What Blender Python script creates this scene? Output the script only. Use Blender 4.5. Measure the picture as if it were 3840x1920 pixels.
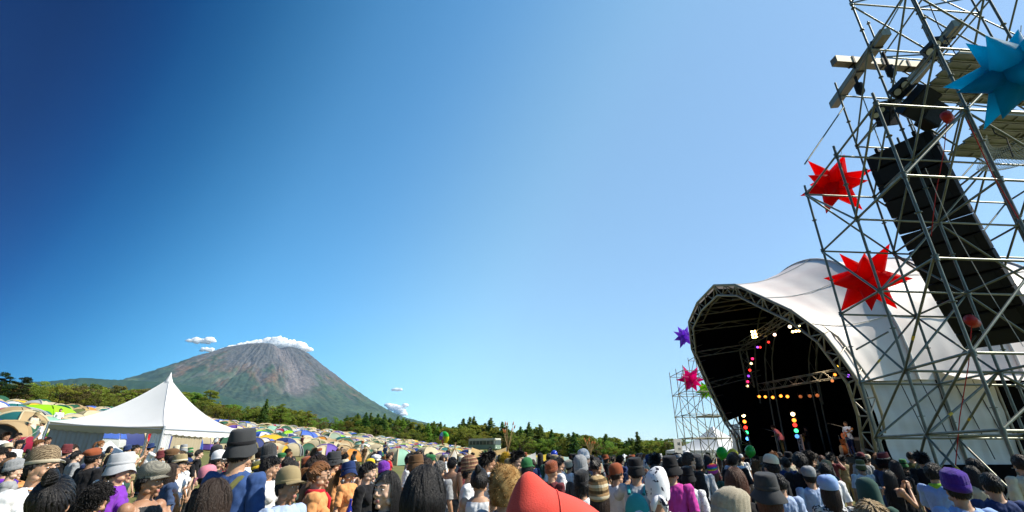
import bpy, bmesh, math, random
import numpy as np
from mathutils import Vector, Matrix

R = math.radians
for o in list(bpy.data.objects):
    bpy.data.objects.remove(o)
SC = bpy.context.scene
COL = SC.collection

# ------------------------------------------------------------------ camera
FOC = 1744.0                      # focal length for a 3840 px wide frame
PITCH = math.atan(740 / 1744.0)
EYE = 1.72
cam_d = bpy.data.cameras.new('camera')
cam_d.sensor_width = 36.0
cam_d.lens = FOC / 3840 * 36.0
cam_d.clip_start = 0.05
cam_d.clip_end = 80000
cam = bpy.data.objects.new('camera', cam_d)
cam.location = (0, 0, EYE)
cam.rotation_euler = (R(90) + PITCH, 0, 0)
COL.objects.link(cam)
SC.camera = cam

# ------------------------------------------------------------------ light
SUN_AZ, SUN_EL = R(96), R(45)     # azimuth clockwise from +Y
world = bpy.data.worlds.new('World')
SC.world = world
world.use_nodes = True
wn = world.node_tree.nodes
wl = world.node_tree.links
wn.clear()
sky = wn.new('ShaderNodeTexSky')
sky.sky_type = 'NISHITA'
sky.sun_disc = False
sky.sun_elevation = SUN_EL
sky.sun_rotation = SUN_AZ
sky.altitude = 900
sky.air_density = 1.0
sky.dust_density = 0.6
sky.ozone_density = 2.6
bg = wn.new('ShaderNodeBackground'); bg.inputs[1].default_value = 0.15
wo = wn.new('ShaderNodeOutputWorld')
sv = Vector((math.sin(SUN_AZ) * math.cos(SUN_EL), math.cos(SUN_AZ) * math.cos(SUN_EL), math.sin(SUN_EL)))
# tint ramp painted over the sky: it deepens smoothly from the sun's side to the far side
wtc = wn.new('ShaderNodeTexCoord')
wdot = wn.new('ShaderNodeVectorMath'); wdot.operation = 'DOT_PRODUCT'; wdot.inputs[1].default_value = (math.sin(R(70)), math.cos(R(70)), -0.35)
wmr = wn.new('ShaderNodeMapRange'); wmr.inputs[1].default_value = -0.65; wmr.inputs[2].default_value = 0.60
wcr = wn.new('ShaderNodeValToRGB'); wcr.color_ramp.interpolation = 'B_SPLINE'
el = wcr.color_ramp.elements
el[0].position = 0.0; el[0].color = (0.0, 0.03, 0.15, 1)
el[1].position = 1.0; el[1].color = (0.70, 0.82, 0.88, 1)
for p_, c_ in ((0.05, (0.0, 0.07, 0.24)), (0.10, (0.0, 0.14, 0.34)), (0.19, (0.08, 0.36, 0.56)), (0.30, (0.26, 0.64, 0.84)), (0.45, (0.40, 0.78, 0.97)), (0.62, (0.73, 1.0, 1.0)), (0.74, (0.77, 0.97, 1.0))):
    e_ = el.new(p_); e_.color = (*c_, 1)
wmul = wn.new('ShaderNodeMix'); wmul.data_type = 'RGBA'; wmul.blend_type = 'MULTIPLY'; wmul.inputs[0].default_value = 1
wl.new(wtc.outputs['Generated'], wdot.inputs[0])
wl.new(wdot.outputs['Value'], wmr.inputs[0])
wl.new(wmr.outputs[0], wcr.inputs[0])
wgm = wn.new('ShaderNodeGamma'); wgm.inputs[1].default_value = 0.7
wl.new(sky.outputs[0], wgm.inputs[0]); wl.new(wgm.outputs[0], wmul.inputs[6]); wl.new(wcr.outputs[0], wmul.inputs[7])
wl.new(wmul.outputs[2], bg.inputs[0])
wl.new(bg.outputs[0], wo.inputs[0])
sun_d = bpy.data.lights.new('sun', 'SUN')
sun_d.energy = 3.0
sun_d.angle = R(0.53)
sun_d.color = (1.0, 0.92, 0.79)
sun = bpy.data.objects.new('sun', sun_d)
sun.rotation_euler = sv.to_track_quat('Z', 'Y').to_euler()
sun.location = sv * 60
COL.objects.link(sun)
SC.view_settings.view_transform = 'Standard'
SC.view_settings.look = 'None'
SC.view_settings.exposure = 1.35
SC.view_settings.gamma = 1.0
SC.cycles.max_bounces = 6
SC.cycles.transparent_max_bounces = 8
SC.cycles.volume_bounces = 0
SC.cycles.use_denoising = True

# ------------------------------------------------------------------ helpers
cP, sP = math.cos(PITCH), math.sin(PITCH)

def ray(px, py):
    u = (px - 1920) / FOC; v = (960 - py) / FOC
    return Vector((u, cP - sP * v, sP + cP * v))

def at(px, py, zc):               # a point at camera depth zc (metres)
    return Vector((0, 0, EYE)) + ray(px, py) * zc

def at_y(px, py, Y):              # a point at distance Y north of the camera
    d = ray(px, py)
    return Vector((0, 0, EYE)) + d * (Y / d.y)

def at_x(px, py, X):
    d = ray(px, py)
    return Vector((0, 0, EYE)) + d * (X / d.x)

def ground_h(x, y):
    s = -0.100 * x + 0.026 * y - 1.60 + 0.04 * max(0, -x - 20)
    s = 0.35 * math.log1p(math.exp(s / 0.35)) if s < 10 else s
    s = 16 * math.tanh(s / 16)
    return s

class MB:
    """collects faces; build() makes one mesh datablock"""
    def __init__(s):
        s.v = []; s.f = []; s.m = []; s.sm = []
    def add(s, verts, faces, mat=0, smooth=False):
        b = len(s.v)
        s.v.extend([tuple(p) for p in verts])
        for f in faces:
            s.f.append(tuple(i + b for i in f)); s.m.append(mat); s.sm.append(smooth)
        return s
    def box(s, c, size, rot=None, mat=0):
        x, y, z = [k / 2 for k in size]
        vs = [Vector(p) for p in ((-x,-y,-z),(x,-y,-z),(x,y,-z),(-x,y,-z),(-x,-y,z),(x,-y,z),(x,y,z),(-x,y,z))]
        if rot is not None:
            vs = [rot @ p for p in vs]
        c = Vector(c)
        return s.add([c + p for p in vs], [(3,2,1,0),(4,5,6,7),(0,1,5,4),(1,2,6,5),(2,3,7,6),(3,0,4,7)], mat)
    def bar(s, p0, p1, w, h, mat=0, up=(0,0,1)):
        p0 = Vector(p0); p1 = Vector(p1); d = p1 - p0
        L = d.length; d.normalize()
        up = Vector(up)
        if abs(d.dot(up)) > 0.98: up = Vector((1,0,0))
        x = d.cross(up).normalized(); z = x.cross(d)
        M = Matrix((x, d, z)).transposed()
        return s.box((p0 + p1) / 2, (w, L, h), M, mat)
    def tube(s, p0, p1, r0, r1=None, n=8, mat=0, cap=True):
        return s.path([p0, p1], [r0, r0 if r1 is None else r1], n, mat, cap)
    def path(s, pts, rad, n=8, mat=0, cap=True, closed=False):
        pts = [Vector(p) for p in pts]
        if not hasattr(rad, '__len__'): rad = [rad] * len(pts)
        vs = []; fs = []
        prev = None
        for i, p in enumerate(pts):
            a = pts[max(i-1, 0)]; b = pts[min(i+1, len(pts)-1)]
            d = (b - a)
            if d.length < 1e-9: d = Vector((0,0,1))
            d.normalize()
            if prev is None:
                x = d.cross(Vector((0,0,1)) if abs(d.z) < 0.9 else Vector((1,0,0))).normalized()
            else:
                x = (prev - d * prev.dot(d)).normalized()
            prev = x
            y = d.cross(x)
            for k in range(n):
                t = 2 * math.pi * k / n
                vs.append(p + (x * math.cos(t) + y * math.sin(t)) * rad[i])
        for i in range(len(pts)-1):
            for k in range(n):
                k2 = (k+1) % n
                fs.append((i*n+k, i*n+k2, (i+1)*n+k2, (i+1)*n+k))
        s.add(vs, fs, mat, True)
        if cap:
            s.add(vs[:n], [tuple(reversed(range(n)))], mat)
            s.add(vs[-n:], [tuple(range(n))], mat)
        return s
    def lathe(s, prof, n=24, c=(0,0,0), mat=0, sx=1, sy=1, fn=None, smooth=True, capends=False):
        vs = []; fs = []
        for (r, z) in prof:
            for k in range(n):
                t = 2 * math.pi * k / n
                p = Vector((c[0] + r*sx*math.cos(t), c[1] + r*sy*math.sin(t), c[2] + z))
                vs.append(fn(p, t, r, z) if fn else p)
        for i in range(len(prof)-1):
            for k in range(n):
                k2 = (k+1) % n
                fs.append((i*n+k, i*n+k2, (i+1)*n+k2, (i+1)*n+k))
        s.add(vs, fs, mat, smooth)
        if capends:
            s.add(vs[:n], [tuple(reversed(range(n)))], mat); s.add(vs[-n:], [tuple(range(n))], mat)
        return s
    def ellip(s, c, rad, n=12, m=8, rot=None, mat=0):
        vs = []; fs = []
        c = Vector(c)
        for i in range(m+1):
            a = math.pi * i / m
            for k in range(n):
                t = 2*math.pi*k/n
                p = Vector((rad[0]*math.sin(a)*math.cos(t), rad[1]*math.sin(a)*math.sin(t), -rad[2]*math.cos(a)))
                if rot is not None: p = rot @ p
                vs.append(c + p)
        for i in range(m):
            for k in range(n):
                k2 = (k+1) % n
                fs.append((i*n+k, i*n+k2, (i+1)*n+k2, (i+1)*n+k))
        return s.add(vs, fs, mat, True)
    def grid(s, fn, nu, nv, mat=0, smooth=True):
        vs = [fn(i / nu, j / nv) for j in range(nv+1) for i in range(nu+1)]
        fs = [(j*(nu+1)+i, j*(nu+1)+i+1, (j+1)*(nu+1)+i+1, (j+1)*(nu+1)+i) for j in range(nv) for i in range(nu)]
        return s.add(vs, fs, mat, smooth)
    def mesh(s, name):
        me = bpy.data.meshes.new(name)
        me.from_pydata(s.v, [], s.f)
        me.polygons.foreach_set('material_index', s.m)
        me.polygons.foreach_set('use_smooth', s.sm)
        me.update()
        return me

def mesh_np(name, V, Fc, smooth=False):
    me = bpy.data.meshes.new(name)
    V = np.asarray(V, np.float32); Fc = np.asarray(Fc, np.int32)
    k = Fc.shape[1]
    me.vertices.add(len(V)); me.vertices.foreach_set('co', V.ravel())
    me.loops.add(Fc.size); me.loops.foreach_set('vertex_index', Fc.ravel())
    me.polygons.add(len(Fc)); me.polygons.foreach_set('loop_start', np.arange(0, Fc.size, k, dtype=np.int32))
    me.polygons.foreach_set('use_smooth', [smooth] * len(Fc))
    me.update(calc_edges=True)
    return me

def put(name, me, mats=None, parent=None, loc=None, rot=None, scale=None):
    """one object; materials are held by the object so meshes can be shared"""
    if isinstance(me, MB): me = me.mesh(name)
    o = bpy.data.objects.new(name, me)
    COL.objects.link(o)
    if mats is not None:
        if not isinstance(mats, (list, tuple)): mats = [mats]
        while len(me.materials) < len(mats): me.materials.append(None)
        for i, m in enumerate(mats):
            o.material_slots[i].link = 'OBJECT'
            o.material_slots[i].material = m
    if parent is not None: o.parent = parent
    if loc is not None: o.location = loc
    if rot is not None: o.rotation_euler = rot
    if scale is not None: o.scale = scale if hasattr(scale, '__len__') else (scale,)*3
    return o

def empty(name, loc=(0,0,0), rot=(0,0,0), scale=1.0):
    o = bpy.data.objects.new(name, None)
    o.empty_display_size = 0.1
    COL.objects.link(o)
    o.location = loc; o.rotation_euler = rot
    o.scale = scale if hasattr(scale, '__len__') else (scale,)*3
    return o

USED = {}
def tag(o, label, cat, group=None, kind=None):
    o['label'] = label; o['category'] = cat
    if group: o['group'] = group
    if kind: o['kind'] = kind
    return o

def struct(o, label, kind='structure', cat=None):
    o['kind'] = kind; o['label'] = label
    if cat: o['category'] = cat
    return o

# ------------------------------------------------------------------ materials
MATS = {}
def mat(name, col, rough=0.7, metal=0.0, noise=0.0, nscale=8.0, bump=0.0, bscale=40.0, spec=0.35, col2=None, trans=0.0,
        emit=None, estr=0.0, rnd=0.0, alpha=None, sheen=0.0, sss=0.0, stretch=None, backcol=None):
    key = name
    if key in MATS: return MATS[key]
    m = bpy.data.materials.new(name); m.use_nodes = True
    nt = m.node_tree; N = nt.nodes; Lk = nt.links
    b = N['Principled BSDF']
    c4 = (*col, 1)
    b.inputs['Base Color'].default_value = c4
    b.inputs['Roughness'].default_value = rough
    b.inputs['Metallic'].default_value = metal
    b.inputs['Specular IOR Level'].default_value = spec
    if sheen: b.inputs['Sheen Weight'].default_value = sheen
    if sss:
        b.inputs['Subsurface Weight'].default_value = sss
        b.inputs['Subsurface Radius'].default_value = (0.012, 0.005, 0.003)
        b.inputs['Subsurface Scale'].default_value = 1.0
    src = None
    tc = None
    if noise or bump:
        tc = N.new('ShaderNodeTexCoord')
        vec = tc.outputs['Object']
        if stretch:
            mp = N.new('ShaderNodeMapping'); mp.inputs['Scale'].default_value = stretch
            Lk.new(vec, mp.inputs[0]); vec = mp.outputs[0]
    if noise:
        nz = N.new('ShaderNodeTexNoise'); nz.inputs['Scale'].default_value = nscale; nz.inputs['Detail'].default_value = 5
        Lk.new(vec, nz.inputs['Vector'])
        mr = N.new('ShaderNodeMapRange'); mr.inputs[1].default_value = 0.3; mr.inputs[2].default_value = 0.7
        Lk.new(nz.outputs[0], mr.inputs[0])
        mx = N.new('ShaderNodeMix'); mx.data_type = 'RGBA'
        c2 = col2 if col2 else tuple(k * (1 - noise) for k in col)
        mx.inputs[6].default_value = (*c2, 1); mx.inputs[7].default_value = c4
        Lk.new(mr.outputs[0], mx.inputs[0])
        src = mx.outputs[2]
    if rnd:
        oi = N.new('ShaderNodeObjectInfo')
        hs = N.new('ShaderNodeHueSaturation')
        a1 = N.new('ShaderNodeMapRange'); a1.inputs[3].default_value = 0.5 - rnd*0.09; a1.inputs[4].default_value = 0.5 + rnd*0.06
        a2 = N.new('ShaderNodeMapRange'); a2.inputs[3].default_value = 1 - rnd*0.55; a2.inputs[4].default_value = 1 + rnd*0.45
        Lk.new(oi.outputs['Random'], a1.inputs[0])
        ml = N.new('ShaderNodeMath'); ml.operation = 'MULTIPLY'; ml.inputs[1].default_value = 7.31
        fr = N.new('ShaderNodeMath'); fr.operation = 'FRACT'
        Lk.new(oi.outputs['Random'], ml.inputs[0]); Lk.new(ml.outputs[0], fr.inputs[0]); Lk.new(fr.outputs[0], a2.inputs[0])
        Lk.new(a1.outputs[0], hs.inputs['Hue']); Lk.new(a2.outputs[0], hs.inputs['Value'])
        if src: Lk.new(src, hs.inputs['Color'])
        else: hs.inputs['Color'].default_value = c4
        src = hs.outputs[0]
    if src: Lk.new(src, b.inputs['Base Color'])
    if bump:
        bn = N.new('ShaderNodeTexNoise'); bn.inputs['Scale'].default_value = bscale; bn.inputs['Detail'].default_value = 4
        Lk.new(vec, bn.inputs['Vector'])
        bp = N.new('ShaderNodeBump'); bp.inputs['Strength'].default_value = min(1, bump); bp.inputs['Distance'].default_value = 0.02
        Lk.new(bn.outputs[0], bp.inputs['Height']); Lk.new(bp.outputs[0], b.inputs['Normal'])
    if emit:
        b.inputs['Emission Color'].default_value = (*emit, 1); b.inputs['Emission Strength'].default_value = estr
    out = N['Material Output']
    if trans:
        t = N.new('ShaderNodeBsdfTranslucent')
        if src: Lk.new(src, t.inputs[0])
        else: t.inputs[0].default_value = c4
        ms = N.new('ShaderNodeMixShader'); ms.inputs[0].default_value = trans
        Lk.new(b.outputs[0], ms.inputs[1]); Lk.new(t.outputs[0], ms.inputs[2])
        Lk.new(ms.outputs[0], out.inputs[0])
    if alpha is not None:
        tr = N.new('ShaderNodeBsdfTransparent')
        ms = N.new('ShaderNodeMixShader'); ms.inputs[0].default_value = alpha
        last = out.inputs[0].links[0].from_socket
        Lk.new(tr.outputs[0], ms.inputs[1]); Lk.new(last, ms.inputs[2]); Lk.new(ms.outputs[0], out.inputs[0])
    MATS[key] = m
    return m

# ------------------------------------------------------------------ numpy value noise
def vnoise(x, y, seed=0):
    x = np.asarray(x, float); y = np.asarray(y, float)
    xi = np.floor(x).astype(np.int64); yi = np.floor(y).astype(np.int64)
    xf = x - xi; yf = y - yi
    def h(a, b):
        n = (a * 374761393 + b * 668265263 + seed * 1274126177) & 0xffffffff
        n = ((n ^ (n >> 13)) * 1274126177) & 0xffffffff
        return ((n ^ (n >> 16)) & 0xffff) / 65535.0
    u = xf*xf*(3-2*xf); w = yf*yf*(3-2*yf)
    return (h(xi,yi)*(1-u)+h(xi+1,yi)*u)*(1-w) + (h(xi,yi+1)*(1-u)+h(xi+1,yi+1)*u)*w

def fbm(x, y, seed=0, oct=4):
    s = 0; a = 0.5; t = 0
    for i in range(oct):
        s = s + a * vnoise(x * 2**i, y * 2**i, seed + i); t += a; a *= 0.55
    return s / t

rng = random.Random(7)
nrg = np.random.default_rng(7)
# ------------------------------------------------------------------ ground
def build_ground():
    rs = [0] + [1.5 * 1.085**k for k in range(125)]
    rs = [r for r in rs if r < 24000]
    na = 144
    V = [(0, 0, 0)]; Fs = []
    for r in rs[1:]:
        for k in range(na):
            t = 2 * math.pi * k / na
            x, y = r * math.sin(t), r * math.cos(t)
            z = ground_h(x, y)
            if r > 200: z *= max(0, 1 - (r - 200) / 1500)
            z += 0.04 * math.sin(x * 0.9) * math.cos(y * 0.7) if r < 200 else 0
            V.append((x, y, z))
    for k in range(na): Fs.append((0, 1 + (k + 1) % na, 1 + k))
    for i in range(len(rs) - 2):
        for k in range(na):
            a = 1 + i * na + k; b = 1 + i * na + (k + 1) % na
            Fs.append((a, b, b + na, a + na))
    mb = MB(); mb.add(V, Fs, 0, True)
    m = mat('grassland', (0.10, 0.13, 0.035), 0.95, noise=0.5, nscale=0.35, col2=(0.17, 0.15, 0.07), bump=0.5, bscale=6, spec=0.1)
    o = put('ground', mb, m)
    struct(o, 'grassy festival field rising into a hillside at the left')
    return o
build_ground()

# ------------------------------------------------------------------ mountain
MC = np.array([-7260.0, 13920.0])
MDIST = np.hypot(*MC)
def build_mountain():
    na, nr = 760, 230
    e_r = np.array([13920.0, 7260.0]) / MDIST           # picture-right across the view
    e_c = -MC / MDIST                                   # towards the camera
    rr = np.concatenate([np.linspace(1, 4600, 170), np.linspace(4660, 11500, nr - 170)])
    # angle measured from camera direction, positive to the right; only the front 230 degrees are dense
    ang = np.linspace(-math.pi, math.pi, na, endpoint=False)
    A, Rr = np.meshgrid(ang, rr)
    pr = np.array([(0, 2870), (700, 2880), (900, 2860), (1120, 2770), (1840, 2230), (2480, 1800), (3120, 1420), (3760, 1090), (4400, 850), (5500, 560), (8000, 180), (11500, -60)], float)
    pl = np.array([(0, 2870), (750, 2880), (1280, 2680), (2480, 2000), (3280, 1570), (4080, 1290), (4700, 1120), (6000, 800), (8000, 400), (11500, -60)], float)
    hr = np.interp(Rr, pr[:, 0], pr[:, 1]); hl = np.interp(Rr, pl[:, 0], pl[:, 1])
    w = np.clip((-np.sin(A) - 0.25) / 0.6, 0, 1); w = w*w*(3-2*w)
    base = hr * (1 - w) + hl * w
    # smooth the profile kinks a little with angle warps
    Lr = np.log(Rr / 300 + 1) * 2.2
    warp = (fbm(A * 6 + 40, Lr * 1.2, 3) - 0.5) * 0.16
    Aw = A + warp * np.clip(Rr / 2500, 0, 1)
    rid = np.zeros_like(A)
    for k, (fr, am) in enumerate([(9, 60), (22, 46), (50, 28), (110, 14)]):
        n = vnoise(Aw * fr + 11 * k, Lr * (0.55 + 0.25 * k), 20 + k)
        rid += am * (1 - np.abs(2 * n - 1) * 2)
    env = np.clip((Rr - 350) / 1500, 0, 1) * np.clip((9000 - Rr) / 4000, 0.1, 1)
    # the great ravine
    ga = 0.30 + 0.05 * np.sin(Lr * 3.1) + 0.02 * np.sin(Lr * 9)
    gd = np.abs(A - ga) * Rr
    gw = 70 + Rr * 0.085
    genv = np.clip((Rr - 250) / 500, 0, 1) * np.clip((3700 - Rr) / 900, 0, 1)
    gul = np.exp(-(gd / gw) ** 2) * genv
    # side gullies
    sg = np.zeros_like(A)
    for a0, r0, r1, wd in [(-0.55, 1700, 3400, 60), (-0.25, 1500, 3500, 70), (-0.02, 1700, 3900, 60), (0.14, 1500, 3700, 55), (0.62, 1900, 3900, 60), (0.85, 1500, 3300, 60), (-0.8, 1600, 3200, 60)]:
        aa = a0 + 0.05 * np.sin(Lr * 5 + a0 * 9) + (fbm(Lr * 4, A * 0 + a0 * 10, 5) - .5) * 0.12
        sg += np.exp(-(np.abs(A - aa) * Rr / wd) ** 2) * np.clip((Rr - r0) / 500, 0, 1) * np.clip((r1 - Rr) / 700, 0, 1)
    H = base + rid * env * 0.42 - gul * 130 - sg * 40
    H += (fbm(A * 40, Lr * 20, 9) - 0.5) * 60 * env
    X = MC[0] + (e_r[0] * np.sin(A) + e_c[0] * np.cos(A)) * Rr
    Y = MC[1] + (e_r[1] * np.sin(A) + e_c[1] * np.cos(A)) * Rr
    V = np.stack([X, Y, H], -1).reshape(-1, 3)
    i = np.arange(nr - 1)[:, None]; k = np.arange(na)[None, :]
    a = i * na + k; b = i * na + (k + 1) % na
    Fc = np.stack([a, b, b + na, a + na], -1).reshape(-1, 4)
    me = mesh_np('mountain', V, Fc, True)
    # ground cover: forest below, bare volcanic slope above, rust-brown scrub between
    edge = 1830 + (fbm(A * 9 + 3, Lr * 2, 31) - 0.5) * 1300 + rid * 2.4 + (fbm(A * 60, Lr * 8, 33) - .5) * 500 + w * 350
    t = np.clip((H - edge) / 300 + 0.5, 0, 1)
    scr = np.exp(-((H - edge + 140) / 230) ** 2)
    green = np.array([0.050, 0.088, 0.058]); green2 = np.array([0.095, 0.125, 0.062])  # forest green shifted bluer, distance haze mixed into the colour
    rock = np.array([0.098, 0.096, 0.092]); rock2 = np.array([0.155, 0.148, 0.138]); rust = np.array([0.21, 0.125, 0.075])
    n1 = fbm(A * 80, Lr * 12, 41)[..., None]; n2 = fbm(A * 130, Lr * 4, 43)[..., None]
    g = green * (1 - n1) + green2 * n1
    n3 = np.clip((fbm(A * 7, Lr * 3, 45)[..., None] - 0.35) * 2.5, 0, 1)
    g = g * (0.75 + 0.5 * n3)
    rk = rock * (1 - n2) + rock2 * n2
    c = g * (1 - t[..., None]) + rk * t[..., None]
    sc = (scr * np.clip((fbm(A * 14, Lr * 5, 51) - 0.40) * 3.2, 0, 0.85))[..., None]
    c = c * (1 - sc) + rust * sc
    gm = np.clip(gul * 1.5 + np.clip(sg, 0, 1) * 0.6 * np.clip((fbm(A*30, Lr*9, 61) - .3)*3, 0, 1), 0, 1)[..., None]
    gc = np.array([0.20, 0.175, 0.165]) * (0.55 + 0.9 * fbm(A * 160, Lr * 10, 53)[..., None])
    c = c * (1 - gm) + gc * gm
    ca = me.color_attributes.new('cover', 'FLOAT_COLOR', 'POINT')
    c = c * np.array([0.72, 0.72, 0.72])
    c4 = np.concatenate([c, np.ones_like(c[..., :1])], -1).astype(np.float32)
    ca.data.foreach_set('color', c4.ravel())
    m = bpy.data.materials.new('mountain_slope'); m.use_nodes = True
    N = m.node_tree.nodes; Lk = m.node_tree.links
    at_ = N.new('ShaderNodeAttribute'); at_.attribute_name = 'cover'
    b = N['Principled BSDF']; b.inputs['Roughness'].default_value = 1; b.inputs['Specular IOR Level'].default_value = 0.05
    tc = N.new('ShaderNodeTexCoord'); nz = N.new('ShaderNodeTexNoise'); nz.inputs['Scale'].default_value = 0.012; nz.inputs['Detail'].default_value = 6
    Lk.new(tc.outputs['Object'], nz.inputs['Vector'])
    mr = N.new('ShaderNodeMapRange'); mr.inputs[1].default_value = .3; mr.inputs[2].default_value = .7; mr.inputs[3].default_value = .7; mr.inputs[4].default_value = 1.3
    Lk.new(nz.outputs[0], mr.inputs[0])
    mx = N.new('ShaderNodeVectorMath'); mx.operation = 'SCALE'
    Lk.new(at_.outputs['Color'], mx.inputs[0]); Lk.new(mr.outputs[0], mx.inputs['Scale'])
    Lk.new(mx.outputs[0], b.inputs['Base Color'])
    o = put('mountain', me); me.materials.append(m)
    struct(o, 'tall volcanic cone with green lower slopes and bare ravined summit')
build_mountain()

def build_far_hill():
    prof = [(-900, 1470), (-300, 1450), (0, 1436), (120, 1428), (200, 1424), (250, 1419), (310, 1413), (350, 1413), (390, 1418), (450, 1420), (520, 1423), (580, 1426), (650, 1432), (760, 1450), (900, 1500), (1000, 1560), (1100, 1640)]
    D = 8200.0
    xs = np.linspace(-900, 1100, 260)
    ys = np.interp(xs, [p[0] for p in prof], [p[1] for p in prof])
    V = []; nv = 14
    for j in range(nv + 1):
        f = j / nv
        for i, (px, py) in enumerate(zip(xs, ys)):
            d = ray(px, py); d = d / d.y
            top = EYE + d.z * D
            n = (fbm(px * 0.02, j * 0.5, 71) - 0.5)
            z = top * (f ** 0.8) + n * 170 * math.sin(math.pi * f) + (fbm(px * 0.06, 0, 75) - .5) * 24
            yy = D * (0.72 + 0.28 * f)
            V.append((d.x * yy, yy, z - 20))
    n1 = len(xs)
    Fs = [(j*n1+i, j*n1+i+1, (j+1)*n1+i+1, (j+1)*n1+i) for j in range(nv) for i in range(n1 - 1)]
    # back slope
    b = len(V)
    for i in range(n1):
        x, y, z = V[nv * n1 + i]
        V.append((x * 1.25, y * 1.25, -20))
    Fs += [(nv*n1+i, nv*n1+i+1, b+i+1, b+i) for i in range(n1 - 1)]
    mb = MB(); mb.add(V, Fs, 0, True)
    o = put('hills', mb, mat('far_forest', (0.028, 0.055, 0.032), 1, noise=0.5, nscale=0.004, bump=0, spec=0.05, col2=(0.04, 0.07, 0.038)))
    struct(o, 'low forested ridge running left from the foot of the mountain')
build_far_hill()

# ------------------------------------------------------------------ clouds
def cloud_mat():
    if 'cloud_white' in MATS: return MATS['cloud_white']
    m = mat('cloud_white', (0.97, 0.97, 0.97), 1, spec=0)
    b = m.node_tree.nodes['Principled BSDF']
    b.inputs['Subsurface Weight'].default_value = 1
    b.inputs['Subsurface Radius'].default_value = (1, 1, 1)
    b.inputs['Subsurface Scale'].default_value = 520
    return m

def build_cloud(label, blobs, D, seed):
    r = random.Random(seed)
    from mathutils import noise as mn
    mb = MB()
    ico = bmesh.new(); bmesh.ops.create_icosphere(ico, subdivisions=3, radius=1)
    iv = [v.co.copy() for v in ico.verts]; fi = [tuple(v.index for v in f.verts) for f in ico.faces]; ico.free()
    for (px, py, rx, ry) in blobs:
        d = ray(px, py); k = D / d.y
        c = Vector((0, 0, EYE)) + d * k
        sx = rx * k / FOC; sz = ry * k / FOC
        off = Vector((r.random()*50, r.random()*50, r.random()*50))
        vs = []
        for p in iv:
            q = p * 1.7 + off
            f = 1 + 0.36 * mn.noise(q) + 0.24 * mn.noise(q * 2.1) + 0.12 * mn.noise(q * 4.3)
            zz = p.z * sz * f
            if p.z < 0: zz *= 0.6
            vs.append(c + Vector((p.x * sx * f, p.y * sx * f * 0.8, zz)))
        mb.add(vs, fi, 0, True)
    ob = put('cloud_raw', mb)
    rm = ob.modifiers.new('r', 'REMESH'); rm.mode = 'VOXEL'; rm.voxel_size = D / FOC * 1.5
    sm = ob.modifiers.new('s', 'SMOOTH'); sm.iterations = 5
    me = bpy.data.meshes.new_from_object(ob.evaluated_get(bpy.context.evaluated_depsgraph_get()))
    bpy.data.objects.remove(ob)
    me.polygons.foreach_set('use_smooth', [True] * len(me.polygons))
    o = put('cloud', me, cloud_mat())
    tag(o, label, 'cloud')
rc = random.Random(3)
cap = []
for i in range(80):
    t = rc.random()
    px = 838 + 322 * t
    top = np.interp(px, [838, 900, 950, 1000, 1030, 1075, 1120, 1160], [1308, 1284, 1272, 1262, 1260, 1268, 1280, 1308])
    bot = np.interp(px, [838, 900, 960, 1040, 1100, 1160], [1322, 1312, 1308, 1308, 1312, 1322])
    ry = max(5, (bot - top) / 2 * rc.uniform(0.75, 1.0)); cap.append((px, rc.uniform(top + ry, max(top + ry + 1, bot - ry * 0.4)), rc.uniform(14, 30), ry))
build_cloud('long white cap cloud draped over the mountain summit', cap, 15300, 1)
build_cloud('larger of two small puffs floating beyond the summit cap cloud', [(rc.uniform(708, 805), rc.uniform(1270, 1288), rc.uniform(9, 18), rc.uniform(5, 10)) for _ in range(16)], 14800, 2)
build_cloud('smaller lower puff under the puff beside the summit', [(rc.uniform(752, 800), rc.uniform(1305, 1318), rc.uniform(7, 13), rc.uniform(4, 7)) for _ in range(10)], 15600, 3)
build_cloud('tiny flat cloud hanging in pale sky off the right slope', [(rc.uniform(1462, 1502), rc.uniform(1458, 1466), rc.uniform(6, 11), rc.uniform(3, 6)) for _ in range(9)], 29500, 4)
build_cloud('white cloud peeking from behind the lower right slope', [(rc.uniform(1450, 1525), rc.uniform(1515, 1560), rc.uniform(10, 18), rc.uniform(6, 9)) for _ in range(20)], 29500, 5)

# ------------------------------------------------------------------ haze
def build_haze():
    mb = MB(); mb.box((0, 500, 1425), (52000, 53000, 3070))
    o = put('haze', mb)
    m = bpy.data.materials.new('haze_air'); m.use_nodes = True
    N = m.node_tree.nodes; N.clear()
    pv = N.new('ShaderNodeVolumePrincipled')
    pv.inputs['Color'].default_value = (0.25, 0.60, 1.0, 1); pv.inputs['Density'].default_value = 1.4e-5
    pv.inputs['Anisotropy'].default_value = 0.0
    mo = N.new('ShaderNodeOutputMaterial'); m.node_tree.links.new(pv.outputs[0], mo.inputs['Volume'])
    o.data.materials.append(m)
    struct(o, 'thin bluish air haze over the whole valley', 'stuff')
build_haze()
# ------------------------------------------------------------------ trees
def leaf_cards(P, size, nr, flat=0.0):
    """P: (n,3) points -> quads with random orientation; flat>0 turns them level"""
    n = len(P)
    a = nr.normal(size=(n, 3)); a[:, 2] *= (1 - flat)
    a /= np.linalg.norm(a, axis=1)[:, None] + 1e-9
    b = nr.normal(size=(n, 3)); b[:, 2] *= (1 - flat)
    b -= a * (a * b).sum(1)[:, None]; b /= np.linalg.norm(b, axis=1)[:, None] + 1e-9
    s = (size * nr.uniform(0.6, 1.35, n))[:, None]
    V = np.stack([P - a * s - b * s * 0.45, P + a * s * 0.2 - b * s * 0.6, P + a * s + b * s * 0.45, P - a * s * 0.2 + b * s * 0.6], 1).reshape(-1, 3)
    Fc = np.arange(4 * n).reshape(-1, 4)
    return V, Fc

def crown_mesh(name, P, size, nr, flat=0.0):
    V, Fc = leaf_cards(P, size, nr, flat)
    return mesh_np(name, V, Fc)

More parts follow.
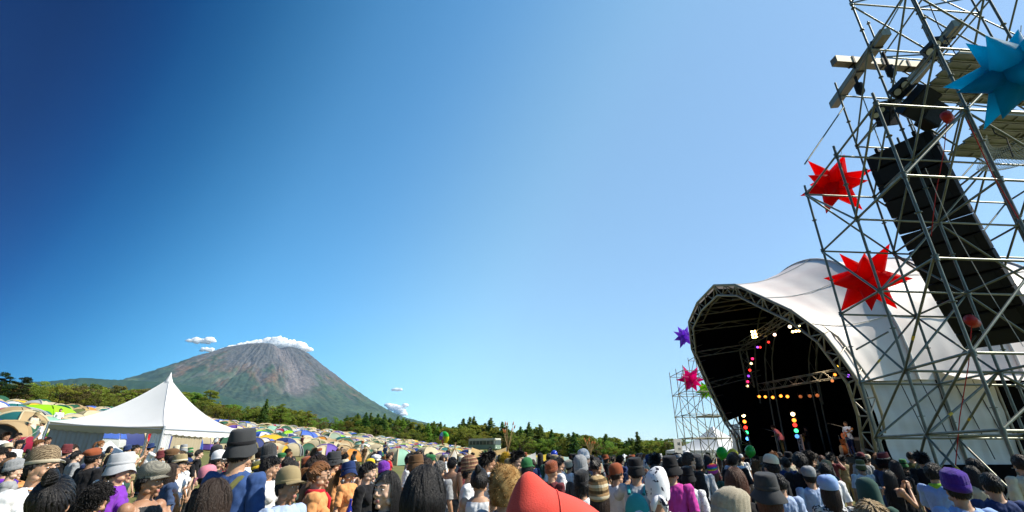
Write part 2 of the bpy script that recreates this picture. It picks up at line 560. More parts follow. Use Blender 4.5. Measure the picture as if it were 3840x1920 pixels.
def limb(mb, p0, p1, r0, r1, bend, nr, seg=4):
    p0 = Vector(p0); p1 = Vector(p1)
    pts = []; rad = []
    for i in range(seg + 1):
        t = i / seg
        o = Vector((nr.normal(), nr.normal(), nr.normal() * 0.5)) * bend * math.sin(math.pi * t)
        pts.append(p0.lerp(p1, t) + o); rad.append(r0 + (r1 - r0) * t)
    mb.path(pts, rad, 6)

def proto_broad(seed, wid, n_cl=34, leaves=85, low=0.12, shape=1.0):
    """unit-height broadleaf: (trunk mesh, crown mesh)"""
    nr = np.random.default_rng(seed)
    mb = MB(); limb(mb, (0, 0, -0.03), (0.02, 0, 0.45), 0.028, 0.016, 0.01, nr)
    cs = []
    for i in range(n_cl):
        h = low + (1 - low) * nr.uniform(0.02, 0.93) ** shape
        rr = wid * math.sqrt(max(0.04, 1 - ((h - 0.5) / 0.56) ** 2)) * nr.uniform(0.45, 1.0)
        t = nr.uniform(0, 2 * math.pi)
        c = np.array([rr * math.cos(t), rr * math.sin(t), h * 0.95])
        cs.append((c, nr.uniform(0.07, 0.15)))
        if i % 2 == 0: limb(mb, (0.01, 0, min(0.42, h * 0.6)), c * np.array([0.85, 0.85, 0.97]), 0.010, 0.003, 0.012, nr)
    P = []
    for c, r in cs:
        d = nr.normal(size=(leaves, 3)); d /= np.linalg.norm(d, axis=1)[:, None]
        d *= (nr.uniform(0.35, 1, leaves) ** 0.5)[:, None] * r
        d[:, 2] *= 0.72
        P.append(c + d)
    return mb.mesh('trunk'), crown_mesh('crown', np.concatenate(P), 0.026, nr, 0.25)

def proto_conifer(seed, wid, levels=26, low=0.06, dens=1.0):
    nr = np.random.default_rng(seed)
    mb = MB(); limb(mb, (0, 0, -0.03), (0, 0, 0.985), 0.022, 0.002, 0.002, nr, 6)
    P = []
    for i in range(levels):
        h = low + (0.985 - low) * i / (levels - 1)
        L = wid * (1 - h) ** 0.7 * nr.uniform(0.75, 1.12) + 0.006
        nb = int(6 + 6 * (1 - h))
        for k in range(nb):
            t = nr.uniform(0, 2 * math.pi); l2 = L * nr.uniform(0.6, 1.1)
            if k % 3 == 0 and l2 > 0.03: mb.tube((0, 0, h), (l2 * .8 * math.cos(t), l2 * .8 * math.sin(t), h - 0.015), 0.004, 0.001, 4, cap=False)
            m = max(3, int(l2 * 90 * dens))
            s = nr.uniform(0.15, 1, m) ** 0.7 * l2
            dz = -0.22 * s * s / (L + .01) + 0.10 * s + nr.normal(size=m) * 0.008
            sp = nr.normal(size=(m, 2)) * 0.016
            P.append(np.stack([s * math.cos(t) + sp[:, 0], s * math.sin(t) + sp[:, 1], h + dz], 1))
    P.append(np.stack([nr.normal(size=14) * .004, nr.normal(size=14) * .004, nr.uniform(0.94, 1.0, 14)], 1))
    return mb.mesh('trunk'), crown_mesh('crown', np.concatenate(P), 0.027, nr, 0.2)

def proto_pine(seed, wid, pads=20):
    nr = np.random.default_rng(seed)
    mb = MB(); limb(mb, (0, 0, -0.03), (0.05, 0.02, 0.92), 0.026, 0.006, 0.02, nr, 6)
    P = []
    for i in range(pads):
        h = 0.32 + 0.64 * (i + nr.uniform()) / pads
        L = wid * (1.05 - h) ** 0.5 * nr.uniform(0.5, 1.1)
        t = nr.uniform(0, 2 * math.pi)
        c = np.array([L * math.cos(t) + .04 * h, L * math.sin(t), h])
        limb(mb, (0.03 * h, 0, h - 0.05), c, 0.009, 0.003, 0.014, nr)
        m = 150
        r = nr.uniform(0.09, 0.16)
        d = nr.normal(size=(m, 3)); d /= np.linalg.norm(d, axis=1)[:, None]
        d *= nr.uniform(0.2, 1, (m, 1)) ** 0.5 * r; d[:, 2] *= 0.30
        P.append(c + d)
    return mb.mesh('trunk'), crown_mesh('crown', np.concatenate(P), 0.019, nr, 0.35)

pend = []      # (look, place, px, object, category, group): labels are settled when all stand
PROT = {}
def get_protos():
    PROT['broad'] = [proto_broad(11, 0.36), proto_broad(12, 0.42, 40), proto_broad(13, 0.33, 34, 85, 0.1, 0.85)]
    PROT['bush'] = [proto_broad(21, 0.62, 40, 80, 0.03, 1.2), proto_broad(22, 0.75, 44, 80, 0.03, 1.3), proto_broad(23, 0.55, 38, 80, 0.02)]
    PROT['conifer'] = [proto_conifer(31, 0.27, 28), proto_conifer(32, 0.32, 28), proto_conifer(33, 0.25, 30, 0.04, 1.2), proto_conifer(34, 0.36, 26)]
    PROT['cypress'] = [proto_conifer(41, 0.20, 36, 0.02, 1.7)]
    PROT['pine'] = [proto_pine(51, 0.36), proto_pine(52, 0.42, 24)]
get_protos()
def leafmat(n, c, c2):
    return mat(n, c, 0.75, noise=0.4, nscale=0.6, col2=c2, rnd=0.5, trans=0.5, spec=0.25)
BARK = mat('bark', (0.09, 0.065, 0.045), 0.95, noise=0.4, nscale=3, spec=0.1)
LEAF = {'dark': leafmat('conifer_needles', (0.125, 0.21, 0.040), (0.085, 0.15, 0.032)),
        'mid': leafmat('green_leaves', (0.25, 0.34, 0.045), (0.17, 0.25, 0.038)),
        'light': leafmat('yellow_green_leaves', (0.27, 0.28, 0.040), (0.18, 0.21, 0.036)),
        'brown': leafmat('autumn_leaves', (0.23, 0.19, 0.06), (0.15, 0.16, 0.045)),
        'pine': leafmat('pine_needles', (0.038, 0.075, 0.022), (0.02, 0.045, 0.014))}
TREE_KIND = {'broad': 'broadleaf_tree', 'bush': 'shrub', 'conifer': 'conifer_tree', 'cypress': 'cypress_tree', 'pine': 'pine_tree'}
tree_n = 0
def tree(kind, px, py, D, leaf, label, group=None, wide=1.0, sink=0.0, zone=None):
    """px, py: where its tip stands; D: distance north"""
    global tree_n
    tip = at_y(px, py, D)
    g = ground_h(tip.x, tip.y)
    h = max(1.2, tip.z - g + sink)
    pr = PROT[kind][tree_n % len(PROT[kind])]
    tree_n += 1
    e = empty(TREE_KIND[kind], (tip.x, tip.y, g - sink), (0, 0, rng.uniform(0, 6.28)), (h * wide, h * wide, h))
    put('trunk', pr[0], BARK, e); put('crown', pr[1], LEAF[leaf], e)
    if zone is None: tag(e, label, 'shrub' if kind == 'bush' else 'tree', group)
    else: pend.append([label, zone, px, e, 'shrub' if kind == 'bush' else 'tree', group])
    return e

def sil(px):
    pts = [(-100, 1420), (0, 1445), (130, 1450), (200, 1445), (300, 1446), (450, 1452), (600, 1445), (680, 1475), (760, 1480), (850, 1520), (900, 1520), (1060, 1522), (1150, 1548), (1230, 1590), (1262, 1606),
           (1290, 1572), (1330, 1565), (1400, 1565), (1500, 1572), (1570, 1580), (1650, 1596), (1700, 1600), (1740, 1585), (1800, 1584), (1840, 1598), (1900, 1602), (1950, 1618), (2000, 1606), (2060, 1618),
           (2100, 1628), (2150, 1628), (2210, 1630), (2280, 1638), (2330, 1652), (2370, 1650), (2430, 1652), (2500, 1650), (2560, 1672), (2650, 1690), (2800, 1700)]
    return float(np.interp(px, [p[0] for p in pts], [p[1] for p in pts]))
def wood_D(px):
    return float(np.interp(px, [-100, 300, 800, 1200, 1300, 1700, 2200, 2700], [70, 84, 108, 130, 140, 150, 155, 150]))

# trees one can pick out
named = [
 ('pine', 30, 1396, 62, 'pine', 'big dark spreading pine cut off by the left edge of the wood'),
 ('pine', 92, 1412, 64, 'pine', 'dark layered pine beside the big pine at the edge of the wood'),
 ('broad', 238, 1440, 84, 'dark', 'dark bushy tree rising over the low wood on the hilltop'),
 ('broad', 350, 1430, 92, 'dark', 'round dark tree standing above the brown wood near the white marquee'),
 ('broad', 690, 1478, 96, 'mid', 'dark green tree just beyond the white marquee peak'),
 ('pine', 795, 1461, 100, 'mid', 'tallest spreading green tree between the marquee and the cypress'),
 ('broad', 885, 1512, 104, 'mid', 'rounded green tree left of the pointed cypress'),
 ('cypress', 1003, 1496, 104, 'dark', 'single narrow pointed cypress in front of the mountain'),
 ('pine', 1060, 1514, 108, 'mid', 'wide flat-topped green tree right of the pointed cypress'),
 ('broad', 1120, 1532, 112, 'mid', 'green tree with a small knob top right of the cypress'),
 ('pine', 1160, 1540, 112, 'mid', 'layered green tree at the end of the wood below the mountain'),
 ('conifer', 1303, 1558, 140, 'dark', 'first pointed conifer of the dark clump, beside yellow-green trees'),
 ('conifer', 1343, 1550, 142, 'dark', 'tall dark conifer, second in the clump under the mountain slope'),
 ('conifer', 1374, 1547, 136, 'dark', 'broad dark conifer in the middle of the clump under the mountain slope'),
 ('conifer', 1392, 1548, 146, 'dark', 'slim dark conifer behind the broad one in the clump'),
 ('conifer', 1418, 1552, 142, 'dark', 'pointed conifer right of the clump centre under the slope'),
 ('conifer', 1443, 1551, 142, 'dark', 'last tall conifer of the dark clump under the slope'),
 ('conifer', 1494, 1561, 150, 'dark', 'lone conifer tip right of the dark clump'),
 ('bush', 1275, 1583, 132, 'brown', 'rounded yellow-brown tree at the left foot of the conifer clump'),
 ('conifer', 1628, 1580, 150, 'mid', 'pale green conifer beside the feathery light tree'),
 ('conifer', 1652, 1583, 150, 'dark', 'narrow conifer above the rainbow kite'),
 ('conifer', 1668, 1592, 152, 'dark', 'short conifer just right above the rainbow kite'),
 ('conifer', 1738, 1570, 150, 'dark', 'left of three tall conifers behind the coach'),
 ('conifer', 1762, 1565, 150, 'dark', 'middle of three tall conifers behind the coach'),
 ('conifer', 1778, 1563, 152, 'dark', 'right of three tall conifers behind the coach'),
 ('conifer', 1841, 1568, 150, 'dark', 'solitary sharp conifer above the coach front'),
 ('conifer', 1884, 1582, 152, 'dark', 'conifer behind the tall feathered poles'),
 ('conifer', 1953, 1600, 152, 'dark', 'thin conifer right of the tall feathered poles'),
 ('conifer', 1984, 1584, 150, 'dark', 'tall conifer with a sharp tip above the yellow tarpaulin'),
 ('conifer', 2025, 1593, 152, 'dark', 'narrow-tipped conifer above the blue balloon'),
 ('conifer', 2068, 1611, 148, 'dark', 'dark rounded conifer right above the blue balloon'),
 ('conifer', 2150, 1621, 140, 'dark', 'dark conifer left of the short feathered poles'),
 ('broad', 2205, 1626, 145, 'mid', 'leafy dark tree behind the short feathered poles'),
 ('conifer', 2272, 1630, 150, 'dark', 'dark-tipped conifer right of the short feathered poles'),
 ('conifer', 2388, 1620, 140, 'dark', 'tall conifer standing alone left of the far scaffold'),
 ('broad', 2512, 1640, 150, 'dark', 'dark tree just left of the far scaffold tower'),
 ('bush', 1520, 1616, 118, 'light', 'rounded bright yellow-green bush above the tents'),
 ('bush', 1465, 1622, 122, 'light', 'rounded olive bush beside the bright bush above the tents'),
]
for (k, px, py, D, lf, lab) in named:
    tree(k, px, py, D, lf, lab, wide=(1.15 if k == 'conifer' else 1.0))
# the wood behind and between them
ZONES = [(-90, 180, 'wood by the big pines', 'in the wood by the big pines'),
         (180, 640, 'wood behind the marquee', 'in the wood behind the marquee'),
         (640, 1240, 'wood around the cypress', 'in the wood around the cypress'),
         (1240, 1700, 'wood by the conifer clump', 'in the wood by the conifer clump'),
         (1700, 2120, 'wood behind the coach', 'in the wood behind the coach'),
         (2120, 2760, 'wood left of the far scaffold', 'in the wood left of the far scaffold')]
for (x0, x1, grp, lab) in ZONES:
    px = x0
    while px < x1:
        t = (px - 640) / 1200
        if px < 640: kinds = [('broad', 'mid'), ('bush', 'brown'), ('bush', 'mid'), ('broad', 'brown')]
        elif px < 1240: kinds = [('broad', 'mid'), ('pine', 'mid'), ('broad', 'brown'), ('bush', 'mid')]
        else: kinds = [('conifer', 'dark'), ('conifer', 'dark'), ('broad', 'mid'), ('conifer', 'mid'), ('broad', 'light'), ('broad', 'mid')]
        k, lf = rng.choice(kinds)
        D = wood_D(px) + rng.uniform(-3, 9)
        nm = {'broad': 'leafy', 'bush': 'bushy', 'conifer': 'pointed', 'pine': 'spreading'}[k]
        cl = {'mid': 'green', 'brown': 'olive brown', 'dark': 'dark green', 'light': 'yellow-green'}[lf]
        tree(k, px, sil(px) + rng.uniform(-10, 12), D, lf, '%s %s tree' % (nm, cl), 'trees of the ' + grp, zone=lab, wide=1.5 if px < 1240 else 1.6)
        px += rng.uniform(20, 34) * (84 / wood_D(px)) ** 0.6 * (0.9 if px < 1240 else 0.6)
    # understorey in front
    px = x0
    while px < x1:
        D = wood_D(px) - rng.uniform(8, 14)
        base = at_y(px, 1700, D); g = ground_h(base.x, base.y)
        hh = rng.uniform(2.2, 4.2) if px < 1700 else rng.uniform(3.2, 6.0)
        # pixel row of its tip
        P = Vector((base.x, base.y, g + hh)); zc = cP * P.y + sP * (P.z - EYE); v = (cP * (P.z - EYE) - sP * P.y) / zc
        lf = rng.choice(['mid', 'light', 'brown', 'mid'])
        cl = {'mid': 'green', 'brown': 'olive brown', 'light': 'yellow-green'}[lf]
        tree('bush', px, 960 - FOC * v, D, lf, 'low %s shrub' % cl, 'shrubs before the ' + grp, zone='before the ' + grp, wide=1.15)
        px += rng.uniform(34, 60) * (0.75 if px > 1700 else 1) * (84 / D) ** 0.6
# ------------------------------------------------------------------ tents
def cloth(name, c, trans=0.25, rough=0.6, bump=0.25, bscale=3.0, noise=0.12, nscale=1.5, spec=0.3):
    return mat(name, c, rough, noise=noise, nscale=nscale, bump=bump, bscale=bscale, trans=trans, spec=spec)
TC = {'tan': (0.50, 0.36, 0.19), 'cream': (0.66, 0.56, 0.36), 'green': (0.03, 0.12, 0.065), 'olive': (0.16, 0.19, 0.07), 'teal': (0.03, 0.19, 0.19),
      'navy': (0.04, 0.06, 0.22), 'brown': (0.30, 0.16, 0.07), 'grey': (0.42, 0.43, 0.44), 'white': (0.80, 0.80, 0.78), 'lime': (0.38, 0.75, 0.02),
      'purple': (0.17, 0.10, 0.45), 'crimson': (0.45, 0.03, 0.07), 'yellow': (0.80, 0.52, 0.04), 'orange': (0.70, 0.27, 0.04), 'blue': (0.08, 0.17, 0.60),
      'mint': (0.30, 0.55, 0.42), 'dark': (0.025, 0.028, 0.03), 'sage': (0.30, 0.38, 0.28)}
def tcol(n): return cloth('tent_' + n, TC[n])

def rib_pt(k, t, R=1.0, H=0.95):
    a = R_(45 + 90 * k)
    rho = R * math.cos(t * math.pi / 2) ** 0.8
    return Vector((rho * math.cos(a) * 1.41, rho * math.sin(a) * 1.41, H * math.sin(t * math.pi / 2) ** 0.92))
def R_(d): return math.radians(d)

def quarter(k, t0=0.0, t1=1.0, off=0.0, nu=6, nv=6, bulge=0.06):
    def fn(u, v):
        t = t0 + (t1 - t0) * v
        p = rib_pt(k, t).lerp(rib_pt(k + 1, t), u)
        n = Vector((math.cos(R_(90 * k + 90)), math.sin(R_(90 * k + 90)), 0.5)).normalized()
        return p + n * (off + bulge * math.sin(math.pi * u) * (1 - t) ** 0.5 * (1 if t > 0.12 else 0.5))
    mb = MB(); mb.grid(fn, nu, nv)
    return mb

def door_mb(k, off=0.02, w=0.62, top=0.62):
    def fn(u, v):
        t = top * v * 0.98 + 0.005
        hw = 0.5 * w * math.sqrt(max(0.0, 1 - (v ** 2.2)))
        uu = 0.5 + (u - 0.5) * 2 * hw
        p = rib_pt(k, t).lerp(rib_pt(k + 1, t), uu)
        n = Vector((math.cos(R_(90 * k + 90)), math.sin(R_(90 * k + 90)), 0.5)).normalized()
        return p + n * (off + 0.06 * math.sin(math.pi * uu) * (1 - t) ** 0.5)
    mb = MB(); mb.grid(fn, 6, 6)
    return mb

def arch_mb(k0, k1, r=0.05):
    pts = [rib_pt(k0, t / 7) * 1.015 for t in range(8)] + [rib_pt(k1, 1 - t / 7) * 1.012 for t in range(1, 8)]
    mb = MB(); mb.path(pts, r, 5)
    return mb

def vestibule_mb():
    """an awning pulled out in front of panel 3 (towards -Y)"""
    def fn(u, v):
        a = math.pi * u
        base = Vector((math.cos(a) * 0.93, -0.72, 0.92 * math.sin(a) ** 0.8))
        out = Vector((math.cos(a) * 0.8, -1.6, 0.80 * math.sin(a) ** 0.9))
        return base.lerp(out, v) - Vector((0, 0, 0.06 * math.sin(math.pi * v)))
    mb = MB(); mb.grid(fn, 10, 4)
    return mb
def vest_door_mb():
    def fn(u, v):
        a = math.pi * u
        out = Vector((math.cos(a) * 0.74, -1.5, 0.74 * math.sin(a) ** 0.9))
        return Vector((0, -1.45, 0.02)).lerp(out, v)
    mb = MB(); mb.grid(fn, 10, 3)
    return mb

TENT_PARTS = {
 'dome': [('side_panel', quarter(0), 'a'), ('side_panel', quarter(1), 'b'), ('side_panel', quarter(2), 'a'), ('front_panel', quarter(3), 'b'), ('door', door_mb(3), 'd'), ('pole_sleeve', arch_mb(0, 2), 't'), ('pole_sleeve', arch_mb(1, 3), 't')],
 'fly': [('body_panel', quarter(k, 0, 0.5), 'b') for k in range(4)] + [('rain_fly', quarter(k, 0.22, 1.0, 0.05), 'a') for k in range(4)] + [('door', door_mb(3, 0.02, 0.7, 0.5), 'd')],
 'porch': [('side_panel', quarter(0), 'a'), ('side_panel', quarter(1), 'b'), ('side_panel', quarter(2), 'a'), ('front_panel', quarter(3), 'b'), ('porch_awning', vestibule_mb(), 'a'), ('porch_door', vest_door_mb(), 'd'), ('pole_sleeve', arch_mb(0, 2), 't')],
}
TENT_MESH = {}
TENT_FAR = {}
for kd, parts in TENT_PARTS.items():
    TENT_MESH[kd] = [(n, mb.mesh(n), role) for (n, mb, role) in parts]
    far = MB()
    for (n, mb, role) in parts:
        far.add(mb.v, mb.f, 'abdt'.index(role), True)
    TENT_FAR[kd] = far
TENT_FAR_MESH = {k: m.mesh('dome_tent') for k, m in TENT_FAR.items()}

SCHEMES = [(('tan', 'green', 'dark', 'tan'), 'tan and dark green', 14), (('cream', 'olive', 'dark', 'cream'), 'cream and olive', 10), (('tan', 'teal', 'dark', 'cream'), 'tan and teal', 8),
           (('cream', 'navy', 'navy', 'cream'), 'cream and navy blue', 9), (('tan', 'brown', 'orange', 'tan'), 'tan and brown', 6), (('cream', 'grey', 'dark', 'grey'), 'cream and grey', 9),
           (('green', 'tan', 'tan', 'tan'), 'dark green and tan', 12), (('cream', 'purple', 'dark', 'purple'), 'cream and purple', 8), (('crimson', 'grey', 'dark', 'grey'), 'crimson and grey', 2),
           (('sage', 'green', 'dark', 'cream'), 'sage green', 12), (('cream', 'yellow', 'yellow', 'cream'), 'cream and yellow', 6), (('tan', 'orange', 'orange', 'tan'), 'tan and orange', 6),
           (('cream', 'blue', 'blue', 'blue'), 'cream and bright blue', 6), (('green', 'cream', 'dark', 'cream'), 'green and cream', 16), (('teal', 'tan', 'dark', 'cream'), 'teal and tan', 10), (('navy', 'cream', 'orange', 'cream'), 'navy and cream', 8), (('olive', 'yellow', 'dark', 'tan'), 'olive and yellow', 8), (('purple', 'grey', 'dark', 'purple'), 'purple and grey', 5), (('blue', 'white', 'dark', 'blue'), 'bright blue and white', 5), (('lime', 'lime', 'dark', 'lime'), 'lime green', 3), (('mint', 'cream', 'dark', 'cream'), 'pale mint', 10), (('white', 'white', 'dark', 'grey'), 'white', 6)]
WTS = [s[2] for s in SCHEMES]
KIND_TXT = {'dome': 'dome tent', 'fly': 'fly-sheet tent', 'porch': 'porch tent'}
def tent(kd, sch, x, y, size, rot, far, desc=None, hz=1.0):
    g = ground_h(x, y)
    cols = [tcol(c) for c in sch]
    if far:
        o = put('dome_tent', TENT_FAR_MESH[kd], cols, None, (x, y, g - 0.03), (0, 0, rot), (size, size, size * hz))
        return o
    e = empty('dome_tent', (x, y, g - 0.03), (0, 0, rot), (size, size, size * hz))
    for (n, me, role) in TENT_MESH[kd]:
        put(n, me, cols['abdt'.index(role)], e)
    return e

def pix(P):
    zc = cP * P[1] + sP * (P[2] - EYE)
    return 1920 + FOC * P[0] / zc, 960 - FOC * (cP * (P[2] - EYE) - sP * P[1]) / zc, zc

def front_D(px):
    return float(np.interp(px, [-100, 160, 300, 420, 700, 900, 1300, 1600, 1900, 2050], [27, 28, 29, 32, 36, 40, 44, 48, 54, 62]))
def back_D(px):
    return float(np.interp(px, [-100, 0, 300, 560, 900, 1250, 1400, 1700, 1800, 2050], [47, 50, 57, 66, 88, 110, 114, 116, 94, 84]))
MARQ_C = Vector((-14.4, 20.5))
def in_marquee(x, y):
    return -21 < x < -13.4 and 19 < y < 27.5
SPOTS = []
trg = random.Random(19)
Y = 22.0
while Y < 122:
    X = -115.0
    X += trg.uniform(0, 1.5)
    while X < 12:
        x = X + trg.uniform(-0.55, 0.55); y = Y + trg.uniform(-0.8, 0.8)
        px, py, zc = pix((x, y, ground_h(x, y) + 0.6))
        if -90 < px < 2050 and front_D(px) < y < back_D(px) and not in_marquee(x, y):
            SPOTS.append((x, y, px, py, zc))
        X += 2.25
    Y += 2.55
SPOTS.sort(key=lambda s: s[4])
NEAR_TENTS = 296
far_mb = MB(); far_cols = {}
def zone_of(px, y):
    f = (y - front_D(px)) / max(1, back_D(px) - front_D(px))
    row = 'front' if f < 0.34 else 'mid rows' if f < 0.67 else 'back'
    z = ('at far left' if px < 180 else 'above the marquee eave' if px < 520 else 'behind the marquee' if px < 860 else 'by the tall bucket hat' if px < 1130 else
         'below the leafy trees' if px < 1300 else 'below the conifer clump' if px < 1480 else 'below the bushes' if px < 1640 else 'before the coach' if px < 1840 else 'near the feathered poles')
    return row, z
for i, (x, y, px, py, zc) in enumerate(SPOTS):
    sch, desc, _ = trg.choices(SCHEMES, WTS)[0]
    if 320 < px < 600 and y < 48 and sch[0] == 'lime': sch, desc, _ = SCHEMES[0]
    kd = trg.choice(['dome', 'fly', 'porch', 'dome'])
    size = trg.uniform(0.76, 0.96) * (1.15 if trg.random() < 0.12 else 1)
    rot = trg.uniform(-0.9, 0.9) + (math.pi / 2 if trg.random() < 0.4 else 0)
    if i < NEAR_TENTS:
        o = tent(kd, sch, x, y, size, rot, zc > 62, hz=trg.uniform(1.25, 1.6))
        row, z = zone_of(px, y)
        pend.append(['%s %s' % (desc, KIND_TXT[kd]), 'in %s %s' % (row, z), px, o, 'tent', 'tents pitched on the hillside'])
    else:
        M = Matrix.Rotation(rot, 3, 'Z'); src = TENT_FAR[kd]; g = ground_h(x, y)
        b = len(far_mb.v)
        idx = []
        for c in sch:
            idx.append(far_cols.setdefault(c, len(far_cols)))
        far_mb.v.extend([tuple(M @ (Vector(v) * size) + Vector((x, y, g - 0.03))) for v in src.v])
        for f, m in zip(src.f, src.m):
            far_mb.f.append(tuple(q + b for q in f)); far_mb.m.append(idx[m]); far_mb.sm.append(True)
if far_mb.f:
    o = put('tent_field', far_mb, [tcol(c) for c in far_cols])
    struct(o, 'distant mass of small tents at the top of the hillside', 'stuff', 'tents')

# a few tents one can pick out
def special(px, py, zc, kd, sch, size, rot, label, hz=1.0, scl=None):
    p = at(px, py, zc)
    o = tent(kd, sch, p.x, p.y, size, rot, False, hz=hz)
    if scl: o.scale = scl
    tag(o, label, 'tent', 'tents pitched on the hillside')
special(92, 1592, 31, 'fly', ('lime', 'lime', 'dark', 'lime'), 1.3, 0.3, 'wide lime green dome tent in the second row at far left', 0.8)
special(178, 1522, 40, 'fly', ('lime', 'lime', 'dark', 'lime'), 1.7, 0.2, 'lime green dome tent high on the slope near the wood', 0.85)
special(300, 1537, 46, 'dome', ('lime', 'lime', 'dark', 'lime'), 1.35, 0.1, 'small yellow-lime tent near the wood edge, right of a larger one', 0.75)
special(30, 1660, 26, 'porch', ('tan', 'green', 'dark', 'tan'), 1.3, 0.5, 'large tan and green tent nearest the crowd at far left', 0.95)
special(128, 1672, 24.5, 'dome', ('crimson', 'crimson', 'dark', 'crimson'), 0.95, 0.2, 'small low crimson tent beside the marquee wall', 0.8)
special(84, 1530, 36, 'dome', ('crimson', 'grey', 'dark', 'grey'), 1.5, 0.4, 'crimson and grey dome tent on the upper left slope', 0.85)
special(1262, 1668, 62, 'dome', ('lime', 'white', 'white', 'white'), 1.35, 0.5, 'bright green and white cabin tent in the middle of the slope', 1.15)
special(1465, 1712, 52, 'dome', ('blue', 'mint', 'mint', 'blue'), 1.25, 0.1, 'bright blue square-topped tent right behind the crowd', 0.9)
special(1100, 1692, 50, 'fly', ('crimson', 'crimson', 'dark', 'crimson'), 1.1, 0.4, 'pink-red tent beside a purple one in the front row', 0.75)
special(1006, 1700, 46, 'fly', ('yellow', 'cream', 'dark', 'yellow'), 1.4, 0.4, 'yellow and cream dome right of the tall bucket hat', 0.9)
special(1632, 1692, 60, 'dome', ('lime', 'lime', 'dark', 'lime'), 1.2, 0.4, 'small lime tent in the front rows below the coach', 0.7)

# ------------------------------------------------------------------ marquee
def build_marquee():
    ang = math.atan2(0.996, 0.087)
    g = ground_h(MARQ_C.x - 2, MARQ_C.y + 2)
    # local +x runs left along the near face, local +y runs back along the sunny face
    xl = Vector((-0.996, 0.087, 0.040)).normalized(); yl = Vector((0.087, 0.996, 0.006)).normalized(); zl = -xl.cross(yl).normalized()
    # left-handed pair: use mirrored axes by building with x to the left directly in world space
    O = Vector((MARQ_C.x, MARQ_C.y, 0.50))
    def W(x, y, z): return O + xl * x + yl * y + Vector((0, 0, 1)) * z
    S, EV, PK = 5.3, 2.26, 4.36
    e = empty('white_marquee', O)
    white = mat('marquee_pvc', (0.86, 0.87, 0.88), 0.45, noise=0.05, nscale=1.0, bump=0.12, bscale=1.2, trans=0.28, spec=0.4)
    beige = mat('marquee_lining', (0.52, 0.44, 0.30), 0.7, noise=0.1, nscale=0.8, trans=0.30)  # tan cloth; also the near valance with its shade painted in
    grey = mat('marquee_wall_cloth', (0.30, 0.30, 0.31), 0.75, noise=0.08, nscale=1, bump=0.25, bscale=1.5, trans=0.10)  # darkened so the cloth colour carries the near face's shade
    metal = mat('aluminium', (0.55, 0.56, 0.57), 0.4, metal=0.8)
    def P(*a):
        return W(*a) - O
    corners = [(0, 0), (S, 0), (S, S), (0, S)]
    for k in range(4):
        a = corners[k]; b = corners[(k + 1) % 4]; c = (S / 2, S / 2)
        def fn(u, v):
            r = 1 - v
            x = c[0] + (a[0] + (b[0] - a[0]) * u - c[0]) * (0.03 + 0.97 * r); y = c[1] + (a[1] + (b[1] - a[1]) * u - c[1]) * (0.03 + 0.97 * r)
            f = (v ** 1.95) * 0.88 + v * 0.12
            z = EV + (PK - EV) * f - 0.10 * math.sin(math.pi * u) * r * (1 - 0.5 * v) - 0.05 * math.sin(math.pi * u) * math.sin(math.pi * v)
            return P(x, y, z)
        mb = MB(); mb.grid(fn, 14, 18); put('roof_panel', mb, white, e)
        # scalloped valance
        def fv(u, v):
            d = Vector((b[0] - a[0], b[1] - a[1])).normalized(); n = Vector((d.y, -d.x)) * 0.012
            z = EV - 0.10 * math.sin(math.pi * u) - 0.005 - v * (0.25 + 0.035 * abs(math.sin(u * math.pi * 14)))
            return P(a[0] + (b[0] - a[0]) * u + n.x, a[1] + (b[1] - a[1]) * u + n.y, z)
        mb = MB(); mb.grid(fv, 84, 2); put('valance', mb, beige if k == 0 else white, e)  # near-side valance takes the painted shade tone, the others stay white
        mb = MB(); mb.tube(P(a[0], a[1], EV - 0.12), P(b[0], b[1], EV - 0.12), 0.035, n=8); put('eave_rail', mb, metal, e)
        mb = MB(); mb.tube(P(a[0], a[1], -0.3), P(a[0], a[1], EV), 0.05, n=8); put('post', mb, metal, e)
    for (x, y) in corners:
        pts = []
        for q in range(13):
            v = q / 12; k2 = 0.03 + 0.97 * (1 - v)
            pts.append(P(S / 2 + (x - S / 2) * k2, S / 2 + (y - S / 2) * k2, EV + (PK - EV) * ((v ** 1.95) * 0.88 + v * 0.12) + 0.006))
        mb = MB(); mb.path(pts, 0.018, 6); put('hip_seam', mb, white, e)
        gx = x + (1.5 if x > S / 2 else -1.5); gy = y + (1.5 if y > S / 2 else -1.5)
        mb = MB(); mb.tube(P(x, y, EV - 0.1), P(gx, gy, -0.2), 0.008, n=5); put('guy_rope', mb, mat('guy_cord', (0.7, 0.7, 0.65), 0.8), e)
    # finial
    mb = MB(); top = P(S / 2, S / 2, PK)
    mb.path([top - Vector((0, 0, 0.05)), top + Vector((0, 0, 0.02)), top + Vector((0, 0, 0.22)), top + Vector((0, 0, 0.42))], [0.16, 0.15, 0.06, 0.008], 12); put('finial_cone', mb, white, e)
    mb = MB(); mb.tube(P(S / 2, S / 2, EV - 0.15), P(S / 2, S / 2, PK), 0.04, n=8); put('king_pole', mb, metal, e)
    for q in corners:
        mb = MB(); mb.tube(P(q[0], q[1], EV - 0.12), P(S / 2, S / 2, EV + 0.1), 0.025, n=6); put('brace_cable', mb, metal, e)
    # wall cloths: folds and a hem
    def wall(a, b, z0, z1, m, amp, fr, name='wall_cloth'):
        d = Vector((b[0] - a[0], b[1] - a[1])); n = Vector((d.y, -d.x)).normalized()
        def fn(u, v):
            o = amp * math.sin(u * fr + 1.5 * v) * (0.3 + 0.7 * v) + amp * 0.5 * math.sin(u * fr * 2.3 + 2 + v)
            return P(a[0] + d.x * u + n.x * o, a[1] + d.y * u + n.y * o, z1 + (z0 - z1) * v)
        mb = MB(); mb.grid(fn, 60, 6); put(name, mb, m, e)
    wall((S * 0.50, 0.08), (S - 0.05, 0.08), 0.0, EV - 0.2, grey, 0.035, 34)
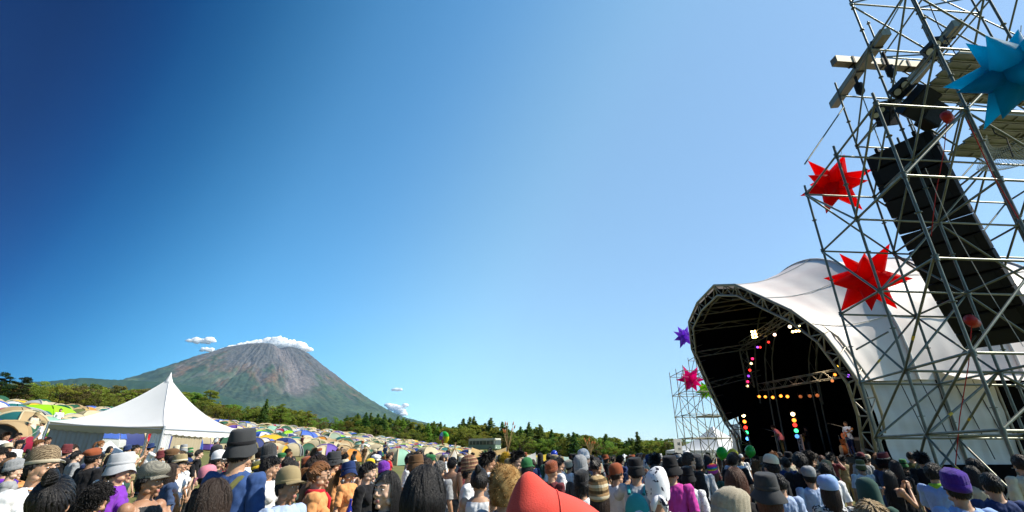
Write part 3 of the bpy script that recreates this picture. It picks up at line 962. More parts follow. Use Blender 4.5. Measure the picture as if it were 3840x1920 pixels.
    wall((0.06, 0.05), (0.06, 0.55), 0.0, EV - 0.2, white, 0.06, 30, 'tied_curtain')
    wall((0.05, 0.06), (0.55, 0.06), 0.0, EV - 0.2, white, 0.07, 26, 'tied_curtain')
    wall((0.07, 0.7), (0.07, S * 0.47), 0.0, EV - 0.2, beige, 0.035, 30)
    wall((0.07, S * 0.86), (0.07, S - 0.06), 0.0, EV - 0.2, white, 0.035, 12)
    # roll of spare cloth hanging under the eave
    tag(e, 'large white pagoda marquee with scalloped eaves on the left slope', 'marquee')
    # boom microphone under the eave
    mb = MB(); mic = P(0.75, 0.5, EV - 0.22)
    mb2 = MB(); mb2.path([mic + Vector((-0.42, 0.05, 0.03)), mic + Vector((-0.38, 0.05, 0.03)), mic + Vector((0.3, 0, 0)), mic + Vector((0.34, 0, 0))], [0.02, 0.075, 0.075, 0.02], 12)
    m = empty('boom_microphone', O)
    put('wind_muff', mb2, mat('grey_fur', (0.55, 0.53, 0.50), 0.95, noise=0.2, nscale=30, bump=0.6, bscale=60), m)
    mb3 = MB(); mb3.tube(mic - Vector((0, 0, 1.6)), mic, 0.015, n=6); put('boom_pole', mb3, mat('black_metal', (0.02, 0.02, 0.022), 0.5), m)
    tag(m, 'grey furry boom microphone under the marquee eave', 'microphone')
build_marquee()

def pagoda(px, py_tip, zc, w, label, eave_px=None, h=None, steps=12):
    """a plain small pagoda roof tent on four posts"""
    tip = at(px, py_tip, zc); g = ground_h(tip.x, tip.y)
    H = tip.z - g
    e = empty('pagoda_tent', (tip.x, tip.y, g), (0, 0, 0.5))
    white = MATS['marquee_pvc']
    ev = H * 0.45
    cs = [(-w/2, -w/2), (w/2, -w/2), (w/2, w/2), (-w/2, w/2)]
    for k in range(4):
        a = cs[k]; b = cs[(k + 1) % 4]
        def fn(u, v):
            r = 0.02 + 0.98 * (1 - v)
            return Vector(((a[0] + (b[0]-a[0])*u) * r, (a[1] + (b[1]-a[1])*u) * r, ev + (H - ev) * (v ** 1.9 * 0.8 + v * 0.2)))
        mb = MB(); mb.grid(fn, 6, steps); put('roof_panel', mb, white, e)
        mb = MB(); mb.grid(lambda u, v: Vector((a[0] + (b[0]-a[0])*u, a[1] + (b[1]-a[1])*u, ev - 0.3 * v)), 6, 1); put('valance', mb, white, e)
        mb = MB(); mb.tube((a[0], a[1], -0.2), (a[0], a[1], ev), 0.05, n=6); put('post', mb, MATS['aluminium'], e)
    tag(e, label, 'pagoda tent', 'white pagoda tents')
    return e
pagoda(413, 1653, 24, 2.0, 'small white pagoda peak seen through the marquee opening')
pagoda(2340, 1702, 95, 3.0, 'tiny white tent peak in front of the right-hand wood')
pagoda(2617, 1638, 55, 4.5, 'white pagoda tent behind the lower bays of the far scaffold')
pagoda(2672, 1600, 52, 7.5, 'tallest white pagoda tent behind the far scaffold')
pagoda(2588, 1665, 60, 4.0, 'narrow white pagoda peak left of the tall one behind the far scaffold')
pagoda(2748, 1618, 58, 6.0, 'white tent roof between the far scaffold and the stage')

# ------------------------------------------------------------------ coach
def build_coach():
    c = at(1816, 1700, 112); g = ground_h(c.x, c.y)
    e = empty('coach', (c.x, c.y, g + 0.1), (0, 0, R_(-38)), 0.9)
    L, Wd, H = 9.6, 2.5, 3.1
    cream = mat('coach_paint', (0.62, 0.60, 0.50), 0.35, noise=0.06, nscale=1); green = mat('coach_green', (0.22, 0.30, 0.22), 0.4)
    glass = mat('coach_glass', (0.05, 0.07, 0.07), 0.08, spec=0.6)
    def box(name, cc, s, m):
        mb = MB(); mb.box(cc, s)
        bm = bmesh.new(); me = mb.mesh(name); bm.from_mesh(me); bmesh.ops.bevel(bm, geom=bm.edges[:], offset=min(0.12, min(s) * 0.3), segments=2, affect='EDGES'); bm.to_mesh(me); bm.free()
        return put(name, me, m, e)
    box('lower_body', (0, 0, 0.9), (L, Wd, 1.2), green)
    box('upper_body', (0, 0, 2.0), (L - 0.05, Wd - 0.04, 1.2), cream)
    box('roof', (0, 0, 2.75), (L, Wd, 0.5), cream)
    for s in (-1, 1):
        for i in range(7):
            mb = MB(); mb.box((-L / 2 + 0.95 + i * 1.25, s * (Wd / 2 - 0.01), 1.95), (1.12, 0.04, 0.95)); put('window', mb, glass, e)
        for x in (-2.9, 3.1):
            mb = MB(); mb.tube((x, s * (Wd / 2 - 0.28), 0.48), (x, s * (Wd / 2 + 0.02), 0.48), 0.48, n=18); w = put('wheel', mb, mat('tyre', (0.02, 0.02, 0.02), 0.8), e)
            mb = MB(); mb.tube((x, s * (Wd / 2), 0.48), (x, s * (Wd / 2 + 0.04), 0.48), 0.24, n=14); put('hub', mb, MATS['aluminium'], w)
        mb = MB(); mb.box((L / 2 + 0.02, s * 0.9, 0.75), (0.06, 0.3, 0.2)); put('headlight', mb, mat('lamp_glass', (0.8, 0.8, 0.75), 0.1), e)
    mb = MB(); mb.box((L / 2 + 0.005, 0, 1.95), (0.05, Wd - 0.3, 1.1)); put('windscreen', mb, glass, e)
    tag(e, 'cream and grey-green coach parked at the edge of the tents', 'coach')
build_coach()

# ------------------------------------------------------------------ tipis with feathered poles
WOODP = mat('pole_wood', (0.42, 0.28, 0.13), 0.8, noise=0.3, nscale=4)
def tipi(px, py_cross, zc, r, label, cover, n_poles, over, spread, feather=True):
    X = at(px, py_cross, zc); g = ground_h(X.x, X.y)
    H = X.z - g
    e = empty('tipi', (X.x, X.y, g))
    rr = random.Random(int(px))
    mb = MB(); mb.lathe([(r, 0), (r * 0.72, H * 0.3), (r * 0.4, H * 0.62), (0.10, H * 0.97)], 18)
    put('cover', mb, cover, e)
    for k in range(n_poles):
        t = 2 * math.pi * (k + rr.uniform(-.3, .3)) / n_poles
        base = Vector((r * 1.02 * math.cos(t), r * 1.02 * math.sin(t), 0)); x = Vector((0.05 * math.cos(t), 0.05 * math.sin(t), H))
        d = Vector((-math.cos(t) * spread + rr.uniform(-.1, .1), -math.sin(t) * spread, 1)).normalized()
        top = x + d * over * rr.uniform(0.75, 1.1)
        mb = MB(); mb.path([base, x, top], [0.055, 0.045, 0.02], 6); p = put('pole', mb, WOODP, e)
        if feather:
            mb = MB(); mb.path([top - d * 0.05, top + d * 0.12, top + d * 0.4], [0.03, 0.09, 0.01], 6); put('feather', mb, mat(rr.choice(['rust_feather', 'tan_feather']), (0.5, 0.16, 0.05) if rr.random() < .5 else (0.55, 0.4, 0.2), 0.9), p)
    tag(e, label, 'tipi', 'tipis by the crowd')
cvs = cloth('tipi_canvas', (0.70, 0.66, 0.56), 0.2)
stripe = mat('tipi_stripes', (0.45, 0.12, 0.05), 0.8, noise=0.9, nscale=5, col2=(0.10, 0.32, 0.10), stretch=(1, 1, 0.05), trans=0.2)
tipi(1706, 1684, 48, 1.7, 'cream canvas tipi with short bare poles among the tents', cvs, 7, 0.7, 0.18, False)
tipi(1905, 1694, 50, 1.3, 'colourful tipi with the tall fan of feathered poles', stripe, 8, 2.7, 0.30)
tipi(2214, 1707, 62, 1.3, 'small tipi with a short fan of rust feathered poles before the wood', cvs, 8, 1.9, 0.42)

# ------------------------------------------------------------------ tarpaulins, kite and balloons
def tarp(px, py, zc, w, d, h, col, label, sag=0.25, rot=0.0):
    p = at(px, py, zc); g = ground_h(p.x, p.y)
    H = p.z - g
    e = empty('tarpaulin', (p.x, p.y, g), (0, 0, rot))
    def fn(u, v):
        x = (u - .5) * w; y = (v - .5) * d
        edge = max(abs(2*u-1), abs(2*v-1))
        return Vector((x, y, H - h * abs(2*v-1)**1.3 - sag * (math.sin(math.pi*u) * 0.6) * (1-abs(2*v-1)) + 0.2 * abs(2*u-1)**2 * (1-abs(2*v-1))))
    mb = MB(); mb.grid(fn, 14, 10); put('sheet', mb, col, e)
    for s in (-1, 1):
        mb = MB(); mb.tube((s * w / 2, 0, 0), (s * w / 2, 0, H + 0.25), 0.03, n=6); put('pole', mb, MATS['aluminium'], e)
    tag(e, label, 'tarpaulin')
tarp(1834, 1686, 46, 3.4, 3.0, 0.7, cloth('tarp_orange', (0.72, 0.50, 0.22), 0.4), 'cream-orange tarpaulin peaked over poles below the coach')
tarp(2010, 1706, 58, 3.6, 3.0, 0.7, cloth('tarp_yellow', (0.80, 0.58, 0.06), 0.4), 'long yellow tarpaulin behind the green cap', 0.1)
tarp(1945, 1706, 60, 2.0, 2.6, 0.8, cloth('tarp_pale', (0.45, 0.66, 0.66), 0.4), 'pale blue-green tarpaulin beside the colourful tipi', 0.1)
tarp(2130, 1712, 66, 3.2, 2.6, 0.6, cloth('tarp_mint', (0.50, 0.66, 0.58), 0.4), 'pale mint tarpaulin right of the blue balloon', 0.1)
tarp(1960, 1707, 40, 2.2, 2.2, 0.5, cloth('tarp_white', (0.8, 0.8, 0.76), 0.4), 'white awning behind the yellow wig', 0.1)

def rainbow_kite():
    c = at(1665, 1643, 90)
    e = empty('windsock_kite', c)
    cols = [(0.30, 0.08, 0.40), (0.35, 0.6, 0.75), (0.02, 0.45, 0.08), (0.10, 0.60, 0.05), (0.75, 0.72, 0.02), (0.85, 0.7, 0.02)]
    a0, a1 = R_(200), R_(-75)
    for k, cc in enumerate(cols):
        b0 = a0 + (a1 - a0) * k / 6; b1 = a0 + (a1 - a0) * (k + 1) / 6
        pts = []; rad = []
        for i in range(6):
            t = b0 + (b1 - b0) * i / 5; f = (k + i / 5) / 6
            pts.append(Vector((0.62 * math.cos(t), 0.1 * f, 0.85 * math.sin(t)))); rad.append(0.16 + 0.26 * math.sin(math.pi * min(1, 0.15 + f * 0.8)))
        mb = MB(); mb.path(pts, rad, 10); put('colour_segment', mb, cloth('kite_%d' % k, cc, 0.45), e)
    mb = MB(); mb.path([(-0.3, 0, -0.2), (-0.2, 0, -1.0), (0, 0, -1.4)], [0.2, 0.12, 0.03], 8); put('tail', mb, cloth('kite_red', (0.5, 0.12, 0.05), 0.4), e)
    g = ground_h(c.x, c.y) - c.z
    mb = MB(); mb.tube((0.05, 0.2, g), (0.05, 0.2, 0.9), 0.02, n=5); put('pole', mb, WOODP, e)
    tag(e, 'curved rainbow coloured windsock flying above the tents', 'windsock')
rainbow_kite()

def balloon(px, py, zc, r, col, label, squash=1.15):
    c = at(px, py, zc)
    e = empty('balloon', c, (0.1, 0.15, 0))
    m = mat('balloon_' + label.split()[0] + str(int(px)), col, 0.18, trans=0.35, spec=0.5)
    mb = MB(); mb.lathe([(0.001, r * squash), (r * 0.5, r * squash * 0.88), (r * 0.87, r * 0.55), (r, 0.08 * r), (r * 0.93, -0.38 * r), (r * 0.65, -0.8 * r), (r * 0.25, -1.12 * r), (0.02, -1.2 * r)], 24); put('skin', mb, m, e)
    mb = MB(); mb.path([(0, 0, -1.19 * r), (0, 0, -1.24 * r), (0, 0, -1.30 * r)], [0.008, 0.02, 0.028], 8); put('knot', mb, m, e)
    mb = MB(); mb.path([(0, 0, -1.25 * r), (0.02, 0, -2.2 * r), (-0.02, 0, -3.5 * r)], 0.004, 4); put('string', mb, mat('string', (0.7, 0.7, 0.7), 0.8), e)
    tag(e, label, 'balloon', 'balloons over the crowd')
balloon(2078, 1704, 14, 0.105, (0.05, 0.10, 0.62), 'blue balloon bobbing over the crowd before the wood')
balloon(2707, 1699, 13, 0.15, (0.03, 0.50, 0.05), 'round green balloon left of a yellow one at the stage corner')
balloon(2748, 1706, 13, 0.15, (0.72, 0.66, 0.05), 'yellow balloon at the stage corner')
balloon(2813, 1693, 10, 0.105, (0.03, 0.45, 0.06), 'larger green balloon in front of the dark stage', 1.25)
# ------------------------------------------------------------------ scaffold towers
STEEL = mat('galvanised_tube', (0.20, 0.215, 0.17), 0.42, metal=0.55, noise=0.35, nscale=6, bump=0.1, bscale=30, spec=0.5)
STEEL2 = mat('galvanised_deck', (0.34, 0.35, 0.28), 0.5, metal=0.5, noise=0.3, nscale=3, spec=0.4)
YTAPE = mat('yellow_tape', (0.75, 0.5, 0.04), 0.5)
BLK = mat('black_cabinet', (0.008, 0.009, 0.010), 0.6, noise=0.3, nscale=5, spec=0.3)
ALU = mat('aluminium_beam', (0.27, 0.25, 0.18), 0.45, metal=0.5, noise=0.2, nscale=3)

def tower(O, u, v, ni, nj, levels, top_of, label, rt=0.029, decks=(), seed=1, brace_p=0.55, lite=False, steel=None):
    STEEL = steel or MATS['galvanised_tube']
    """ring-lock scaffold: posts on a grid, ledgers at every level, braces between"""
    rr = random.Random(seed)
    O = Vector((*O, 0)); u = Vector((*u, 0)); v = Vector((*v, 0))
    e = empty('scaffold_tower', O)
    def P(i, j, z): return u * i + v * j + Vector((0, 0, z))
    n = 6 if lite else 8
    for i in range(ni):
        for j in range(nj):
            tp = top_of(i, j)
            mb = MB(); mb.tube(P(i, j, 0), P(i, j, tp), rt, n=n)
            post = put('post', mb, STEEL, e)
            if not lite:
                mb = MB(); mb.tube(P(i, j, 0), P(i, j, 0.03), 0.09, n=8); put('base_plate', mb, STEEL, post)
                z = 0.6
                while z < tp:
                    mb = MB(); mb.tube(P(i, j, z), P(i, j, z + 0.012), 0.062, n=8); put('rosette', mb, STEEL, post)
                    z += 0.9
                for L in levels:
                    if L < tp:
                        mb = MB(); mb.tube(P(i, j, L - 0.06), P(i, j, L + 0.05), rt * 1.7, n=7); put('coupler', mb, STEEL, post)
    def member(name, a, b, r=rt * 0.9):
        mb = MB(); mb.tube(a, b, r, n=n); return put(name, mb, STEEL, e)
    for L in levels:
        for i in range(ni):
            for j in range(nj):
                for (di, dj) in ((1, 0), (0, 1)):
                    if i + di < ni and j + dj < nj and L < min(top_of(i, j), top_of(i + di, j + dj)):
                        member('ledger', P(i, j, L + 0.02 * (dj)), P(i + di, j + dj, L + 0.02 * dj))
    zs = [0.15] + list(levels)
    for a, b in zip(zs[:-1], zs[1:]):
        for i in range(ni):
            for j in range(nj):
                for (di, dj) in ((1, 0), (0, 1)):
                    if i + di < ni and j + dj < nj and b < min(top_of(i, j), top_of(i + di, j + dj)) and rr.random() < brace_p:
                        f = rr.random() < 0.5
                        off = Vector((v.x, v.y, 0)).normalized() * 0.05 if di else Vector((u.x, u.y, 0)).normalized() * 0.05
                        p, q = (P(i, j, a), P(i + di, j + dj, b)) if f else (P(i, j, b), P(i + di, j + dj, a))
                        m = member('diagonal_brace', p - off, q - off, rt * 0.85)
                        if rr.random() < 0.25 and not lite:
                            c0 = p.lerp(q, 0.3) - off; c1 = p.lerp(q, 0.34) - off
                            mb = MB(); mb.tube(c0, c1, rt * 0.95, n=n); put('tape_band', mb, YTAPE, m)
    for (i0, i1, j0, j1, L) in decks:
        a = P(i0, j0, L + 0.07); b = P(i1, j0, L + 0.07); d = P(i0, j1, L + 0.07) - a
        for k in range(6):
            t = (k + 0.5) / 6
            c0 = a + d * t; c1 = b + d * t
            mb = MB(); w = d.length / 6 * 0.93
            mb.bar(c0, c1, w, 0.03)
            for sgn in (-1, 1):
                o = d.normalized() * (w / 2 - 0.02) * sgn - Vector((0, 0, 0.035))
                mb.bar(c0 + o, c1 + o, 0.03, 0.045)
            nn = 6
            for q in range(1, nn):
                cc = c0.lerp(c1, q / nn) - Vector((0, 0, 0.03)); o = d.normalized() * w * 0.45
                mb.bar(cc - o, cc + o, 0.03, 0.03)
            put('deck_plank', mb, STEEL2, e)
    tag(e, label, 'scaffold tower')
    return e, P, O

NL = [2.05, 3.30, 5.05, 6.85, 8.65, 10.45, 12.45, 14.3]
def near_top(i, j):
    if i == 0: return 8.95
    if i == 1: return 13.0 if j == 0 else 14.6
    return 16.0
NO, NU, NV = (8.58, 11.75), (2.1, 0.17), (-0.36, -1.9)
near_e, NP, NOv = tower(NO, NU, NV, 4, 3, NL, near_top, 'tall grey scaffold tower holding the speakers, close to the camera at right', decks=[(1.3, 3, 1.1, 1.95, 10.45), (1.4, 3, 1.1, 1.95, 8.65), (2, 3, 1, 2, 6.85), (2, 3, 1, 2, 5.05), (2, 3, 1, 2, 3.3)], seed=4, brace_p=0.85)
# loose cantilever tubes
for (a, b) in (((3165, 400), (3018, 615)), ((3330, 1245), (3212, 1310)), ((3290, 170), (3420, -60)), ((3470, -30), (3840, 145))):
    Y0 = 11.6
    pa = at_y(*a, Y0); pb = at_y(*b, Y0 - 0.4)
    mb = MB(); mb.tube(pa - NOv, pb - NOv, 0.022, n=8); put('loose_tube', mb, STEEL, near_e)

def far_top(i, j): return 8.8 if i == 0 else (10.2 if j < 1 else 11.2)
tower((14.95, 45.0), (2.0, 0.1), (-0.05, -2.0), 3, 3, [1.1, 2.9, 4.75, 6.6, 8.35, 9.9], far_top, 'slender far scaffold tower left of the stage, hung with stars', rt=0.035, steel=mat('weathered_tube', (0.42, 0.41, 0.33), 0.5, metal=0.4, noise=0.3, nscale=6), decks=[(1, 2, 0, 1, 4.75), (1, 2, 0, 1, 2.9)], seed=9, brace_p=0.75, lite=True)  # far tower tubes are lighter than the near ones

# roof beams that carry the loudspeakers
def beam(p0, p1, label):
    e = empty('roof_beam', Vector(p0))
    d = Vector(p1) - Vector(p0)
    for s in (-1, 1):
        x = d.cross(Vector((0, 0, 1))).normalized() * 0.062 * s
        mb = MB(); mb.bar(x, d + x, 0.12, 0.24); put('girder', mb, ALU, e)
    for t in (0.2, 0.55, 0.85):
        mb = MB(); mb.bar(d * t - d.normalized() * 0.03, d * t + d.normalized() * 0.03, 0.27, 0.27); put('strap', mb, BLK, e)
    tag(e, label, 'beam', 'beams on top of the near scaffold')
beam((11.1, 12.75, 12.78), (10.65, 9.7, 12.78), 'short double beam jutting out at the top corner of the near scaffold')
beam((10.1, 11.05, 13.06), (12.95, 11.3, 13.06), 'cross beam carrying the speaker chains on the near scaffold')
beam((13.05, 12.2, 12.78), (12.45, 9.4, 12.78), 'inner double beam at the top of the near scaffold')

# ------------------------------------------------------------------ hanging line array
def line_array():
    top = Vector((11.05, 10.95, 9.75))
    face = Vector((-0.86, -0.51, 0)).normalized(); side = Vector((0, 0, 1)).cross(face)
    e = empty('line_array_speaker', top)
    p = Vector((0, 0, 0)); grille = mat('speaker_grille', (0.012, 0.014, 0.015), 0.7, noise=0.4, nscale=60, bump=0.4, bscale=80)
    tilt = R_(5)
    for k in range(12):
        f = (face * math.cos(tilt) - Vector((0, 0, 1)) * math.sin(tilt)); up = side.cross(f) * -1
        if up.z < 0: up = -up
        M = Matrix((side, f, up)).transposed()
        c = p - up * 0.24
        mb = MB()
        w0, w1, hh = 0.80, 0.64, 0.225
        pts = [(-w1, -0.42), (w1, -0.42), (w0, 0.10), (w0 * 0.96, 0.32), (-w0 * 0.96, 0.32), (-w0, 0.10)]
        vs = [c + M @ Vector((x, y, -hh)) for x, y in pts] + [c + M @ Vector((x, y, hh)) for x, y in pts]
        nn = len(pts)
        mb.add(vs, [tuple(reversed(range(nn))), tuple(range(nn, 2 * nn))] + [(i, (i + 1) % nn, nn + (i + 1) % nn, nn + i) for i in range(nn)])
        cab = put('cabinet', mb, BLK, e)
        mb = MB(); mb.box(c + M @ Vector((0, 0.335, 0)), (1.2, 0.02, 0.40), M); put('grille', mb, grille, cab)
        for s in (-1, 1):
            mb = MB(); mb.box(c + M @ Vector((s * 0.64, 0.02, 0)), (0.04, 0.10, 0.30), M); put('side_bracket', mb, grille, cab)
        p = c - up * 0.24
        tilt += R_(3.0)
    mb = MB()
    for s in (-0.45, 0.45): mb.bar(side * s - face * 0.5, side * s + face * 0.4, 0.08, 0.12)
    mb.bar(-side * 0.6, side * 0.6, 0.1, 0.1); put('fly_frame', mb, BLK, e)
    mb = MB()
    for k in range(3):
        a = p + side * (-0.4 + 0.4 * k)
    mb.path([(0, 0, 0.1), (0, 0, 0.3)], 0.03, 6); put('shackle', mb, STEEL, e)
    tag(e, 'tall black line array of speaker cabinets hanging in the near scaffold', 'speaker')
    for s, lab in ((-0.42, 'chain hoist over the outer end of the hanging speakers'), (0.42, 'chain hoist over the inner end of the hanging speakers')):
        h = empty('chain_hoist', top + side * s + Vector((0, 0, 2.2)))
        mb = MB(); mb.path([(0, 0, 0), (0, 0, 0.1), (0, 0, 0.4), (0, 0, 0.45)], [0.05, 0.12, 0.12, 0.05], 10); put('motor', mb, BLK, h)
        for q in range(16):
            mb = MB(); mb.box((0, 0, -0.06 - q * 0.13), (0.03 if q % 2 else 0.012, 0.012 if q % 2 else 0.03, 0.14)); put('chain_link', mb, STEEL, h)
        mb = MB(); mb.bar((0, 0, 0.45), (0, 0, 1.0), 0.08, 0.03); put('sling', mb, BLK, h)
        tag(h, lab, 'hoist', 'hoists over the hanging speakers')
line_array()
def red_motor(px, py, Y, label):
    c = at_y(px, py, Y); e = empty('red_hoist', c, (0.3, 0.2, 0.6), 0.75)
    red = mat('red_hoist_paint', (0.40, 0.02, 0.015), 0.4)
    mb = MB(); mb.path([(-0.22, 0, 0), (-0.18, 0, 0), (0.12, 0, 0), (0.16, 0, 0)], [0.05, 0.14, 0.14, 0.08], 12); put('motor_body', mb, red, e)
    mb = MB(); mb.path([(0.14, 0, 0.05), (0.2, 0, 0.05), (0.3, 0, 0.05), (0.33, 0, 0.05)], [0.08, 0.11, 0.11, 0.04], 10); put('gear_case', mb, red, e)
    mb = MB(); mb.box((0.0, 0.02, 0.16), (0.12, 0.05, 0.1)); put('handle', mb, BLK, e)
    mb = MB(); mb.path([(0, 0, -0.1), (0.03, 0, -1.2), (0.1, 0.1, -2.6), (0.12, 0.1, -4.0)], 0.012, 5); put('red_rope', mb, mat('red_rope_mat', (0.5, 0.03, 0.02), 0.8), e)
    tag(e, label, 'hoist')
red_motor(3553, 440, 8.7, 'red chain hoist below the upper deck near the blue star')
red_motor(3645, 1206, 9.2, 'red hoist low beside the hanging speakers')

def flood(px, py, Y, label, n=2, s=1.0, rot=(0, 0, 0.3)):
    c = at_y(px, py, Y); e = empty('floodlight', c, rot, s)
    glass = mat('flood_glass', (0.55, 0.52, 0.42), 0.15, spec=0.6)
    for k in range(n):
        mb = MB(); mb.box((0, 0, k * 0.22), (0.24, 0.16, 0.20)); h = put('housing', mb, BLK, e)
        mb = MB(); mb.tube((0, -0.075, k * 0.22), (0, -0.092, k * 0.22), 0.085, n=16); put('lens', mb, glass, h)
    for x in (-0.16, 0.16):
        mb = MB(); mb.box((x, -0.1, 0.11 * (n - 1)), (0.02, 0.2, 0.22 * n)); put('barn_door', mb, BLK, e)
    mb = MB(); mb.tube((0, 0.05, 0.22 * n - 0.1), (0, 0.1, 0.22 * n + 0.2), 0.02, n=6); put('clamp', mb, STEEL, e)
    tag(e, label, 'floodlight', 'floodlights on the near scaffold')
flood(3478, 195, 9.2, 'twin floodlight highest on the near scaffold', rot=(0.9, 0.5, 0.4))
flood(3358, 345, 9.6, 'twin floodlight below the cross beam', rot=(0.9, 0.5, 0.4))
flood(3280, 432, 9.9, 'lowest twin floodlight at the scaffold corner', s=0.8, rot=(0.9, 0.5, 0.4))
def wedge(px, py, Y, rot, s, label):
    c = at_y(px, py, Y); e = empty('loudspeaker', c, rot, s)
    mb = MB(); mb.add([(-.3, -.2, -.45), (.3, -.2, -.45), (.22, .25, -.45), (-.22, .25, -.45), (-.3, -.2, .45), (.3, -.2, .45), (.22, .25, .45), (-.22, .25, .45)], [(3, 2, 1, 0), (4, 5, 6, 7), (0, 1, 5, 4), (1, 2, 6, 5), (2, 3, 7, 6), (3, 0, 4, 7)])
    put('cabinet', mb, BLK, e)
    mb = MB(); mb.box((0, -0.21, 0), (0.54, 0.02, 0.84)); put('grille', mb, MATS['speaker_grille'], e)
    mb = MB(); mb.box((0, 0.27, 0.2), (0.2, 0.03, 0.06)); put('handle', mb, STEEL, e)
    tag(e, label, 'loudspeaker', 'loudspeakers hung on the near scaffold')
wedge(3440, 385, 9.4, (1.0, 0.3, 0.3), 0.85, 'black loudspeaker hung under the upper deck')
wedge(3490, 430, 9.6, (0.3, 0.5, 0.2), 0.75, 'tilted black loudspeaker behind the one under the deck')
wedge(3330, 425, 10.2, (0.5, -0.3, 0.3), 0.75, 'black loudspeaker at the top of the hanging array')

def cable(pts, r, m, label, cat='cable'):
    mb = MB(); mb.path(pts, r, 5)
    tag(put('cable', mb, m), label, cat, 'cables on the near scaffold')
BLKC = mat('black_cable', (0.01, 0.01, 0.012), 0.6)
cable([at_y(3470, -20, 9.0), at_y(3520, 100, 9.0), at_y(3600, 230, 9.0), at_y(3650, 350, 9.0)], 0.012, BLKC, 'thin dark cable sagging beside the upper deck')
cable([at_y(3700, 430, 8.3), at_y(3730, 500, 8.2), at_y(3775, 520, 8.2), at_y(3800, 590, 8.2)], 0.012, BLKC, 'looped black cable below the blue star')
cable([at_y(3470, 630, 8.2), at_y(3560, 830, 8.2), at_y(3700, 1080, 8.2), at_y(3838, 1300, 8.2)], 0.006, mat('pale_cord', (.5, .5, .45), .8), 'pale cord running down across the hanging speakers')
cable([at_y(3628, 450, 8.0), at_y(3720, 650, 8.0), at_y(3820, 820, 8.0)], 0.010, MATS['red_rope_mat'], 'red rope slanting down from the upper red hoist')

def net():
    def pt(u, v):
        p = at_y(3700 + 150 * u, 505 + 110 * v + 25 * math.sin(3 * u), 8.3 + 0.5 * u)
        return p + Vector((0, 0.25 * math.sin(3 * u + 2 * v), -0.12 * math.sin(math.pi * v)))
    mb = MB()
    nu, nv = 26, 18
    for i in range(nu + 1): mb.path([pt(i / nu, j / 8) for j in range(9)], 0.004, 3, cap=False)
    for j in range(nv + 1): mb.path([pt(i / 10, j / nv) for i in range(11)], 0.004, 3, cap=False)
    tag(put('safety_net', mb, mat('net_cord', (0.62, 0.62, 0.56), 0.8)), 'pale safety net slung under the deck below the blue star', 'net')
net()

# ------------------------------------------------------------------ inflatable stars
def star(px, py, Y, Rr, col, label, seed, rot):
    c = at_y(px, py, Y); e = empty('inflatable_star', c, rot)
    m = mat('star_' + label.split()[0] + str(seed), col, 0.45, noise=0.12, nscale=2, bump=0.15, bscale=4, trans=0.82, spec=0.3)
    rr = random.Random(seed)
    core = 0.30 * Rr
    mb = MB(); mb.ellip((0, 0, 0), (core, core, core), 16, 12); put('core', mb, m, e)
    dirs = [Vector(d) for d in ((1,0,0),(-1,0,0),(0,1,0),(0,-1,0),(0,0,1),(0,0,-1))] + [Vector((a, b, c2)).normalized() for a in (-1,1) for b in (-1,1) for c2 in (-1,1)]
    for d in dirs:
        d = (d + Vector((rr.uniform(-.1,.1), rr.uniform(-.1,.1), rr.uniform(-.1,.1)))).normalized()
        x = d.orthogonal().normalized(); y = d.cross(x); L = Rr * rr.uniform(0.86, 1.05)
        vs = []; rings = [(0.22, 0.25), (0.36, 0.245), (0.60, 0.155), (0.82, 0.070), (1.0, 0.003)]
        nn = 8
        for (t, r) in rings:
            for k in range(nn):
                a = 2 * math.pi * k / nn
                q = r * Rr * (1.0 if k % 2 == 0 else 0.80)
                vs.append(d * L * t + (x * math.cos(a) + y * math.sin(a)) * q)
        mb = MB(); mb.add(vs, [(i*nn+k, i*nn+(k+1)%nn, (i+1)*nn+(k+1)%nn, (i+1)*nn+k) for i in range(len(rings)-1) for k in range(nn)], 0, True); put('spike', mb, m, e)
    mb = MB(); mb.path([(0, 0, 0.3 * Rr), (0.05, 0.1, 1.0 * Rr)], 0.008, 5); put('hanging_cord', mb, MATS['pale_cord'], e)
    tag(e, label, 'star', 'inflatable stars hung on the scaffolds')
star(3812, 272, 6.9, 1.2, (0.0, 0.44, 0.66), 'big sky-blue spiked star cut by the right edge', 1, (0.35, 0.25, 0.5))
star(3128, 690, 13.2, 1.12, (0.95, 0.006, 0.01), 'upper red spiked star at the outer corner of the near scaffold', 2, (0.5, 0.1, 0.3))
star(3252, 1050, 13.0, 1.16, (0.95, 0.006, 0.01), 'lower red spiked star in front of the white stage roof', 3, (0.2, 0.45, 0.9))
star(2566, 1262, 42.0, 1.12, (0.42, 0.16, 0.85), 'purple star above the far scaffold beside the stage arch', 4, (0.3, 0.3, 0.2))
star(2590, 1424, 41.5, 1.25, (0.95, 0.04, 0.42), 'pink star hung on the far scaffold', 5, (0.6, 0.2, 0.7))
star(2648, 1462, 43.0, 1.0, (0.42, 0.75, 0.02), 'lime star half hidden between far scaffold and stage arch', 6, (0.1, 0.6, 0.2))

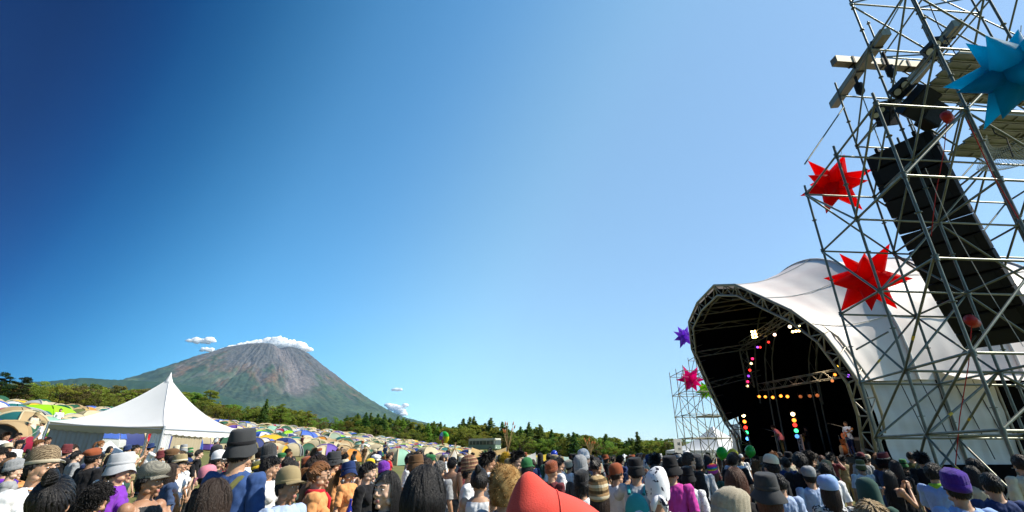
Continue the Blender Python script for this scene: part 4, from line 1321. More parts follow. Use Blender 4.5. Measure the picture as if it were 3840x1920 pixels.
# ------------------------------------------------------------------ stage
STG = empty('arched_stage', (18, 27, 0))
SO = Vector((18, 27, 0))
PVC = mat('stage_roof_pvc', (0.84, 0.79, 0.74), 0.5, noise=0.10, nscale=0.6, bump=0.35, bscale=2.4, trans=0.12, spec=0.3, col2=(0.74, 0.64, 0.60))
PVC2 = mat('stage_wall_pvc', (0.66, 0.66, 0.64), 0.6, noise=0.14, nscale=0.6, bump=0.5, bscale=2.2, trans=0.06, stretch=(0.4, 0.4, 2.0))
DRAPE_SHADE = mat('black_drape', (0.004, 0.004, 0.005), 0.95, spec=0.05)  # drape cloth; also painted shade on the inner skins
TRUSS = mat('stage_truss_steel', (0.36, 0.34, 0.27), 0.45, metal=0.5, noise=0.2, nscale=5)
tilt = 0.30
PN = Vector((-math.cos(tilt), 0, -math.sin(tilt)))
PR = Vector((14.9, 20.7, 1.75))
def on_front(px, py):
    d = ray(px, py); C0 = Vector((0, 0, EYE))
    return C0 + d * (PN.dot(PR - C0) / PN.dot(d))
OUT = [(3285, 1697), (3262, 1560), (3213, 1422), (3150, 1333), (3088, 1252), (2968, 1165), (2860, 1115), (2757, 1068), (2678, 1070), (2615, 1135), (2583, 1207), (2594, 1309), (2651, 1446), (2717, 1584), (2760, 1645), (2775, 1709)]
A0 = [on_front(*q) for q in OUT]
yc0 = 27.0
cen = Vector((14.0, 27.2, 3.5))
def towards(p, d):
    v = (cen - p); v.normalize(); return p + v * d
A0i = [towards(p, 0.62) for p in A0]
back = Vector((0.75, 0, 0.05))
A0b = [towards(p, 0.30) + back for p in A0]
def sp(name, mb, m): return put(name, mb, m, STG, -SO)
def tube_part(name, a, b, r, m=TRUSS, n=8):
    mb = MB(); mb.tube(a, b, r, n=n); return sp(name, mb, m)
for lst, r in ((A0, 0.07), (A0i, 0.07), (A0b, 0.055)):
    for a, b in zip(lst[:-1], lst[1:]): tube_part('truss_chord', a, b, r)
for k in range(len(A0) - 1):
    n = 2 if (A0[k + 1] - A0[k]).length > 1.8 else 1
    for q in range(n):
        a = A0[k].lerp(A0[k + 1], q / n); b = A0i[k].lerp(A0i[k + 1], (q + 0.5) / n); c = A0[k].lerp(A0[k + 1], (q + 1) / n)
        tube_part('truss_brace', a, b, 0.035, n=6); tube_part('truss_brace', b, c, 0.035, n=6)
        d = A0b[k].lerp(A0b[k + 1], (q + 0.5) / n)
        tube_part('truss_brace', a, d, 0.03, n=6); tube_part('truss_brace', b, d, 0.03, n=6)
    tube_part('truss_strut', A0[k], A0i[k], 0.04, n=6)
for p in (A0[0], A0[-1], A0i[0], A0i[-1]):
    tube_part('arch_leg', Vector((p.x, p.y, 0)), p, 0.08)

def prof(arch, n=41):
    """resample an arch polyline by length"""
    L = [0]
    for a, b in zip(arch[:-1], arch[1:]): L.append(L[-1] + (b - a).length)
    out = []
    for k in range(n):
        s = L[-1] * k / (n - 1)
        for i in range(len(L) - 1):
            if s <= L[i + 1] + 1e-9:
                f = (s - L[i]) / max(1e-9, L[i + 1] - L[i]); out.append(arch[i].lerp(arch[i + 1], f)); break
    return out
def arch_at(X, pk, hw, z0=4.6, yc=27.05, pw=0.82, n=28):
    pts = []
    for k in range(n + 1):
        a = math.pi * k / n
        y = yc - hw * math.cos(a); z = z0 + (pk - z0) * math.sin(a) ** pw
        pts.append(Vector((X, y, z)))
    return pts
NS = 41
F0 = prof(A0[2:-2], NS)
ARCH = [F0, prof(arch_at(17.2, 12.35, 6.9), NS), prof(arch_at(21.6, 12.4, 7.0), NS), prof(arch_at(26.0, 12.45, 7.0), NS), prof(arch_at(29.5, 11.0, 6.6), NS)]
def loft(a, b, sag, nv=10, inset=0.0, wr=0.0, sd=0):
    def fn(u, v):
        f = u * (NS - 1); i = min(int(f), NS - 2); t = f - i
        p = a[i].lerp(a[i + 1], t); q = b[i].lerp(b[i + 1], t)
        r = p.lerp(q, v)
        c = Vector((r.x, 27.05, 4.6)); d = (c - r).normalized()
        w = wr * (math.sin(9 * v * math.pi + 6 * math.sin(5 * u + sd)) * 0.5 + math.sin(40 * u + 5 * v + sd) * 0.5) * math.sin(math.pi * v)
        return r + d * (sag * math.sin(math.pi * v) + inset + w)
    mb = MB(); mb.grid(fn, 80, nv)
    return mb
for k in range(4):
    sp('roof_sheet', loft(ARCH[k], ARCH[k + 1], 0.45 if k == 0 else 0.2, 22, 0.0, 0.022, k), PVC)
    sp('roof_lining', loft(ARCH[k], ARCH[k + 1], 0.45 if k == 0 else 0.2, 14, 0.22), DRAPE_SHADE)  # inner skin added, the underside's shade put in as black
for k in (1, 2, 3):
    for i in range(0, NS - 1, 4):
        hin = lambda p: p + (Vector((p.x, 27.05, 4.0)) - p).normalized() * 0.3; tube_part('roof_hoop', hin(ARCH[k][i]), hin(ARCH[k][min(i + 4, NS - 1)]), 0.06, n=6)
# welded seams that run over the roof between the hoops
for k in range(4):
    for u0 in (0.14, 0.27, 0.40, 0.60, 0.73, 0.86):
        i = int(u0 * (NS - 1)); pts = []
        for q in range(9):
            v = q / 8; r = ARCH[k][i].lerp(ARCH[k + 1][i], v); d = (Vector((r.x, 27.05, 4.6)) - r).normalized()
            pts.append(r + d * ((0.45 if k == 0 else 0.2) * math.sin(math.pi * v) - 0.03))
        mb = MB(); mb.path(pts, 0.022, 5); sp('roof_seam', mb, PVC2)
for k in (1, 2, 3):
    mb = MB(); mb.path([p + (p - Vector((p.x, 27.05, 4.6))).normalized() * 0.03 for p in ARCH[k]], 0.06, 6); sp('hoop_pocket', mb, PVC2)
# end wall and side walls
def quad(name, a, b, c, d, m, nu=12, nv=8, amp=0.0, fr=14.0):
    a, b, c, d = map(Vector, (a, b, c, d))
    nrm = (b - a).cross(d - a).normalized()
    def fn(u, v):
        return (a.lerp(b, u)).lerp(d.lerp(c, u), v) + nrm * amp * (math.sin(v * fr + 2 * math.sin(3 * u)) * 0.6 + math.sin(u * fr * 1.3 + v * 3) * 0.6)
    mb = MB(); mb.grid(fn, nu, nv); return sp(name, mb, m)
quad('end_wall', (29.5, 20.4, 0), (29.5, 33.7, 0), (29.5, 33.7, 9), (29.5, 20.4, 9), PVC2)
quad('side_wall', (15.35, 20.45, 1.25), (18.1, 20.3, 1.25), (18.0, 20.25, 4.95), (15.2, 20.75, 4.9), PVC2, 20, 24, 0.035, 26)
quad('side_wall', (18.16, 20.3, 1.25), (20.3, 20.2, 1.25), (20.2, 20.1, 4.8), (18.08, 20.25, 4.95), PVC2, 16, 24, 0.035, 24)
quad('side_lining', (15.4, 20.6, 0), (29, 20.5, 0), (29, 20.35, 4.7), (15.3, 20.9, 4.9), DRAPE_SHADE)  # black sheets added to paint the inner sides' shade
quad('side_lining', (15.2, 33.5, 0), (29, 33.6, 0), (29, 33.7, 4.7), (15.4, 33.3, 4.9), DRAPE_SHADE)
quad('awning_sheet', (18.2, 20.2, 4.95), (27.0, 20.0, 4.6), (26.6, 17.9, 4.1), (18.6, 18.8, 4.35), PVC, 24, 8, 0.06, 5)
quad('side_wall', (20.4, 20.05, 0.2), (29, 20.0, 0.2), (29, 20.0, 4.4), (20.4, 20.05, 4.4), DRAPE_SHADE)
quad('stage_skirt', (14.7, 20.2, 0), (30, 20.0, 0), (30, 20.0, 1.35), (14.7, 20.2, 1.3), DRAPE_SHADE)
for p, q in (((15.15, 20.55, 0), (15.15, 20.7, 4.9)), ((20.35, 20.1, 0), (20.3, 20.1, 4.8)), ((18.12, 20.24, 0), (18.05, 20.2, 4.95))):
    tube_part('wall_pole', p, q, 0.05)
for x in (16.4, 17.3, 18.7, 19.5):
    mb = MB(); mb.path([(x, 20.2, 4.6), (x + 0.25, 20.16, 3.0), (x + 0.45, 20.12, 1.5)], 0.018, 5); sp('lacing_cord', mb, BLKC)
quad('left_wall', (14.95, 33.2, 0.0), (15.2, 35.2, 0.0), (15.6, 35.1, 3.6), (15.3, 33.3, 3.6), PVC2, 8, 12, 0.05, 12)
quad('back_drape', (23.5, 20.8, 0), (23.5, 33.4, 0), (23.5, 33.4, 11.5), (23.5, 20.8, 11.5), DRAPE_SHADE, 30, 4, 0.06, 60)
mb = MB(); mb.box((19.6, 27.05, 0.78), (8.8, 12.4, 1.54)); sp('stage_deck', mb, mat('stage_floor', (0.015, 0.015, 0.016), 0.5))
# inner hoop ribs and purlins
for X, pk, hw in ((17.6, 10.9, 6.1), (20.6, 10.6, 6.1)):
    ar = arch_at(X, pk, hw, z0=3.2, pw=0.6)
    for off in (0, 0.45):
        pts = [p + Vector((off, 0, -off * 0.4)) for p in ar]
        for i in range(0, len(pts) - 1, 2): tube_part('inner_rib', pts[i], pts[min(i + 2, len(pts) - 1)], 0.05, n=6)
    for i in range(0, len(ar) - 1, 2): tube_part('rib_lacing', ar[i], ar[i + 1] + Vector((0.45, 0, -0.18)), 0.025, n=5)
    for s in (0, -1):
        p = ar[s]; tube_part('inner_leg', Vector((p.x, p.y, 1.5)), p, 0.06); tube_part('inner_leg', Vector((p.x + .45, p.y, 1.5)), p + Vector((.45, 0, 0)), 0.06)
for i in (15, 19, 23, 27, 31, 35):
    a = F0[i]; b = ARCH[1][i]
    a = towards(a, 0.5); b2 = Vector((17.0, *(b + (Vector((17.2, 27.05, 4.6)) - b).normalized() * 1.3).yz))
    tube_part('purlin', a, b2, 0.05, n=6); tube_part('purlin', a + Vector((0, 0, -0.35)), b2 + Vector((0, 0, -0.35)), 0.04, n=6)
    for q in range(4): tube_part('purlin_lacing', a.lerp(b2, q / 4) + Vector((0, 0, -0.35 * (q % 2))), a.lerp(b2, (q + 1) / 4) + Vector((0, 0, -0.35 * ((q + 1) % 2))), 0.02, n=5)
tag(STG, 'big arched festival stage with white tensile roof and black interior', 'stage')

def box_truss(p0, p1, s, label):
    p0 = Vector(p0); p1 = Vector(p1); d = (p1 - p0).normalized()
    x = d.cross(Vector((0, 0, 1)))
    x = x.normalized() if x.length > 0.1 else Vector((1, 0, 0)); z = x.cross(d)
    e = empty('lighting_truss', p0)
    cs = [x * s * a + z * s * b for a, b in ((-.5, -.5), (.5, -.5), (.5, .5), (-.5, .5))]
    n = max(2, int((p1 - p0).length / (s * 1.1)))
    D = p1 - p0
    for c in cs:
        mb = MB(); mb.tube(c, c + D, 0.025, n=6); put('chord', mb, TRUSS, e)
    for k in range(4):
        mb = MB()
        for q in range(n):
            a, b = (cs[k], cs[(k + 1) % 4]) if q % 2 else (cs[(k + 1) % 4], cs[k])
            mb.tube(a + D * q / n, b + D * (q + 1) / n, 0.014, n=5, cap=False)
        put('lacing', mb, TRUSS, e)
    tag(e, label, 'truss', 'lighting trusses in the stage')
box_truss((15.9, 32.0, 8.55), (15.75, 24.6, 9.0), 0.42, 'long lighting truss running up under the stage arch')
box_truss((16.0, 32.2, 8.4), (16.2, 32.5, 5.8), 0.42, 'short upright truss at the left of the stage lights')
box_truss((16.5, 31.8, 5.75), (17.6, 23.6, 5.6), 0.42, 'low horizontal truss over the middle of the stage')

# ------------------------------------------------------------------ stage lamps
def lamp(px, py, X, col, label, r=0.13, strength=9.0, grp='lit stage lamps'):
    c = at_x(px, py, X)
    d = (Vector((0, 2, 1.0)) - c).normalized()
    q = d.to_track_quat('Z', 'Y').to_euler()
    e = empty('stage_lamp', c, q)
    mb = MB(); mb.path([(0, 0, -0.34), (0, 0, -0.30), (0, 0, -0.08), (0, 0, 0.03)], [r * 0.5, r * 0.85, r * 1.05, r * 1.1], 12, cap=True); put('can', mb, BLK, e)
    m = mat('lamp_%d_%d_%d_%d' % (*[int(k * 99) for k in col], int(strength * 10)), tuple(k * 0.5 for k in col), 0.3, emit=col, estr=strength)
    mb = MB(); mb.lathe([(0.001, 0.055), (r * 0.6, 0.048), (r * 0.98, 0.032)], 14); put('lens', mb, m, e)
    mb = MB(); mb.path([(-r * 1.2, 0, 0), (-r * 1.2, 0.2, -0.12), (r * 1.2, 0.2, -0.12), (r * 1.2, 0, 0)], 0.012, 5); put('yoke', mb, BLK, e)
    tag(e, label, 'stage lamp', grp)
    return e
WARM = (1.0, 0.72, 0.32); ORG = (1.0, 0.26, 0.03); RED = (1.0, 0.03, 0.02); GRN = (0.05, 0.9, 0.25); BLU = (0.1, 0.35, 1.0); PUR = (0.35, 0.08, 0.9); PNK = (1.0, 0.02, 0.12); DIM = (0.35, 0.10, 0.03)
cn = {WARM: 'warm white', ORG: 'orange', RED: 'red', GRN: 'green', BLU: 'blue', PUR: 'purple', PNK: 'pink-red', DIM: 'dim amber'}
for i, (px, py, c) in enumerate([(2788, 1558, WARM), (2792, 1581, ORG), (2796, 1603, RED), (2800, 1622, GRN), (2803, 1645, BLU)]):
    lamp(px, py, 15.6, c, '%s lamp in the floor column at the left of the stage' % cn[c], 0.115, 1.6 if c not in (BLU, WARM) else (4 if c == WARM else 1.2))
for i, (px, py, c) in enumerate([(2973, 1553, WARM), (2978, 1576, ORG), (2981, 1594, RED), (2986, 1615, GRN), (2989, 1636, BLU)]):
    lamp(px, py, 16.8, c, '%s lamp in the floor column at the middle of the stage' % cn[c], 0.115, 1.4 if c not in (BLU, WARM) else (3.5 if c == WARM else 0.7))
for i, (px, py, c, w) in enumerate([(2822, 1345, PNK, 'top'), (2817, 1363, WARM, 'second'), (2812, 1388, RED, 'third'), (2807, 1410, PUR, 'fourth'), (2804, 1431, PNK, 'fifth'), (2803, 1448, WARM, 'bottom')]):
    lamp(px, py, 16.0, c, '%s %s lamp in the slanting column by the upright truss' % (w, cn[c]), 0.085, 1.2 if c not in (PUR, WARM) else (1.6 if c == WARM else 0.6))
for i, (px, py) in enumerate([(2847, 1487), (2870, 1488), (2898, 1490), (2928, 1485), (2953, 1487), (3002, 1487), (3037, 1485), (3065, 1483)]):
    c = ORG if i < 5 else DIM
    nth = ['first', 'second', 'third', 'fourth', 'fifth', 'sixth', 'seventh', 'eighth'][i]
    lamp(px, py, 17.0, c, '%s lamp from the left in the %s row under the low truss' % (nth, 'orange' if i < 5 else 'half dark orange'), 0.095, 1.5 if i < 5 else 0.4)
for (px, py, c, lab) in [(3138, 1374, (1.0, 0.55, 0.05), 'yellow lamp highest on the right arch leg'), (3131, 1405, ORG, 'amber lamp below the yellow one on the right arch leg'), (3121, 1428, DIM, 'dim amber lamp lowest on the right arch leg'), (3182, 1409, PUR, 'purple lamp beside the right arch leg'),
                         (2851, 1302, RED, 'red lamp under the long truss'), (2841, 1302, PUR, 'purple lamp beside the red one under the long truss'), (2882, 1283, RED, 'second red lamp further along the long truss')]:
    lamp(px, py, 15.9, c, lab, 0.07, 1.3)
def blinder(px, py, X, rows, cols, label, s=0.09):
    c = at_x(px, py, X); d = (Vector((0, 6, 1.0)) - c).normalized(); q = d.to_track_quat('Z', 'Y').to_euler()
    e = empty('blinder_light', c, q)
    mb = MB(); mb.box((0, 0, -0.06), (cols * s * 2 + 0.06, rows * s * 2 + 0.06, 0.12)); put('housing', mb, BLK, e)
    m = mat('blinder_bulb', (0.5, 0.4, 0.2), 0.3, emit=(1.0, 0.62, 0.2), estr=6)
    for a in range(cols):
        for b in range(rows):
            mb = MB(); mb.lathe([(0.001, 0.03), (s * 0.5, 0.026), (s * 0.85, 0.01)], 12, ((a - (cols - 1) / 2) * s * 2, (b - (rows - 1) / 2) * s * 2, 0)); put('bulb', mb, m, e)
    tag(e, label, 'blinder', 'lit blinders')
blinder(2828, 1254, 15.6, 3, 2, 'three-row warm blinder on the long truss')
blinder(2754, 1385, 15.8, 4, 2, 'tall warm blinder at the left inner rib')
blinder(2990, 1222, 14.2, 1, 2, 'upper two-lamp blinder at the right shoulder of the arch', 0.07)
blinder(2985, 1242, 14.3, 1, 3, 'lower three-lamp blinder at the right shoulder of the arch', 0.07)

# lamps and spots added to brighten the players
def added_key_lamp(px, py, X, aim, col, watts, label):
    e = lamp(px, py, X, col, label, 0.09, 2.0)
    c = e.location.copy()
    ld = bpy.data.lights.new('lamp_beam', 'SPOT'); ld.energy = watts; ld.color = col; ld.spot_size = R_(38); ld.spot_blend = 0.6; ld.shadow_soft_size = 0.1
    lo = bpy.data.objects.new('lamp_beam', ld); COL.objects.link(lo)
    d = Vector(aim) - c
    lo.location = c + d.normalized() * 0.25; lo.rotation_euler = (-d).to_track_quat('Z', 'Y').to_euler()
added_key_lamp(2905, 1255, 15.8, (16.4, 28.5, 2.4), (1.0, 0.62, 0.45), 420, 'pale pink lamp on the long truss aimed at the singer')
added_key_lamp(2962, 1225, 15.4, (18.2, 26.8, 2.4), (1.0, 0.78, 0.55), 520, 'warm lamp on the long truss aimed at the right guitarist')

# ------------------------------------------------------------------ things on the stage
DECK = 1.56
def stage_box(px, py, X, size, label, name='amplifier'):
    p = at_x(px, py, X); e = empty(name, (p.x, p.y, DECK), (0, 0, 0.05))
    mb = MB(); mb.box((0, 0, size[2] / 2), size); put('cabinet', mb, BLK, e)
    mb = MB(); mb.box((-size[0] / 2 - 0.008, 0, size[2] * 0.42), (0.02, size[1] * 0.88, size[2] * 0.7)); put('grille', mb, MATS['speaker_grille'], e)
    mb = MB(); mb.box((-size[0] / 2 - 0.008, 0, size[2] * 0.88), (0.02, size[1] * 0.88, size[2] * 0.14)); put('control_panel', mb, mat('amp_panel', (0.12, 0.11, 0.10), 0.4), e)
    tag(e, label, 'amplifier', 'amplifiers on stage')
stage_box(3045, 1680, 19.5, (0.5, 0.9, 1.1), 'black amplifier stack in the middle of the stage')
stage_box(3235, 1640, 19.0, (0.5, 0.8, 1.0), 'black amplifier behind the right guitarist')
stage_box(2900, 1690, 20.5, (0.5, 0.9, 0.9), 'black amplifier at the back left of the stage')
def mic_stand(px, py, X, h, label):
    p = at_x(px, py, X); e = empty('microphone_stand', (p.x, p.y, DECK))
    chrome = mat('stand_chrome', (0.5, 0.48, 0.42), 0.3, metal=0.8)
    mb = MB(); mb.tube((0, 0, 0.05), (0, 0, h), 0.016, n=6); put('pole', mb, chrome, e)
    for k in range(3):
        t = 2.1 * k; mb = MB(); mb.tube((0, 0, 0.15), (0.35 * math.cos(t), 0.35 * math.sin(t), 0.0), 0.012, n=5); put('leg', mb, chrome, e)
    mb = MB(); mb.tube((0, 0, h), (-0.35, 0.3, h + 0.15), 0.012, n=5); put('boom', mb, chrome, e)
    mb = MB(); mb.path([(-0.35, 0.3, h + 0.15), (-0.42, 0.36, h + 0.17), (-0.48, 0.41, h + 0.18), (-0.50, 0.43, h + 0.185)], [0.015, 0.02, 0.032, 0.01], 8); put('microphone', mb, BLK, e)
    tag(e, label, 'microphone stand', 'microphone stands on stage')
mic_stand(3182, 1690, 17.4, 1.45, 'microphone stand in front of the right guitarist')
mic_stand(2920, 1700, 16.2, 1.4, 'microphone stand before the bending singer')
def board():
    p = at_x(3009, 1690, 17.2); e = empty('banner_board', (p.x, p.y, DECK), (0, 0, 0.15))
    mb = MB(); mb.box((0, 0, 0.62), (0.04, 0.42, 1.15)); put('panel', mb, mat('white_board', (0.62, 0.55, 0.50), 0.6), e)
    ink = mat('black_ink', (0.01, 0.01, 0.01), 0.7)
    for (y, z, w, h, a) in ((0.02, 0.92, 0.24, 0.05, 0.0), (0.1, 0.84, 0.05, 0.2, 0), (-0.06, 0.78, 0.05, 0.16, 0.3), (0.02, 0.72, 0.22, 0.05, 0.2), (0.0, 0.50, 0.05, 0.24, -0.4), (0.08, 0.48, 0.05, 0.22, 0.4), (0.0, 0.36, 0.22, 0.05, 0.1)):
        mb = MB(); mb.box((-0.024, y, z), (0.006, w, h), Matrix.Rotation(a, 3, 'X')); put('ink_stroke', mb, ink, e)
    tag(e, 'white standing board with black brush marks on stage', 'board')
board()
def drum_kit():
    p = at_x(3175, 1690, 19.0); e = empty('drum_kit', (p.x, p.y, DECK), (0, 0, -0.3))
    skin = mat('drum_skin', (0.65, 0.58, 0.40), 0.5); shell = mat('drum_shell', (0.35, 0.12, 0.04), 0.3)
    mb = MB(); mb.tube((-0.25, 0, 0.3), (0.25, 0, 0.3), 0.3, n=22); put('bass_drum', mb, shell, e)
    mb = MB(); mb.tube((-0.27, 0, 0.3), (-0.255, 0, 0.3), 0.29, n=22); put('bass_drum_head', mb, skin, e)
    for (y, z, r) in ((0.25, 0.78, 0.17), (-0.22, 0.78, 0.16), (-0.65, 0.55, 0.22)):
        mb = MB(); mb.tube((0.05, y, z - 0.14), (0, y, z + 0.14), r, n=16); put('tom', mb, shell, e)
    for (y, z) in ((0.7, 1.15), (-0.75, 1.2)):
        mb = MB(); mb.lathe([(0.001, 0.03), (0.06, 0.02), (0.28, 0)], 18, (0, y, z)); put('cymbal', mb, mat('brass', (0.7, 0.5, 0.15), 0.25, metal=0.9), e)
        mb = MB(); mb.tube((0, y, 0), (0, y, z), 0.015, n=6); put('cymbal_stand', mb, MATS['stand_chrome'], e)
    tag(e, 'drum kit with pale skins behind the right guitarist', 'drum kit')
drum_kit()
# upright sign by the far scaffold
def upright_sign():
    p = at(2548, 1715, 34); e = empty('upright_sign', (p.x, p.y, 0), (0, 0, 0.2))
    mb = MB(); mb.box((0, 0, 1.45), (0.62, 0.05, 2.5)); put('panel', mb, mat('sign_white', (0.75, 0.75, 0.72), 0.6), e)
    ink = MATS['black_ink']
    for k in range(5):
        z = 2.35 - k * 0.36
        for (x, dz, w, h) in ((0.08, 0.08, 0.2, 0.03), (0.08, -0.02, 0.2, 0.03), (0.02, 0.02, 0.03, 0.2), (0.14, 0.02, 0.03, 0.22)):
            if (k + int(x * 100)) % 4 == 3: continue
            mb = MB(); mb.box((x, -0.03, z + dz), (w, 0.008, h)); put('lettering_stroke', mb, ink, e)
    mb = MB(); mb.tube((0, 0, 0), (0, 0, 0.3), 0.04, n=6); put('post', mb, STEEL, e)
    tag(e, 'white upright sign with a column of black characters by the far scaffold', 'sign')
upright_sign()
# ------------------------------------------------------------------ people: bodies
from mathutils import noise as mnoise
HC = Vector((0, 0.005, 1.585))          # head centre of a 1.70 m figure facing -Y

def finger(mb, p, d, n, L, r):
    a = p + d * L * 0.45; b = a + (d * 0.8 + n * 0.6).normalized() * L * 0.32; c = b + (d * 0.4 + n * 0.9).normalized() * L * 0.26
    mb.path([p - d * 0.02, p, a, b, c, c + (c - b).normalized() * r * 0.7], [r * 0.9, r, r, r * 0.95, r * 0.85, r * 0.3], 7)

def hand(mb, w, d, n):
    """w wrist, d along the hand, n the way the fingers curl"""
    d = d.normalized(); n = (n - d * n.dot(d)).normalized(); s = d.cross(n)
    M = Matrix((s, d, n)).transposed()
    mb.ellip(w + d * 0.052, (0.041, 0.056, 0.017), 12, 8, M)
    for k, (x, L) in enumerate(((-0.030, 0.062), (-0.010, 0.074), (0.011, 0.069), (0.031, 0.054))):
        finger(mb, w + d * 0.098 + s * x, d, n, L, 0.0088)
    t = w + d * 0.035 - s * 0.036
    mb.path([t + s * 0.01, t, t + (d * 0.5 - s * 0.6 + n * 0.4).normalized() * 0.035, t + (d * 0.8 - s * 0.35 + n * 0.5).normalized() * 0.065], [0.012, 0.012, 0.011, 0.006], 7)

def head_mb(mb, fem):
    n, m = 40, 28
    vs = []; fs = []
    for i in range(m + 1):
        a = math.pi * i / m
        for k in range(n):
            t = 2 * math.pi * k / n
            x, y, z = math.sin(a) * math.cos(t), math.sin(a) * math.sin(t), -math.cos(a)
            sx, sy, sz = 0.0775, 0.0985, 0.118
            if z < 0:
                q = -z
                sx *= 1 - 0.34 * q ** 1.6
                if y > 0: sy *= 1 - 0.42 * q ** 1.2
                else: sy *= 1 - 0.10 * q ** 2
            else:
                if y > 0: sy *= 1.04
                else: sy *= 1 - 0.10 * z
            if y < -0.2: sy *= 0.955
            vs.append(HC + Vector((x * sx, y * sy, z * sz)))
    for i in range(m):
        for k in range(n):
            k2 = (k + 1) % n
            fs.append((i*n+k, i*n+k2, (i+1)*n+k2, (i+1)*n+k))
    mb.add(vs, fs, 0, True)
    mb.path([(0, -0.088, 1.612), (0, -0.098, 1.59), (0, -0.113, 1.562), (0, -0.108, 1.552)], [0.0065, 0.0075, 0.0105, 0.005], 8)
    for s in (-1, 1):
        mb.ellip((s * 0.012, -0.096, 1.555), (0.0078, 0.0095, 0.007), 8, 6)
        mb.ellip((s * 0.030, -0.080, 1.618), (0.026, 0.013, 0.010), 10, 6)
        mb.ellip((s * 0.039, -0.062, 1.556), (0.023, 0.019, 0.022), 10, 8)
        mb.ellip((s * 0.079, 0.010, 1.572), (0.008, 0.019, 0.031), 10, 8, Matrix.Rotation(s * 0.35, 3, 'Z'))
        mb.ellip((s * 0.055, -0.02, 1.515), (0.018, 0.04, 0.022), 10, 8)
    mb.ellip((0, -0.088, 1.526), (0.022, 0.011, 0.0075), 10, 6)
    mb.ellip((0, -0.087, 1.514), (0.019, 0.011, 0.0075), 10, 6)
    mb.ellip((0, -0.078, 1.487), (0.022, 0.018, 0.017), 10, 8)
    mb.path([(0, 0.030, 1.36), (0, 0.022, 1.44), (0, 0.010, 1.53)], [0.064, 0.053 if fem else 0.059, 0.052 if fem else 0.058], 14)

POSE = {
 'down': [((0.232, 0.035, 1.10), (0.235, -0.06, 0.875), (0, -0.3, -1), (-1, -0.3, 0))] * 2,
 'hold': [((0.225, 0.00, 1.115), (0.10, -0.235, 1.17), (-0.5, -0.7, 0.3), (-0.4, -0.2, 0.6))] + [((0.232, 0.035, 1.10), (0.235, -0.06, 0.875), (0, -0.3, -1), (-1, -0.3, 0))],
 'drink': [((0.25, -0.12, 1.17), (0.085, -0.24, 1.40), (-0.5, -0.1, 0.8), (-0.6, 0.4, 0.3))] + [((0.232, 0.035, 1.10), (0.235, -0.06, 0.875), (0, -0.3, -1), (-1, -0.3, 0))],
 'photo': [((0.30, -0.17, 1.27), (0.13, -0.33, 1.47), (-0.2, -0.3, 0.9), (-0.7, 0.3, 0.2)), ((0.30, -0.17, 1.27), (0.13, -0.33, 1.47), (-0.2, -0.3, 0.9), (-0.7, 0.3, 0.2))],
 'clap': [((0.235, -0.13, 1.15), (0.06, -0.27, 1.40), (-0.15, -0.2, 1), (-1, 0, 0.2))] * 2,
 'guitar': [((0.27, -0.02, 1.14), (0.36, -0.25, 1.20), (0.1, -0.7, 0.6), (-0.4, 0.4, 0.6)), ((0.27, 0.02, 1.14), (0.06, -0.22, 1.03), (-0.8, -0.3, -0.3), (-0.1, 0.6, -0.5))],
}
BODY = {}
